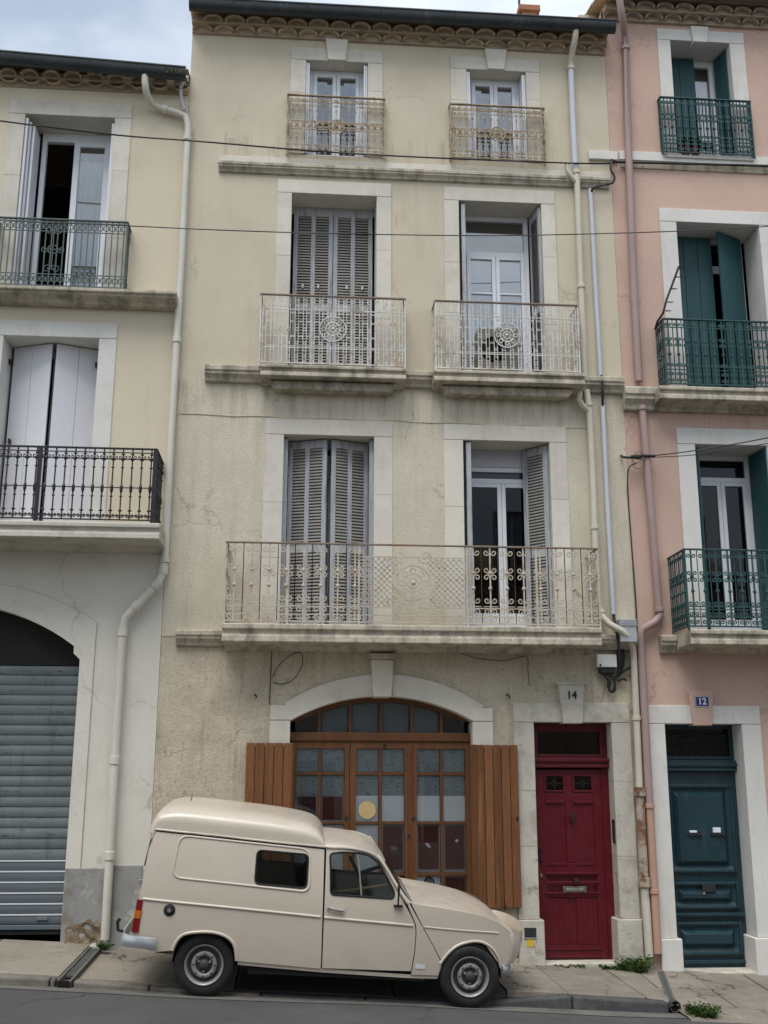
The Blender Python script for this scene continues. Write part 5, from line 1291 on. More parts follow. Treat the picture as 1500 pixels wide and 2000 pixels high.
# ================================================================== PINK HOUSE (number 12)
PX0, PX1 = CX1 + .004, 9.6
pink = thing('pink_row_house', 'pink rendered row house with teal shutters and a petrol-blue panelled door', 'house', (6.2, .3, wall_z(6.2)))
H = pink
p3 = rect(1316, 1433, 83, 303); p2 = rect(1331, 1495, 438, 752); p1 = rect(1369, 1512, 870, 1226); p0 = rect(1312, 1466, 1414, 1905)
zp2 = P(1400, 757, -.30).z; zp1 = P(1420, 1230, -.57).z
p2 = (p2[0], p2[1], zp2, p2[3]); p1 = (p1[0], p1[1], zp1, p1[3]); p0 = (p0[0], p0[1], wall_z(4.7) - .02, p0[3])
ZP = 12.08
wall('front_wall', H, [(PX0, wall_z(PX0) - .4), (PX1, wall_z(PX1) - .4), (PX1, ZP + .2), (PX0, ZP + .2)], [grow(p3), grow(p2), grow(p1), [(p0[0] - .03, p0[2] - .1), (p0[1] + .03, p0[2] - .1), (p0[1] + .03, p0[3] + .03), (p0[0] - .03, p0[3] + .03)]], M['pink'], y=.002)
mb = MB(); mb.prism([(.31, -.5), (.31, ZP + .25), (4.2, 13.5), (8, 12.3), (8, -.5)], 0, 1)
mb.v = [(PX0 + (yy) * .25, xx, zz) for xx, yy, zz in mb.v]
mb.build('side_wall', M['pink'], H)
MB().box(PX1 - .25, PX1, .31, 8, -.5, ZP + .2).build('side_wall', M['pink'], H)
MB().box(PX0 + .25, PX1 - .25, 7.8, 8, -.5, ZP + .2).build('back_wall', M['pink'], H)
MB().add([(PX0 - .10, -.30, ZP + .235), (PX1, -.30, ZP + .235), (PX1, 4.2, 13.62), (PX0 - .10, 4.2, 13.62), (PX1, 8.3, 12.3), (PX0 - .10, 8.3, 12.3), (PX0 - .10, -.30, ZP + .19), (PX1, -.30, ZP + .19), (PX0 - .10, 4.2, 13.56), (PX1, 4.2, 13.56), (PX0 - .1, 8.3, 12.25), (PX1, 8.3, 12.25)], [(0, 1, 2, 3), (3, 2, 4, 5), (0, 6, 7, 1), (0, 3, 8, 6), (3, 5, 10, 8), (6, 8, 9, 7), (8, 10, 11, 9)]).build('roof', M['tile'], H)
vt = tile_mesh(.2, .42, M['tile'], r=.1)
for i in range(10):
    q = link('verge_tile', vt, H, (PX0 - .03, -.28 + i * .40, ZP + .19 + .3075 * (i * .40 + .02))); q.rotation_euler = (math.atan(.3075), 0, 0)
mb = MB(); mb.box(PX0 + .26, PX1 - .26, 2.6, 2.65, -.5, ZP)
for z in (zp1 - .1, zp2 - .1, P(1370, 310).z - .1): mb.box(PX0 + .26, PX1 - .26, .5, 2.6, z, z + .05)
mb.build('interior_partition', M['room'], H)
genoise(H, PX0, PX1, ZP, 2, .10, .095, .272, M['tile_grey'], 3)
gutter(H, PX0 - .02, PX1, -.30, ZP + .30, .088, M['brown_gutter'], [5.2, 6.4])
surround(H, *p3, sw(1291, 1316, 190), sw(1433, 1462, 190), .175, M['white_paint'], key=((1349, 50), (1384, 52), (1355, 81), (1381, 82)), back=.45)
surround(H, *p2, sw(1298, 1331, 600), .24, .19, M['white_paint'], back=.5)
surround(H, *p1, sw(1334, 1369, 1050), .24, .21, M['white_paint'], back=.5)
surround(H, *p0, sw(1280, 1312, 1655), sw(1466, 1504, 1655), .21, M['white_paint'], key=None, back=.45, plinth=.38)
kt = [P(*k, -.05) for k in ((1345, 1350), (1393, 1350), (1355, 1417), (1391, 1417))]
MB().prism([(kt[2].x, kt[2].z), (kt[3].x, kt[3].z), (kt[1].x, kt[1].z), (kt[0].x, kt[0].z)], -.055, .12).build('keystone', M['pink'], H, bevel=.008)
# string course, ledge, slabs
sa = P(1234, 308, -.05)
MB().box(P(1210, 300, -.03).x, PX1, -.035, .02, P(1360, 318, -.03).z, P(1360, 301, -.03).z).build('string_course', M['white_paint'], H, bevel=.005)
MB().box(P(1212, 320, -.02).x, PX1, -.02, .02, P(1360, 333, -.02).z, P(1360, 318, -.02).z - .002).build('string_course', M['ledge'], H, bevel=.005)
MB().box(PX0 - .30, P(1206, 305, -.03).x, -.045, .02, P(1185, 312, -.03).z, P(1185, 296, -.03).z).build('string_course', M['white_paint'], H, bevel=.006)
cornice('string_course', H, PX0 - .02, PX1, zp2 + .045, P(1240, 803, -.02).z, .16, M['ledge'])
slab('balcony_slab', H, P(1288, 770, -.30).x, PX1, zp2, P(1400, 801, -.05).z, .33, M['ledge'], .008)
slab('balcony_slab', H, P(1349, 1240, -.57).x, 6.75, zp1, P(1420, 1276, -.05).z, .59, M['ledge'], .012)
cornice('string_course', H, P(1290, 1245, -.08).x, P(1349, 1240, -.57).x - .004, zp1 - .01, P(1300, 1276, -.05).z, .14, M['ledge'])
# windows and teal shutters
w = window(H, p3[0] + .05, p3[1] - .05, p3[2], p3[3], .40, 2, .05, None, M['white_wood'], M['glass'])
xm = P(1357, 180, .37).x
board_leaf('board_shutter', H, (p3[0] + .02, .34), (xm, .33), p3[2] + .02, p3[3] - .02, M['teal_wood'], n=2)
board_leaf('board_shutter', H, (p3[1] - .02, .10), (p3[1] - .09, .36), p3[2] + .02, p3[3] - .02, M['teal_wood'], n=2)
w = window(H, p2[0] + .05, p2[1] - .05, p2[2], p2[3], .46, 2, .05, P(1420, 525, .46).z, M['white_wood'], M['glass_dark'])
board_leaf('board_shutter', H, (p2[0] + .02, .36), (P(1394, 550, .36).x, .36), p2[2] + .02, p2[3] - .02, M['teal_wood'], n=3)
board_leaf('board_shutter', H, (p2[1] - .10, .36), (P(1405, 500, .16).x, .16), p2[2] + .02, p2[3] - .02, M['teal_wood'], n=3)
w = window(H, p1[0] + .08, p1[1] - .04, p1[2], p1[3], .46, 2, .06, P(1425, 938, .46).z, M['white_wood'], M['glass_dark'], kick=.14)
board_leaf('board_shutter', H, (p1[0] + .012, .02), (p1[0] + .05, .42), p1[2] + .02, p1[3] - .02, M['teal_wood'], n=3)
board_leaf('board_shutter', H, (p1[0] + .060, .03), (p1[0] + .085, .42), p1[2] + .02, p1[3] - .02, M['teal_wood'], n=3)
board_leaf('board_shutter', H, (p1[1] - .012, .02), (p1[1] - .06, .42), p1[2] + .02, p1[3] - .02, M['teal_wood'], n=3)
# teal railings
def mod_teal(w, h): return mod_scroll(w, h, .0105)
r = rect(1293, 1469, 195, 303, -.09); railing(H, r[0], r[1], r[2], r[3], -.09, 13, mod_teal, M['rail_teal'], ret=.09, rails=(.9,), rr=.010)
q1 = P(1299, 690, -.29)
xe = 2 * ((p2[0] + p2[1]) / 2) - q1.x + .1
railing(H, q1.x, xe, zp2 + .01, P(1400, 627, -.29).z, -.29, 17, mod_teal, M['rail_teal'], ret=.28, rails=(.88, .3), rr=.011)
q1 = P(1341, 1150, -.55)
railing(H, q1.x, 6.6, zp1 + .01, P(1420, 1075, -.55).z, -.55, 15, mod_teal, M['rail_teal'], ret=.55, rails=(.28, .15), rr=.012)
# petrol-blue door: deep panels in heavy bolection mouldings
DY = .28
dz = lambda py: P(1385, py, DY).z
x0, x1 = p0[0] - .004, p0[1] + .004
mb = MB(); bars(mb, x0, x1, dz(1484), p0[3], DY, DY + .06, .05, .04, .05); tr = mb.build('transom_window', M['blue_door'], H, bevel=.004)
pane(tr, x0 + .045, x1 - .045, dz(1484) + .035, p0[3] - .045, DY + .03, M['glass_dark'])
mb = MB(); gx = x0 + .06
for i in range(int((x1 - x0 - .12) / .05) + 1):
    for j in range(int((p0[3] - .05 - dz(1484) - .05) / .05)):
        mb.tube([(gx + i * .05 + .02 * cos(t), DY + .022, dz(1484) + .06 + j * .05 + .02 * sin(t)) for t in [k * pi / 3 for k in range(6)]], .004, 4, closed=True)
mb.build('transom_grille', M['iron'], tr, kind='stuff')
mb = MB(); mb.box(x0, x1, DY - .05, DY + .06, dz(1507), dz(1485)); mb.box(x0 + .0, x1, DY - .085, DY - .05, dz(1497), dz(1490)); mb.box(x0, x1, DY - .065, DY - .05, dz(1506), dz(1501)); mb.build('transom_bar', M['blue_door'], tr, bevel=.006)
zb0 = p0[2] + .03
door = MB().box(x0, x1, DY + .01, DY + .06, zb0, dz(1508)).build('front_door', M['blue_door'], H)
for a, b, ix in ((1532, 1704, .10), (1722, 1775, .13), (1800, 1865, .13)):
    X0, X1 = x0 + .06, x1 - .07
    z0, z1 = dz(b), dz(a)
    mb = MB(); bars(mb, X0, X1, z0, z1, DY - .035, DY + .01, .035); mb.frustum(X0 + .035, X1 - .035, z0 + .035, z1 - .035, DY - .012, DY + .008, .03); mb.build('panel_moulding', M['blue_door'], door, bevel=.010)
    mb = MB(); mb.frustum(X0 + .08, X1 - .08, z0 + min(.08, (z1 - z0) * .28), z1 - min(.08, (z1 - z0) * .28), DY + .010, DY - .045, .05, min(.05, (z1 - z0) * .14)); mb.build('raised_panel', M['blue_door'], door, bevel=.004)
MB().box(x0 + .03, x1 - .03, DY - .045, DY + .01, dz(1789), dz(1782)).build('moulding', M['blue_door'], door, bevel=.008)
MB().box(x0 + .04, x1 - .04, DY - .02, DY + .01, dz(1882), dz(1874)).build('moulding', M['blue_door'], door, bevel=.008)
MB().box(x0 + .04, x1 - .04, DY - .02, DY + .01, dz(1896), dz(1888)).build('moulding', M['blue_door'], door, bevel=.008)
for px in (1353, 1398):
    q = P(px, 1629, DY); MB().box(q.x - .075, q.x + .085, DY - .075, DY - .04, q.z - .014, q.z + .008).build('letter_plate', M['iron'], door, bevel=.004)
q = P(1381, 1733, DY); mb = MB(); mb.box(q.x - .08, q.x + .08, DY - .06, DY - .03, q.z - .05, q.z + .04); lp = mb.build('letter_box', M['iron'], door, bevel=.006)
q = P(1371, 1744, DY); MB().box(q.x - .014, q.x + .014, DY - .07, DY - .055, q.z - .012, q.z + .012).build('door_pull', M['steel'], door, bevel=.003)
q = P(1459, 1680, DY - .06); mb = MB(); mb.tube([(q.x, DY + .01, q.z + .07), (q.x, DY - .06, q.z + .06), (q.x, DY - .06, q.z - .08), (q.x, DY + .01, q.z - .10)], .016, 6); mb.build('door_handle', M['iron'], door, smooth=50)
MB().box(x0 - .03, x1 + .03, -.03, .34, p0[2] - .08, p0[2] + .028).build('door_step', M['stone_worn'], H, bevel=.012)
# rainwater pipe
pp = PP([(1208, -14, -.30), (1213, 20, -.30), (1218, 50, -.2), (1221, 75, -.07), (1227, 280), (1238, 560), (1248, 745)], -.07)
pipe(H, pp, .050, M['pink_pipe'], collars=[(pp[3], pp[4], .1)])
pp = PP([(1254, 792), (1271, 990), (1287, 1190), (1289, 1203), (1280, 1215, -.08), (1256, 1228, -.08), (1251, 1240), (1254, 1300), (1268, 1570)], -.07)
pipe(H, pp, .048, M['pink_pipe'], collars=[(pp[0], pp[1], .03), (pp[2], pp[3], .1)])
pp = PP([(1268, 1568), (1275, 1690), (1284, 1862)], -.07)
pipe(H, pp, .046, M['pink_pipe_low'], collars=[(pp[0], pp[1], .05), (pp[1], pp[2], .3)])

# ================================================================== THINGS ON AND ABOUT THE FRONTS
# number plate over the blue door
a, b = P(1357, 1360, -.06), P(1386, 1381, -.06)
np_ = thing('number_plate', 'blue enamel house number plate reading 12 on the pink keystone', 'sign', ((a.x + b.x) / 2, -.058, b.z))
MB().box(a.x, b.x, -.062, -.054, b.z, a.z).build('plate', M['enamel_blue'], np_, bevel=.003)
mb = MB(); bars(mb, a.x + .004, b.x - .004, b.z + .004, a.z - .004, -.0635, -.0615, .004); mb.build('border', M['enamel_white'], np_)
d = link('numerals', text_mesh('12', .105, M['enamel_white'], .001, True), np_, ((a.x + b.x) / 2, -.0632, (a.z + b.z) / 2)); d.rotation_euler = (pi / 2, 0, 0)
# cables
def cable(name, pts, r, label, m='cable', sag=None, n=6):
    o = MB().tube(pts, r, n).build(name, M[m], None, smooth=60)
    return tag(o, label, 'cable')
def catmull(pts, k=6):
    out = []; pts = [Vector(p) for p in pts]
    for i in range(len(pts) - 1):
        p0, p1, p2, p3_ = pts[max(0, i - 1)], pts[i], pts[i + 1], pts[min(len(pts) - 1, i + 2)]
        for j in range(k):
            t = j / k
            out.append(.5 * ((2 * p1) + (p2 - p0) * t + (2 * p0 - 5 * p1 + 4 * p2 - p3_) * t * t + (3 * p1 - p0 - 3 * p2 + p3_) * t ** 3))
    return out + [pts[-1]]
cable('overhead_cable', catmull(PP([(-260, 200, -.55), (0, 236, -.5), (220, 263, -.45), (400, 277, -.4), (600, 294, -.32), (760, 304, -.26), (960, 313, -.18), (1130, 319, -.12), (1200, 319, -.07)], -.3)), .011, 'thick dark cable sagging across the fronts just below the top-floor railings')
cable('overhead_cable', catmull(PP([(-260, 418, -.55), (0, 431, -.5), (245, 441, -.45), (420, 449, -.4), (600, 455, -.35), (750, 458, -.32), (900, 460, -.3), (1060, 459, -.28), (1310, 452, -.2), (1500, 442, -.15), (1700, 425, -.1)], -.3)), .0075, 'thin grey cable stretched across the second-floor windows', 'cable_grey')
cable('wall_cable', catmull(PP([(1193, 312, -.06), (1203, 316, -.07), (1215, 317, -.06), (1260, 318, -.06), (1340, 320, -.06), (1420, 322, -.06), (1500, 324, -.06), (1700, 328, -.06)], -.06)), .018, 'black cable bundle clipped along the pink house string course')
cable('wall_cable', catmull(PP([(1195, 312, -.06), (1193, 330, -.10), (1200, 345, -.11), (1196, 357, -.12), (1175, 362, -.12), (1160, 366, -.11), (1154, 376, -.06)], -.06)), .016, 'black cable looping from the pink string course into the grey conduit')
cp = PP([(1153, 370, -.05), (1163, 560, -.05), (1173, 735, -.05)], -.05)
cu = thing('conduit', 'pale grey straight conduit down the cream wall above the middle ledge', 'conduit', tuple(cp[-1])); MB().tube(cp, .030, 8).build('tube', M['pipe_white'], cu, smooth=60)
MB().tube(PP([(1174, 730, -.05), (1177, 752, -.16), (1177, 775, -.10), (1177, 800, -.05)], -.05), .017, 6).build('joining_cable', M['cable'], cu, smooth=60)
cp = PP([(1177, 792, -.05), (1187, 1000, -.05), (1198, 1200, -.05)], -.05)
cu = thing('conduit', 'pale grey slanting conduit running down beside the first-floor balcony', 'conduit', tuple(cp[-1])); MB().tube(cp, .030, 8).build('tube', M['pipe_white'], cu, smooth=60)
MB().tube(PP([(1198, 1196, -.05), (1200, 1210, -.06), (1207, 1250, -.19), (1212, 1300, -.10), (1205, 1318, -.06)], -.05), .016, 6).build('joining_cable', M['cable'], cu, smooth=60)
# boxes
def wall_box(name, px0, px1, py0, py1, yb, yf, m, label):
    r = rect(px0, px1, py0, py1, yf)
    t = thing(name, label, 'box', ((r[0] + r[1]) / 2, yb, r[2]))
    MB().box(r[0], r[1], yf, yb, r[2], r[3]).build('casing', m, t, bevel=.008)
    return t, r
t, r = wall_box('junction_box', 1211, 1244, 1210, 1254, -.02, -.24, M['galv'], 'galvanised metal junction box beside the end of the long balcony')
MB().box(r[0] - .006, r[1] + .006, -.250, -.02, r[3] - .075, r[3] - .06).build('lid_lip', M['steel'], t, bevel=.003)
MB().box(r[0] - .004, r[1] + .004, -.246, -.02, r[3] - .058, r[3] + .006).build('lid', M['steel'], t, bevel=.006)
t, r = wall_box('meter_box', 1167, 1204, 1279, 1303, .0, -.10, M['box_plastic'], 'off-white plastic box above a tangle of black cable')
MB().box(r[0] - .004, r[1] + .004, -.106, -.09, r[2] + .0, r[3] + .004).build('cover', M['box_plastic'], t, bevel=.006)
q = P(1173, 1299, -.11); MB().box(q.x - .012, q.x + .012, -.11, -.10, q.z - .012, q.z + .012).build('screw', M['iron'], t)
MB().box(r[0] + .03, r[1] - .02, -.09, -.005, r[2] - .075, r[2] + .0).build('cable_gland', M['cable'], t, bevel=.015)
tang = thing('cable_tangle', 'tangle of black cables hanging in a loop above the crimson door', 'cable', tuple(P(1195, 1350, -.05)))
for pts in ([(1180, 1305), (1186, 1318), (1200, 1322), (1212, 1316), (1214, 1296), (1212, 1262)], [(1176, 1306), (1182, 1322), (1192, 1332), (1190, 1346), (1196, 1352), (1202, 1346), (1201, 1332), (1208, 1320), (1226, 1306), (1238, 1304)], [(1196, 1306), (1194, 1320), (1200, 1330), (1199, 1344), (1194, 1350), (1188, 1342), (1188, 1328)], [(1206, 1330), (1218, 1326), (1224, 1330)], [(1206, 1258), (1206, 1280), (1208, 1312)], [(1214, 1258), (1219, 1280), (1214, 1312), (1204, 1322)]):
    MB().tube(catmull(PP([(a, b) for a, b in pts], -.06), 4), .013, 6).build('strand', M['cable'], tang, smooth=60)
lw = thing('loose_wire', 'thin dark wire with a drooping loop on the wall left of the arch', 'wire', tuple(P(530, 1330, -.03)))
MB().tube(PP([(531, 1268), (528, 1330), (526, 1376)], -.012), .006, 5).build('straight_run', M['cable_grey'], lw)
MB().tube(catmull(PP([(533, 1322, -.03), (545, 1300, -.03), (570, 1278, -.03), (588, 1276, -.04), (590, 1298, -.04), (575, 1325, -.04), (552, 1336, -.03), (534, 1332, -.02)], -.03), 5), .006, 5).build('loop', M['cable_grey'], lw, smooth=60)
tag(MB().tube(catmull(PP([(880, 1268, -.03), (930, 1285, -.02), (985, 1290, -.02), (1027, 1282, -.02), (1031, 1310, -.02), (1034, 1340, -.02)], -.02), 4), .005, 5).build('loose_wire', M['cable_grey']), 'faint wire sagging under the long balcony towards the number 14 keystone', 'wire')
for px, py, side in ((498, 1357, 'left'), (990, 1357, 'right')):
    q = P(px, py, 0); mb = MB(); mb.tube([(q.x, .01, q.z), (q.x, -.05, q.z), (q.x + .02, -.06, q.z - .02), (q.x + .015, -.05, q.z - .045)], .009, 5)
    tag(mb.build('iron_hook', M['iron']), 'small rusty iron hook in the wall near the ' + ('loose wire loop' if side == 'left' else 'arch and the crimson door'), 'hook')
# bracket with insulators and two wires on the party wall
q = P(1240, 893, -.05)
br = thing('cable_bracket', 'dark wall bracket with coiled wire ends at the edge of the pink house', 'bracket', (q.x, 0, q.z))
MB().tube(PP([(1213, 890, -.02), (1217, 893, -.10), (1234, 894, -.12)], -.1), .016, 6).build('arm', M['iron'], br)
MB().tube(PP([(1232, 892), (1246, 893), (1256, 890), (1279, 891)], -.12), [.020, .030, .018, .020], 7).build('insulator', M['cable'], br, smooth=60)
for k, (rr, ox, oy) in enumerate(((.055, 0, 0), (.075, 3, 8), (.05, 6, -6))):
    c = P(1243 + ox, 896 + oy, -.13)
    MB().tube([(c.x + rr * cos(t), c.y + .01 * sin(3 * t), c.z + rr * sin(t)) for t in [i * pi / 8 for i in range(16)]], .004, 4, closed=True).build('wire_coil', M['cable_grey'], br)
MB().tube(catmull(PP([(1243, 905), (1228, 915), (1226, 960, -.015), (1233, 1060, -.015), (1243, 1200, -.015), (1246, 1330, -.015)], -.1), 4), .008, 5).build('down_lead', M['cable'], br, smooth=60)
cable('service_wire', catmull(PP([(1276, 890, -.12), (1350, 881, -.5), (1430, 868, -.9), (1500, 855, -1.3), (1640, 825, -2.2)], -.1)), .0075, 'upper service wire leaving the bracket across the pink first-floor window', 'cable_grey')
cable('service_wire', catmull(PP([(1276, 893, -.12), (1350, 889, -.5), (1430, 877, -.9), (1500, 866, -1.3), (1640, 842, -2.2)], -.1)), .006, 'lower service wire leaving the bracket across the pink first-floor window', 'cable_grey')
# air-conditioning unit on the white balcony
r = rect(934, 1012, 641, 716, -.20)
ac = thing('air_conditioner', 'beige air-conditioning unit standing behind the white second-floor railing', 'air conditioner', ((r[0] + r[1]) / 2, -.07, 6.785))
MB().box(r[0], r[1], -.20, .06, 6.83, r[3]).build('casing', M['ac'], ac, bevel=.012)
for x in (r[0] + .06, r[1] - .06): MB().box(x - .02, x + .02, -.19, .05, 6.783, 6.832).build('foot', M['iron'], ac)
cx, cz = r[0] + .19, (6.83 + r[3]) / 2
mb = MB(); mb.lathe([(.165, -.012), (.165, .0), (.15, .0), (.15, -.012)], (cx, -.20, cz), 'Y', 24)
for k in range(1, 5): mb.tube([(cx + .035 * k * cos(t), -.208, cz + .035 * k * sin(t)) for t in [i * pi / 8 for i in range(16)]], .003, 4, closed=True)
for k in range(8): mb.tube([(cx + .02 * cos(k * pi / 4), -.206, cz + .02 * sin(k * pi / 4)), (cx + .155 * cos(k * pi / 4), -.206, cz + .155 * sin(k * pi / 4))], .004, 4)
mb.build('fan_grille', M['iron'], ac)
MB().lathe([(.001, 0), (.15, 0)], (cx, -.2015, cz), 'Y', 24).build('fan_opening', M['dark'], ac)
# flower pots on the pink top-floor sill
zs_ = P(1370, 304, -.04).z
for k, (px, nm) in enumerate(((1338, 'terracotta pot of dark leaves at the shutter side of the pink top-floor sill'), (1357, 'terracotta pot of dark leaves at the window side of the pink top-floor sill'))):
    q = P(px, 300, -.02)
    t = thing('potted_plant', nm, 'plant', (q.x, -.01, zs_ - .01), 'pots on the pink sill')
    MB().lathe([(.0, 0), (.055, 0), (.075, .13), (.08, .13), (.08, .15), (.06, .15), (.055, .12)], (q.x, -.01, zs_ - .01), 'Z', 14).build('pot', M['terracotta'], t, smooth=40)
    mb = MB(); rnd = random.Random(k + 3)
    for i in range(90):
        a = rnd.uniform(0, 2 * pi); e = rnd.uniform(.0, 1.3); R_ = rnd.uniform(.03, .12)
        c = Vector((q.x + R_ * cos(a) * cos(e), -.01 + R_ * sin(a) * cos(e), zs_ + .14 + R_ * sin(e) * 1.2))
        u = Vector((rnd.uniform(-1, 1), rnd.uniform(-1, 1), rnd.uniform(-.3, 1))).normalized() * .03; v = u.cross(Vector((rnd.random(), rnd.random(), rnd.random()))).normalized() * .012
        mb.add([c - u, c + v, c + u, c - v], [(0, 1, 2, 3)])
    mb.build('foliage', M['weed'], t, kind='stuff')
zq = P(1370, 306, -.04).z
MB().box(p3[0] - .18, p3[1] + .18, -.06, .02, zs_ - .05, zs_ - .012).build('window_sill', M['white_paint'], pink, bevel=.006)
# spiked bar on the pink balcony end
pts = PP([(1326, 520, -.30), (1316, 548, -.30), (1302, 585, -.30), (1295, 612, -.30), (1284, 628, -.20), (1280, 642, -.10)], -.3)
sb = thing('spiked_bar', 'black bar with short spikes rising from the end of the pink balcony railing', 'spike bar', tuple(pts[3]))
MB().tube(pts, .014, 6).build('bar', M['iron'], sb, smooth=60)
for k, (px, py) in enumerate(((1326, 524), (1320, 541), (1312, 564), (1304, 590), (1300, 607))):
    q = P(px, py, -.30); mb = MB(); mb.tube([q, q + Vector((.07, -.005, .0))], [.009, .006], 5); mb.build('spike', M['iron'], sb)
# chimney with aerial on the cream roof
a, b = P(1015, 10, 3.4), P(1052, 10, 3.4)
zt = P(1030, 12, 3.4).z; chm = []
mb = MB(); mb.box(a.x + .04, b.x - .04, 3.4, 3.95, 12.3, zt - .10); cm = mb.build('chimney', M['brick'], house)
MB().box(a.x - .02, b.x + .02, 3.36, 4.0, zt - .10, zt + .01).build('chimney_cap', M['brick'], cm, bevel=.01)
mb = MB(); mb.tube([(a.x + .02, 3.5, zt - .6), (a.x + .01, 3.5, zt + .9)], .02, 6)
for k in range(4): mb.tube([(a.x - .3, 3.5, zt + .35 + k * .14), (a.x + .3, 3.5, zt + .37 + k * .14)], .008, 4)
tag(mb.build('roof_aerial', M['iron']), 'thin metal aerial standing at the chimney on the cream house roof', 'aerial')

# weeds
def weed(name, label, c, rad_, hgt, n, seed, dry=.15, spread=1.0, group=None):
    rnd = random.Random(seed); t = thing(name, label, 'weed', c, group)
    for part, m, cnt in (('leaves', M['weed'], int(n * (1 - dry))), ('dry_stalks', M['dry_weed'], int(n * dry))):
        if cnt < 1: continue
        mb = MB()
        for i in range(cnt):
            a = rnd.uniform(0, 2 * pi); b0 = Vector((c[0] + rad_ * .6 * rnd.uniform(-1, 1) * spread, c[1] + rad_ * .45 * rnd.uniform(-1, 1), c[2] - .01))
            d = Vector((cos(a) * rnd.uniform(.2, .9), sin(a) * rnd.uniform(.2, .9), 1)).normalized()
            L = hgt * rnd.uniform(.25, .9); w = rnd.uniform(.005, .011) * (.5 if part == 'dry_stalks' else 1.2)
            s = d.cross(Vector((cos(a + 1), sin(a + 1), 0))).normalized() * w
            p1_ = b0 + d * L * .5; p2_ = b0 + d * L * .85 + Vector((cos(a), sin(a), -.3)) * L * .3
            mb.add([b0 - s * .4, b0 + s * .4, p1_ + s, p1_ - s, p2_], [(0, 1, 2, 3), (3, 2, 4)])
            if part == 'leaves':
                for k in range(5):
                    q = b0.lerp(p2_, .3 + .16 * k); u = Vector((rnd.uniform(-1, 1), rnd.uniform(-1, 1), rnd.uniform(.1, .8))).normalized() * rnd.uniform(.02, .04); v = u.cross(Vector((rnd.random(), rnd.random(), 1))).normalized() * .012
                    mb.add([q, q + u * .5 + v, q + u, q + u * .5 - v], [(0, 1, 2, 3)])
        mb.build(part, m, t, kind='stuff')
def foot(px, py, y): q = P(px, py, y); return (q.x, y, pave_z(q.x, y))
weed('weed_clump', 'green weed clump growing from the plinth beside the crimson door', foot(1240, 1880, -.12), .20, .28, 230, 1, .3)
q = P(1372, 1985, -1.78); weed('weed_clump', 'green weed tuft growing at the kerb outlet by the road', (q.x, -1.80, road_z(q.x) + .005), .14, .20, 220, 2, .08)
weed('weed_clump', 'low moss and weeds along the crimson door step', foot(1200, 1893, -.10), .16, .07, 70, 3, .2, 1.4)
q = P(202, 1856, -.25); weed('weed_clump', 'tiny bright weed sprouting from the rainwater channel head', (q.x, -.22, pave_z(q.x, -.22)), .05, .10, 46, 4, .0)
q = P(1110, 1895, -.06); weed('weed_clump', 'sparse moss at the foot of the crimson door', (q.x, -.05, pave_z(q.x, -.05)), .2, .03, 30, 6, .3, 1.6)
# upright weeds in the ivory gutter
q = P(340, 126, -.37); weed('gutter_weed', 'thin dry stalks growing in the ivory house gutter', (q.x, -.37, P(345, 132, -.4).z - .06), .12, .16, 26, 9, .8, 1.5)
# letters left in the slots of the blue door
for px, py, w_, h_, lab in ((1353, 1624, .042, .012, 'small white flyer poking from the left brass slot of the blue door'), (1399, 1621, .045, .028, 'larger white envelope poking from the other slot of the blue door')):
    q = P(px, py, .235); tag(MB().box(q.x - w_, q.x + w_, .212, .236, q.z - h_, q.z + h_).build('letter', M['paper'], None, bevel=.002), lab.replace('left brass', 'narrower'), 'letter')

# ================================================================== THE VAN
vx0 = P(398, 1946, -1.88).x
VP0 = Vector((vx0, -1.90, road_z(vx0)))
front = P(918, 1971, -1.88).x
van = thing('beige_van', 'old beige high-roofed panel van parked half on the pavement', 'van', tuple(VP0))
pit = math.atan((road_z(front) - road_z(vx0)) / (front - vx0)); roll_v = rad(4.2)
Rm = Matrix.Rotation(-pit, 4, 'Y') @ Matrix.Rotation(roll_v, 4, 'X')
VM = Matrix.Translation(VP0) @ Rm
van.matrix_world = VM
VMI = VM.inverted()
WV = 1.46                                  # body width
def V(px, py, v=0.0):
    """van coordinates (along, up) of a pixel, on the plane at depth v inside the near flank"""
    o_ = VMI @ CAM; d_ = VMI.to_3x3() @ ray(px, py)
    t = (v - o_.y) / d_.y
    p = o_ + d_ * t
    return (p.x, p.z)
def VL(lst, v=0.0): return [V(a, b, v) for a, b in lst]
wr = V(397, 1893); wf = V(919, 1915)
TR = .282
wr = (0.0 + wr[0], TR); wf = (wf[0], TR)
UC = wf[0]
def side_v(u, w):
    v = 0.0
    t = max(0, w - .80); v += .17 * t ** 1.55
    b = max(0, .70 - w); v += .13 * b * b
    a = max(0, u - (UC - .75)); v += .105 * a * a
    a = max(0, -.30 - u); v += .10 * a * a
    return v
def vlink(name, me, parent=None, loc=None):
    o = bpy.data.objects.new(name, me); C.objects.link(o); o.parent = parent or van
    if loc: o.location = loc
    return o
def vbuild(mb, name, m, parent=None, smooth=None, bevel=0):
    o = vlink(name, mb.mesh(name, m, smooth), parent)
    if bevel:
        b = o.modifiers.new('bevel', 'BEVEL'); b.width = bevel; b.segments = 2; b.limit_method = 'ANGLE'; b.angle_limit = rad(40)
    return o
def mir(v, far): return WV - v if far else v
def resample(pts, step):
    out = []
    for i in range(len(pts)):
        a, b = Vector(pts[i]), Vector(pts[(i + 1) % len(pts)])
        n = max(1, int((b - a).length / step))
        for k in range(n): out.append(tuple(a.lerp(b, k / n)))
    return out
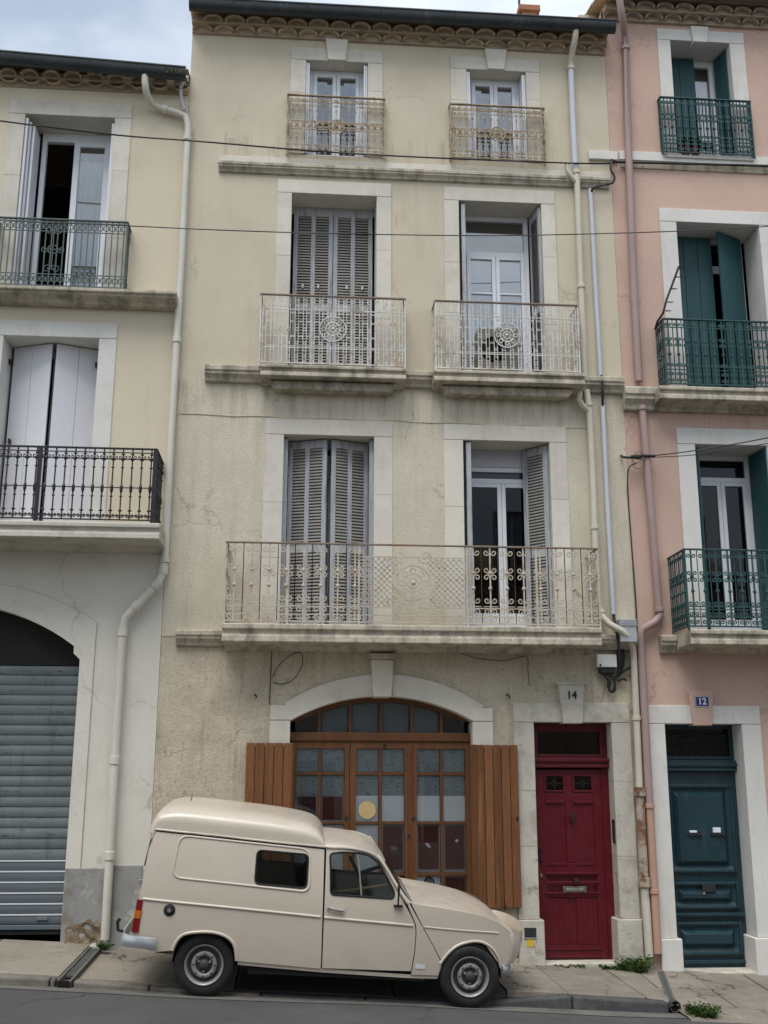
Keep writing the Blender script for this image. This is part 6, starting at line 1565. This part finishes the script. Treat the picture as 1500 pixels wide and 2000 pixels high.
def panel(name, outline, holes, m, far=False, parent=None, fold=.03, off=0.0, step=.07, smooth=35):
    outline = resample(outline, .06); holes = [resample(h, .06) for h in holes]
    pts, tris = cdt(outline, holes, step)
    mb = MB(); mb.add([(u, mir(side_v(u, w) + off, far), w) for u, w in pts], tris)
    for loop in [outline] + holes:
        n = len(loop)
        if fold:
            vs = [(u, mir(side_v(u, w) + off, far), w) for u, w in loop] + [(u, mir(side_v(u, w) + off + fold, far), w) for u, w in loop]
            mb.add(vs, [(i, (i + 1) % n, n + (i + 1) % n, n + i) for i in range(n)])
    me = mb.mesh(name, m)
    bm = bmesh.new(); bm.from_mesh(me); bmesh.ops.remove_doubles(bm, verts=bm.verts, dist=1e-4); bmesh.ops.recalc_face_normals(bm, faces=bm.faces); bm.to_mesh(me); bm.free()
    me.shade_smooth(); me.set_sharp_from_angle(angle=rad(smooth))
    return vlink(name, me, parent)
def on_side(pts, off=0.0, far=False): return [(u, mir(side_v(u, w) + off, far), w) for u, w in pts]
def smooth_curve(pts, k=5):
    p3d = [(a, 0, b) for a, b in pts]
    return [(q.x, q.z) for q in catmull(p3d, k)]
def rounded(pts, r, n=4):
    """polygon with rounded corners"""
    out = []; m = len(pts)
    for i in range(m):
        p = Vector(pts[i]); a = Vector(pts[i - 1]); b = Vector(pts[(i + 1) % m])
        ra = min(r, (a - p).length * .45); rb = min(r, (b - p).length * .45)
        s, e = p + (a - p).normalized() * ra, p + (b - p).normalized() * rb
        for k in range(n + 1):
            t = k / n; out.append(tuple((1 - t) ** 2 * s + 2 * t * (1 - t) * p + t * t * e))
    return out
rear_arch = smooth_curve(VL([(336, 1857), (345, 1838), (360, 1825), (390, 1820.5), (420, 1822), (444, 1831), (458, 1848), (462, 1877)]))
front_arch = smooth_curve(VL([(861, 1884), (876, 1864), (897, 1848.5), (925, 1842), (946, 1845), (965, 1858), (977, 1877), (981, 1895)]))
gut_rear = smooth_curve(VL([(304, 1622), (400, 1632), (520, 1645), (634, 1657)]))
seam_top, seam_bot = V(634, 1657), V(626, 1893)
quarter = VL([(262, 1850), (258, 1822), (271, 1756), (277, 1730), (288.5, 1667)]) + gut_rear + [V(627, 1880), seam_bot] + [V(463, 1878)] + rear_arch[::-1] + VL([(304, 1860)])
rwin = rounded(VL([(502, 1662), (603, 1671), (599, 1736), (497, 1727)]), .05)
g_ = .006
door_o = VL([(638, 1658.5), (672, 1661), (705, 1665.5), (728, 1674), (740, 1685), (756, 1708), (772, 1735), (788, 1762), (802, 1787), (810.5, 1806), (812, 1822), (809.5, 1858), (803, 1898), (629, 1892)])
dwin = rounded(VL([(645, 1669), (671, 1666.5), (702, 1667.5), (724, 1673), (741, 1688), (757, 1715), (771, 1744), (768, 1756), (646, 1748)]), .035)
cowl = VL([(795, 1764), (804.5, 1787), (812.5, 1806), (813.8, 1822), (811.3, 1858), (805, 1898), (804, 1905), (858, 1908), (864, 1885), (847, 1850), (823, 1807), (801, 1767)])
ridge = smooth_curve(VL([(803, 1764), (822, 1768), (876, 1777), (930, 1789), (970, 1803), (993, 1818)]))
wing = ridge + VL([(999, 1832), (1001, 1850), (996, 1876), (984, 1894)]) + front_arch[::-1][1:] + VL([(865.5, 1884), (848.6, 1850), (824.6, 1807)])
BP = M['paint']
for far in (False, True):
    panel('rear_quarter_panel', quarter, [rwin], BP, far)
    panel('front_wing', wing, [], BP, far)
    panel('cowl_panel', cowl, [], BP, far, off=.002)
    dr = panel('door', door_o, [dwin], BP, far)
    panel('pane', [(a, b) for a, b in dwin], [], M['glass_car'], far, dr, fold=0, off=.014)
    mb = MB(); mb.tube([Vector(p) for p in on_side(dwin, .004, far)], .011, 6, closed=True); vbuild(mb, 'window_seal', M['rubber'], dr, 60)
    # sliding-glass divider
    a, b = V(700, 1668), V(706, 1750)
    mb = MB(); mb.tube(on_side([a, b], .010, far), .008, 5); vbuild(mb, 'window_divider', M['steel'], dr)
    q = panel('side_window', [(a, b) for a, b in rwin], [], M['glass_dark'], far, None, fold=0, off=.012)
    mb = MB(); mb.tube([Vector(p) for p in on_side(rwin, .004, far)], .010, 6, closed=True); vbuild(mb, 'window_seal', M['rubber'], q, 60)
    # pressed outline of the cargo panel and the swage line
    emb = rounded(VL([(350, 1633.5), (606, 1661), (605, 1743), (335, 1714)]), .09, 6)
    mb = MB(); mb.tube(on_side(emb, .002, far), .011, 8, closed=True); vbuild(mb, 'pressed_outline', BP, None, 60)
    sw_ = smooth_curve(VL([(279, 1756), (400, 1768), (520, 1780), (626, 1791)]))
    mb = MB(); mb.tube(on_side(sw_, .003, far), .014, 8); vbuild(mb, 'swage_line', BP, None, 60)
    sw_ = smooth_curve(VL([(633, 1792), (720, 1800), (806, 1808)])); mb = MB(); mb.tube(on_side(sw_, .003, far), .014, 8); vbuild(mb, 'swage_line', BP, dr, 60)
    sw_ = smooth_curve(VL([(829, 1811), (900, 1819), (978, 1827)])); mb = MB(); mb.tube(on_side(sw_, .003, far), .010, 6); vbuild(mb, 'swage_line', BP, None, 60)
    # rain gutter along the roof edge, continuing down the windscreen pillar
    gl_ = smooth_curve(VL([(302, 1622), (400, 1632), (520, 1645), (636, 1656.5), (674, 1658), (706, 1662), (730, 1670), (744, 1682), (760, 1706), (778, 1738), (795, 1764)]))
    mb = MB(); mb.tube(on_side(gl_, -.004, far), .010, 6); vbuild(mb, 'rain_gutter', BP, None, 60)
    gs_ = smooth_curve(VL([(304, 1625), (400, 1635), (520, 1648), (636, 1659.5)]))
    mb = MB(); mb.tube(on_side(gs_, .0, far), .0065, 5); vbuild(mb, 'roof_seam', M['van_dark'], None, 60)
    pil = smooth_curve(VL([(738, 1672), (752, 1694), (770, 1724), (788, 1752), (800, 1766)]))
    mb = MB(); mb.tube(on_side(pil, .022, far), .020, 8); vbuild(mb, 'windscreen_pillar', BP, None, 60)
    # wheel-arch lips
    for ac_ in (rear_arch, front_arch):
        mb = MB(); mb.tube(on_side(ac_, .004, far), .016, 8); vbuild(mb, 'arch_lip', BP, None, 60)
    # sill
    sill = VL([(463, 1878), (626, 1893), (804, 1906), (858, 1909), (856, 1915), (804, 1913), (626, 1901), (464, 1886)])
    panel('sill', sill, [], BP, far, off=.012)
    # handle, filler cap, tail lamp
    h0 = V(657, 1775)
    mb = MB(); mb.tube(on_side(VL([(641, 1771), (650, 1774), (668, 1779), (672, 1777)]), -.022, far), [.008, .011, .011, .007], 6); vbuild(mb, 'door_handle', M['steel'], dr, 60)
    mb = MB(); mb.prism(rounded(VL([(637, 1766), (681, 1770), (672, 1785), (639, 1783)]), .015), -.001, .004); mb.v = [(a, mir(side_v(a, c) - .002 + b * .3, far), c) for a, b, c in mb.v]; vbuild(mb, 'handle_recess', BP, dr, 40)
    c = V(641, 1776); mb = MB(); mb.lathe([(.001, -.010), (.012, -.009), (.014, .004)], (c[0], mir(side_v(*c), far), c[1]), 'Y', 10); vbuild(mb, 'lock', M['steel'], dr, 50)
    tl = VL([(268, 1757), (279, 1758), (270, 1822), (256, 1821)])
    lamp = panel('tail_lamp', tl, [], M['lamp_red'], far, None, fold=.10, off=-.010)
    panel('indicator_lens', VL([(264, 1778), (276, 1779), (273, 1794), (261, 1793)]), [], M['lamp_amber'], far, lamp, fold=.06, off=-.016)
c = V(331, 1777.5)
mb = MB(); mb.lathe([(.002, -.022), (.020, -.022), (.026, -.014), (.040, -.012), (.052, -.006), (.054, .004)], (c[0], side_v(*c), c[1]), 'Y', 24); fc = vbuild(mb, 'filler_cap', M['rubber'], None, 40)
mb = MB(); mb.lathe([(.001, -.026), (.017, -.026), (.018, -.02)], (c[0], side_v(*c), c[1]), 'Y', 14); vbuild(mb, 'cap_lock', M['steel'], fc, 40)
# roofs: lofts from gutter to gutter over a crown
def interp(pts, u):
    for i in range(len(pts) - 1):
        if pts[i][0] <= u <= pts[i + 1][0]:
            t = (u - pts[i][0]) / max(1e-9, pts[i + 1][0] - pts[i][0]); return pts[i][1] + (pts[i + 1][1] - pts[i][1]) * t
    return pts[0][1] if u < pts[0][0] else pts[-1][1]
def loft(name, stations, p, m, nt=28, ins=.0, smooth=50):
    """stations: list of (u_side, w_side, u_crown, w_crown)"""
    mb = MB(); vs = []
    for us, ws, uc, wc in stations:
        v0 = side_v(us, ws) + ins
        for k in range(nt + 1):
            # parameter bunched at the edges
            t = k / nt; s = .5 - .5 * cos(pi * t); x = abs(2 * s - 1)
            q = (1 - x ** p) ** (1 / p) if x < 1 else 0
            vs.append((us + (uc - us) * q, v0 + (WV - 2 * v0) * s, ws + (wc - ws) * q))
    N = nt + 1
    mb.add(vs, [(i * N + k, i * N + k + 1, (i + 1) * N + k + 1, (i + 1) * N + k) for i in range(len(stations) - 1) for k in range(nt)])
    return vbuild(mb, name, m, None, smooth)
MIDV = WV * .62
crown = smooth_curve(VL([(307, 1612), (314, 1592), (326, 1572), (340, 1563), (372, 1559), (444, 1566), (528, 1576), (590, 1587), (615, 1597), (627, 1610), (633, 1626), (636, 1648)], MIDV), 5)
st = []
u0g, u1g = gut_rear[0][0], gut_rear[-1][0]
n_ = len(crown)
L_c = [0.0]
for i in range(1, n_): L_c.append(L_c[-1] + math.hypot(crown[i][0] - crown[i - 1][0], crown[i][1] - crown[i - 1][1]))
for i, (uc, wc) in enumerate(crown):
    us = min(max(uc, u0g), u1g)
    st.append((us, interp(gut_rear, us), uc, wc))
loft('cargo_roof', st, 4.4, BP, 44)
gut_cab = smooth_curve(VL([(630, 1656.5), (674, 1658), (706, 1662), (730, 1670), (742, 1680)]))
ccab = smooth_curve(VL([(625, 1620), (674, 1626), (704, 1635), (729, 1649), (746, 1666)], MIDV))
st = [(interp([(0, gut_cab[0][0]), (1, gut_cab[-1][0])], i / 12), 0, 0, 0) for i in range(13)]
st = [(s[0], interp(gut_cab, s[0]), ccab[0][0] + (ccab[-1][0] - ccab[0][0]) * i / 12, interp(ccab, ccab[0][0] + (ccab[-1][0] - ccab[0][0]) * i / 12)) for i, s in enumerate(st)]
cab_end = st[-1]
loft('cab_roof', st, 2.6, BP, 30)
chood = smooth_curve(VL([(786, 1731), (815, 1733), (861, 1741), (894, 1749), (925, 1760), (953, 1776), (977, 1794), (994, 1812), (1003, 1832)], MIDV))
st = []
for i in range(19):
    t = i / 18; us = ridge[0][0] + (ridge[-1][0] - ridge[0][0]) * t; uc = chood[0][0] + (chood[-1][0] - chood[0][0]) * t
    st.append((us, interp(ridge, us), uc, interp(chood, uc)))
loft('bonnet', st, 2.1, BP, 30)
hood0, hood1 = st[0], st[-1]
# windscreen between the pillars, with its rubber
pa = [(cab_end[0], cab_end[1], cab_end[2], cab_end[3] - .004), (hood0[0] - .01, hood0[1] + .005, hood0[2] + .01, hood0[3] + .004)]
st = []
for i in range(7):
    t = i / 6; us = pa[0][0] + (pa[1][0] - pa[0][0]) * t; ws = pa[0][1] + (pa[1][1] - pa[0][1]) * t
    st.append((us, ws, pa[0][2] + (pa[1][2] - pa[0][2]) * t, pa[0][3] + (pa[1][3] - pa[0][3]) * t))
ws_o = loft('windscreen', st, 2.6, M['glass_car'], 24, ins=.03)
# nose: lip, grille, headlamps, lower apron
ne = VL([(993, 1818), (999, 1832), (1001, 1850), (996, 1876), (984, 1894)])
st = [(u, w, hood1[2] + (.0, .012, .012, -.005, -.05)[i], (hood1[3], w + .01, w, w, w)[i]) for i, (u, w) in enumerate(ne)]
loft('nose_panel', st, 2.1, BP, 30)
gu, gw = hood1[2] + .004, ne[2][1] - .03
mb = MB(); mb.box(gu - .07, gu - .035, .46, WV - .46, gw - .12, gw + .0); gr_ = vbuild(mb, 'grille', M['rubber'], None, None, .01)
for k in range(6):
    mb = MB(); mb.box(gu - .035, gu - .029, .47, WV - .47, gw - .115 + k * .018, gw - .107 + k * .018); vbuild(mb, 'grille_bar', M['chrome'], gr_)
for v_ in (.33, WV - .33):
    mb = MB(); mb.lathe([(.072, .0), (.076, .01), (.068, .015), (.05, .022), (.001, .026)], (gu - .085, v_, gw - .06), 'X', 20); vbuild(mb, 'headlamp', M['chrome'], None, 50)
# rear door closing the back
rp = VL([(304, 1621), (288.5, 1667), (277, 1730), (271, 1756), (258, 1822), (262, 1850)])
mb = MB(); vs = []
for (u, w) in rp:
    v0 = side_v(u, w) + .01
    for k in range(9):
        s = k / 8; x = abs(2 * s - 1); vs.append((u - .045 * (1 - x ** 3), v0 + (WV - 2 * v0) * s, w))
mb.add(vs, [(i * 9 + k, i * 9 + k + 1, (i + 1) * 9 + k + 1, (i + 1) * 9 + k) for i in range(len(rp) - 1) for k in range(8)])
rd = vbuild(mb, 'rear_door', BP, None, 50)
a, b = V(296, 1648), V(283, 1700)
mb = MB(); mb.add([(a[0] - .048, .26, a[1]), (a[0] - .048, WV - .26, a[1]), (b[0] - .048, WV - .26, b[1]), (b[0] - .048, .26, b[1]), (a[0] + .0, .26, a[1]), (a[0] + .0, WV - .26, a[1]), (b[0] + .0, WV - .26, b[1]), (b[0] + .0, .26, b[1])], [(0, 1, 2, 3), (0, 4, 5, 1), (1, 5, 6, 2), (2, 6, 7, 3), (3, 7, 4, 0)]); vbuild(mb, 'rear_window', M['glass_dark'], rd)
hq = V(279, 1742); mb = MB(); mb.tube([(hq[0] - .030, .42, hq[1] - .03), (hq[0] - .09, .42, hq[1] - .03), (hq[0] - .09, .42, hq[1] + .03), (hq[0] - .030, .42, hq[1] + .03)], .010, 6); vbuild(mb, 'rear_handle', M['steel'], rd)
# bumpers
bz0, bz1 = V(250, 1826), V(250, 1858)
bl = V(304, 1850); br0 = V(243, 1832)
def bumper(pts, hgt, name, prof=None):
    mb = MB(); vs = []; pr = [(.0, -.5), (.018, -.45), (.030, -.15), (.030, .15), (.018, .45), (.0, .5)]
    for i, (u, v, w) in enumerate(pts):
        a = Vector(pts[max(0, i - 1)]); b = Vector(pts[min(len(pts) - 1, i + 1)]); t = (b - a).normalized(); nrm = Vector((t.y, -t.x, 0)).normalized()
        for d, h in pr: vs.append((u + nrm.x * d, v + nrm.y * d, w + h * hgt))
    k = len(pr)
    mb.add(vs, [(i * k + j, i * k + j + 1, (i + 1) * k + j + 1, (i + 1) * k + j) for i in range(len(pts) - 1) for j in range(k - 1)])
    return vbuild(mb, name, M['chrome'], None, 40)
wB = V(270, 1839)[1]
ue = V(258, 1836)[0]
pts = [(V(303, 1851)[0], -.012, wB - .015), (ue + .16, -.022, wB - .006), (ue + .05, -.022, wB), (ue - .03, .0, wB), (ue - .085, .06, wB + .004), (ue - .10, .2, wB + .004), (ue - .105, WV / 2, wB + .004)]
pts = pts + [(u, WV - v, w) for u, v, w in pts[-2::-1]]
pts = [(u, v, w) for u, v, w in pts]
bo = bumper(pts[::-1], .105, 'rear_bumper')
mb = MB(); mb.tube([(ue - .10, .10, wB + .06), (ue - .15, .10, wB + .07), (ue - .16, .10, wB + .14), (ue - .14, .10, wB + .17)], .016, 6); vbuild(mb, 'tow_hook', M['iron'], None, 50)
uf, wB2 = V(996, 1897)
pts = [(uf - .06, .13, wB2 - .02), (uf - .02, .17, wB2 - .02), (uf + .03, .26, wB2 - .02), (uf + .045, .4, wB2 - .02), (uf + .055, WV / 2, wB2 - .02)]
pts = pts + [(u, WV - v, w) for u, v, w in pts[-2::-1]]
bumper(pts, .08, 'front_bumper')
for v_ in (.22, WV - .22):
    mb = MB(); mb.tube([(uf + .02, v_, wB2 - .065), (uf + .045, v_, wB2 - .04), (uf + .045, v_, wB2 + .0), (uf + .02, v_, wB2 + .03)], [.022, .034, .032, .016], 8); vbuild(mb, 'overrider', M['chrome'], None, 50)
    mb = MB(); mb.tube([(uf + .04, v_, wB2 + .02), (uf + .06, v_ - .01, wB2 + .09), (uf + .03, v_, wB2 + .15)], .008, 6); vbuild(mb, 'bumper_stay', M['steel'], None, 50)
# wheels
def wheel(u, w, v_out, far):
    s = -1 if not far else 1
    def L(prof): return [(r, h * -s) for r, h in prof]
    c = (u, v_out, w)
    # profile: along +axis goes inwards (towards the van)
    t = MB(); t.lathe(L([(.178, .012), (.20, .002), (.235, .0), (.262, .010), (.276, .026), (.282, .05), (.282, .095), (.276, .118), (.255, .135), (.20, .138), (.178, .13)]), c, 'Y', 48); ty = vbuild(t, 'tyre', M['rubber'], None, 40)
    r = MB(); r.lathe(L([(.178, .004), (.176, .0), (.168, .002), (.160, .016), (.150, .040)]), c, 'Y', 40); rm = vbuild(r, 'rim', M['rim'], ty, 50)
    r = MB(); r.lathe(L([(.176, .010), (.160, .018), (.150, .042), (.122, .040), (.115, .020), (.112, .016)]), c, 'Y', 40); vbuild(r, 'rim_dish', M['rim_dark'], ty, 50)
    r = MB(); r.lathe(L([(.116, .022), (.112, .010), (.095, .004), (.080, .010), (.074, .026)]), c, 'Y', 40); vbuild(r, 'wheel_disc', M['rim'], ty, 50)
    r = MB(); r.lathe(L([(.080, .024), (.05, .026), (.046, .010), (.04, -.006), (.022, -.014), (.001, -.015)]), c, 'Y', 24); vbuild(r, 'hub', M['rim_dark'], ty, 50)
    for k in range(3):
        a = 2 * pi * k / 3 + .5; n_ = MB(); n_.lathe(L([(.001, .002), (.012, .003), (.013, .022)]), (u + .058 * cos(a), v_out, w + .058 * sin(a)), 'Y', 6); vbuild(n_, 'wheel_nut', M['steel'], ty)
    for k in range(8):
        a = 2 * pi * k / 8; n_ = MB(); n_.lathe(L([(.001, .002), (.009, .002), (.010, .016)]), (u + .098 * cos(a), v_out, w + .098 * sin(a)), 'Y', 8); vbuild(n_, 'wheel_slot', M['rim_dark'], ty)
    r = MB(); r.lathe(L([(.001, .10), (.178, .10)]), c, 'Y', 24); vbuild(r, 'brake_drum', M['van_dark'], ty)
for far in (False, True):
    wheel(wr[0], wr[1] - .003, .035 if not far else WV - .035, far)
    wheel(wf[0], wf[1] - .003, .030 if not far else WV - .030, far)
# underbody and arches
mb = MB(); mb.box(wr[0] - .30, wf[0] + .22, .24, WV - .24, .25, .46); mb.box(wr[0] + .40, wf[0] - .42, .05, .20, .22, .40); mb.box(wr[0] + .40, wf[0] - .42, WV - .20, WV - .05, .22, .40)
vbuild(mb, 'floor_pan', M['van_dark'], None)
for cu_, cwid in ((wr[0], .315), (wf[0], .315)):
    for v_ in (.19, WV - .19):
        mb = MB(); n_ = 12; vs = []
        for vv in (v_ - .15, v_ + .15):
            for k in range(n_ + 1): vs.append((cu_ + (cwid - .02) * cos(pi * k / n_), vv, .27 + (cwid - .02) * sin(pi * k / n_) * .98))
        mb.add(vs, [(k, k + 1, n_ + 2 + k, n_ + 1 + k) for k in range(n_)] + [tuple(range(n_ + 1, 2 * n_ + 2)) if v_ < WV / 2 else tuple(range(n_ + 1))])
        vbuild(mb, 'wheel_arch', M['van_dark'], None, 50)
mb = MB(); mb.tube([(wr[0] - .5, .55, .28), (wr[0] + .3, .5, .24), (wf[0] - .5, .5, .24)], .03, 8); vbuild(mb, 'exhaust_pipe', M['rust'], None, 50)
for u_ in (wr[0], wf[0]):
    mb = MB(); mb.tube([(u_, .12, TR), (u_, WV - .12, TR)], .03, 8); vbuild(mb, 'axle', M['van_dark'], None, 50)
# cab interior
su = V(670, 1800)[0]; swl = V(670, 1760)[1]
mb = MB(); mb.box(V(634, 1800)[0] - .02, V(634, 1800)[0] + .0, .10, WV - .10, .46, V(634, 1730)[1]); vbuild(mb, 'bulkhead', M['seat'], None)
for v_ in (.40, WV - .40):
    mb = MB(); mb.box(su - .10, su + .42, v_ - .24, v_ + .24, .50, .66); mb.add([(su - .16, v_ - .23, .60), (su - .02, v_ - .23, .60), (su - .10, v_ - .21, swl + .04), (su - .20, v_ - .21, swl + .04), (su - .16, v_ + .23, .60), (su - .02, v_ + .23, .60), (su - .10, v_ + .21, swl + .04), (su - .20, v_ + .21, swl + .04)], [(0, 1, 2, 3), (4, 7, 6, 5), (1, 5, 6, 2), (0, 3, 7, 4), (3, 2, 6, 7), (0, 4, 5, 1)])
    vbuild(mb, 'seat', M['seat'], None, None, .03)
du = V(782, 1760)[0]; dw = V(770, 1752)[1]
mb = MB(); mb.box(du - .26, du + .12, .08, WV - .08, dw - .30, dw - .02); vbuild(mb, 'dashboard', M['cab_trim'], None, None, .03)
wc = (du - .34, WV - .42, dw + .03)
mb = MB(Matrix.Translation(wc) @ Matrix.Rotation(rad(-32), 4, 'Y'))
mb.tube([(0, .19 * cos(t), .19 * sin(t)) for t in [i * 2 * pi / 24 for i in range(24)]], .013, 6, closed=True)
mb.tube([(0, -.18, 0), (0, .18, 0)], .010, 5); mb.tube([(0, 0, 0), (.25, 0, -.05)], .02, 6); vbuild(mb, 'steering_wheel', M['rubber'], None, 50)
mb = MB(); a = V(648, 1743, .3); b = V(757, 1728, .3); mb.tube([(a[0], .30, a[1]), (b[0], .30, b[1])], .011, 5); vbuild(mb, 'folded_strap', M['yellow_disc'], None)
mb = MB(); mb.box(du - .05, du + .02, WV / 2 - .11, WV / 2 + .11, V(735, 1690)[1], V(735, 1690)[1] + .07); vbuild(mb, 'rear_view_mirror', M['rubber'], None, None, .01)
# door mirror stalk, roof aerial base, sticker
a = V(778, 1769); b = V(774, 1742)
mb = MB(); mb.box(a[0] - .045, a[0] + .04, -.03, .01, a[1] - .008, a[1] + .008); mm = vbuild(mb, 'mirror_foot', M['rubber'], None, None, .004)
mb = MB(); mb.tube([(a[0] - .005, -.02, a[1]), (b[0] + .015, -.09, b[1] - .02), (b[0] + .012, -.10, b[1] + .05)], .008, 6); vbuild(mb, 'mirror_arm', M['rubber'], mm, 50)
mb = MB(); mb.lathe([(.001, .012), (.052, .006), (.056, -.004), (.052, -.008), (.001, -.008)], (b[0] + .012, -.12, b[1] + .06), 'X', 18); vbuild(mb, 'mirror_head', M['rubber'], mm, 40)
q = V(374, 1558, .5); mb = MB(); mb.tube([(q[0], .5, q[1] - .03), (q[0] + .005, .5, q[1] + .045)], .007, 5); vbuild(mb, 'aerial_stub', M['steel'], None)
st_ = VL([(812, 1885), (831, 1886), (831, 1894), (812, 1893)])
mb = MB(); mb.prism(st_, 0, .002); mb.v = [(a, side_v(a, c) - .003 + b, c) for a, b, c in mb.v]; vbuild(mb, 'sill_sticker', M['white_wood'], None)

# ================================================================== ACROSS THE STREET (behind the camera): row of houses
def opposite(name, label, x0, x1, h, m, seed):
    t = thing(name, label, 'house', ((x0 + x1) / 2, -15.2, road_z((x0 + x1) / 2) - .2))
    y = -15.2; holes = []; rnd = random.Random(seed)
    nx = 3; w = (x1 - x0) / nx
    for f_ in range(3):
        for i in range(nx):
            cxx = x0 + (i + .5) * w; z = .9 + f_ * 3.0 if f_ else .2
            holes.append((cxx - .5, cxx + .5, z + .1, z + 2.2))
    pts, tris = cdt(rloop(x0, x1, -1.2, h), [rloop(*q) for q in holes])
    mb = MB(); mb.add([(x, y, z) for x, z in pts], tris); mb.build('wall', m, t)
    for q in holes:
        mb = MB(); bars(mb, q[0], q[1], q[2], q[3], y - .25, y - .18, .07); mb.box((q[0] + q[1]) / 2 - .04, (q[0] + q[1]) / 2 + .04, y - .25, y - .18, q[2] + .07, q[3] - .07)
        wdw = mb.build('window', M['white_wood'], t)
        MB().box(q[0] + .07, q[1] - .07, y - .22, y - .21, q[2] + .07, q[3] - .07).build('pane', M['glass_dark'], wdw)
        mb = MB(); mb.add([(q[0], y, q[2]), (q[1], y, q[2]), (q[1], y, q[3]), (q[0], y, q[3]), (q[0], y - .3, q[2]), (q[1], y - .3, q[2]), (q[1], y - .3, q[3]), (q[0], y - .3, q[3])], [(0, 1, 5, 4), (1, 2, 6, 5), (2, 3, 7, 6), (3, 0, 4, 7)]); mb.build('reveal', M['stone'], t)
    MB().box(x0, x1, y - 8, y - .31, -1.2, h - .3).build('inner_block', M['room'], t)
    MB().add([(x0, y + .35, h), (x1, y + .35, h), (x1, y - 4, h + 1.6), (x0, y - 4, h + 1.6), (x0, y - 8.2, h), (x1, y - 8.2, h), (x0, y + .35, h - .12), (x1, y + .35, h - .12), (x0, y, h - .12), (x1, y, h - .12)], [(0, 1, 2, 3), (3, 2, 5, 4), (0, 6, 7, 1), (6, 8, 9, 7)]).build('roof', M['tile'], t)
opposite('opposite_house', 'cream row house across the street, seen only in reflections, beside a white one', -11, -3.5, 7.6, M['cream'], 1)
opposite('opposite_house', 'off-white row house across the street with a low roof', -3.49, 4.5, 8.2, M['left_low'], 2)
opposite('opposite_house', 'pink row house across the street with white window frames', 4.51, 12, 7.4, M['pink'], 3)
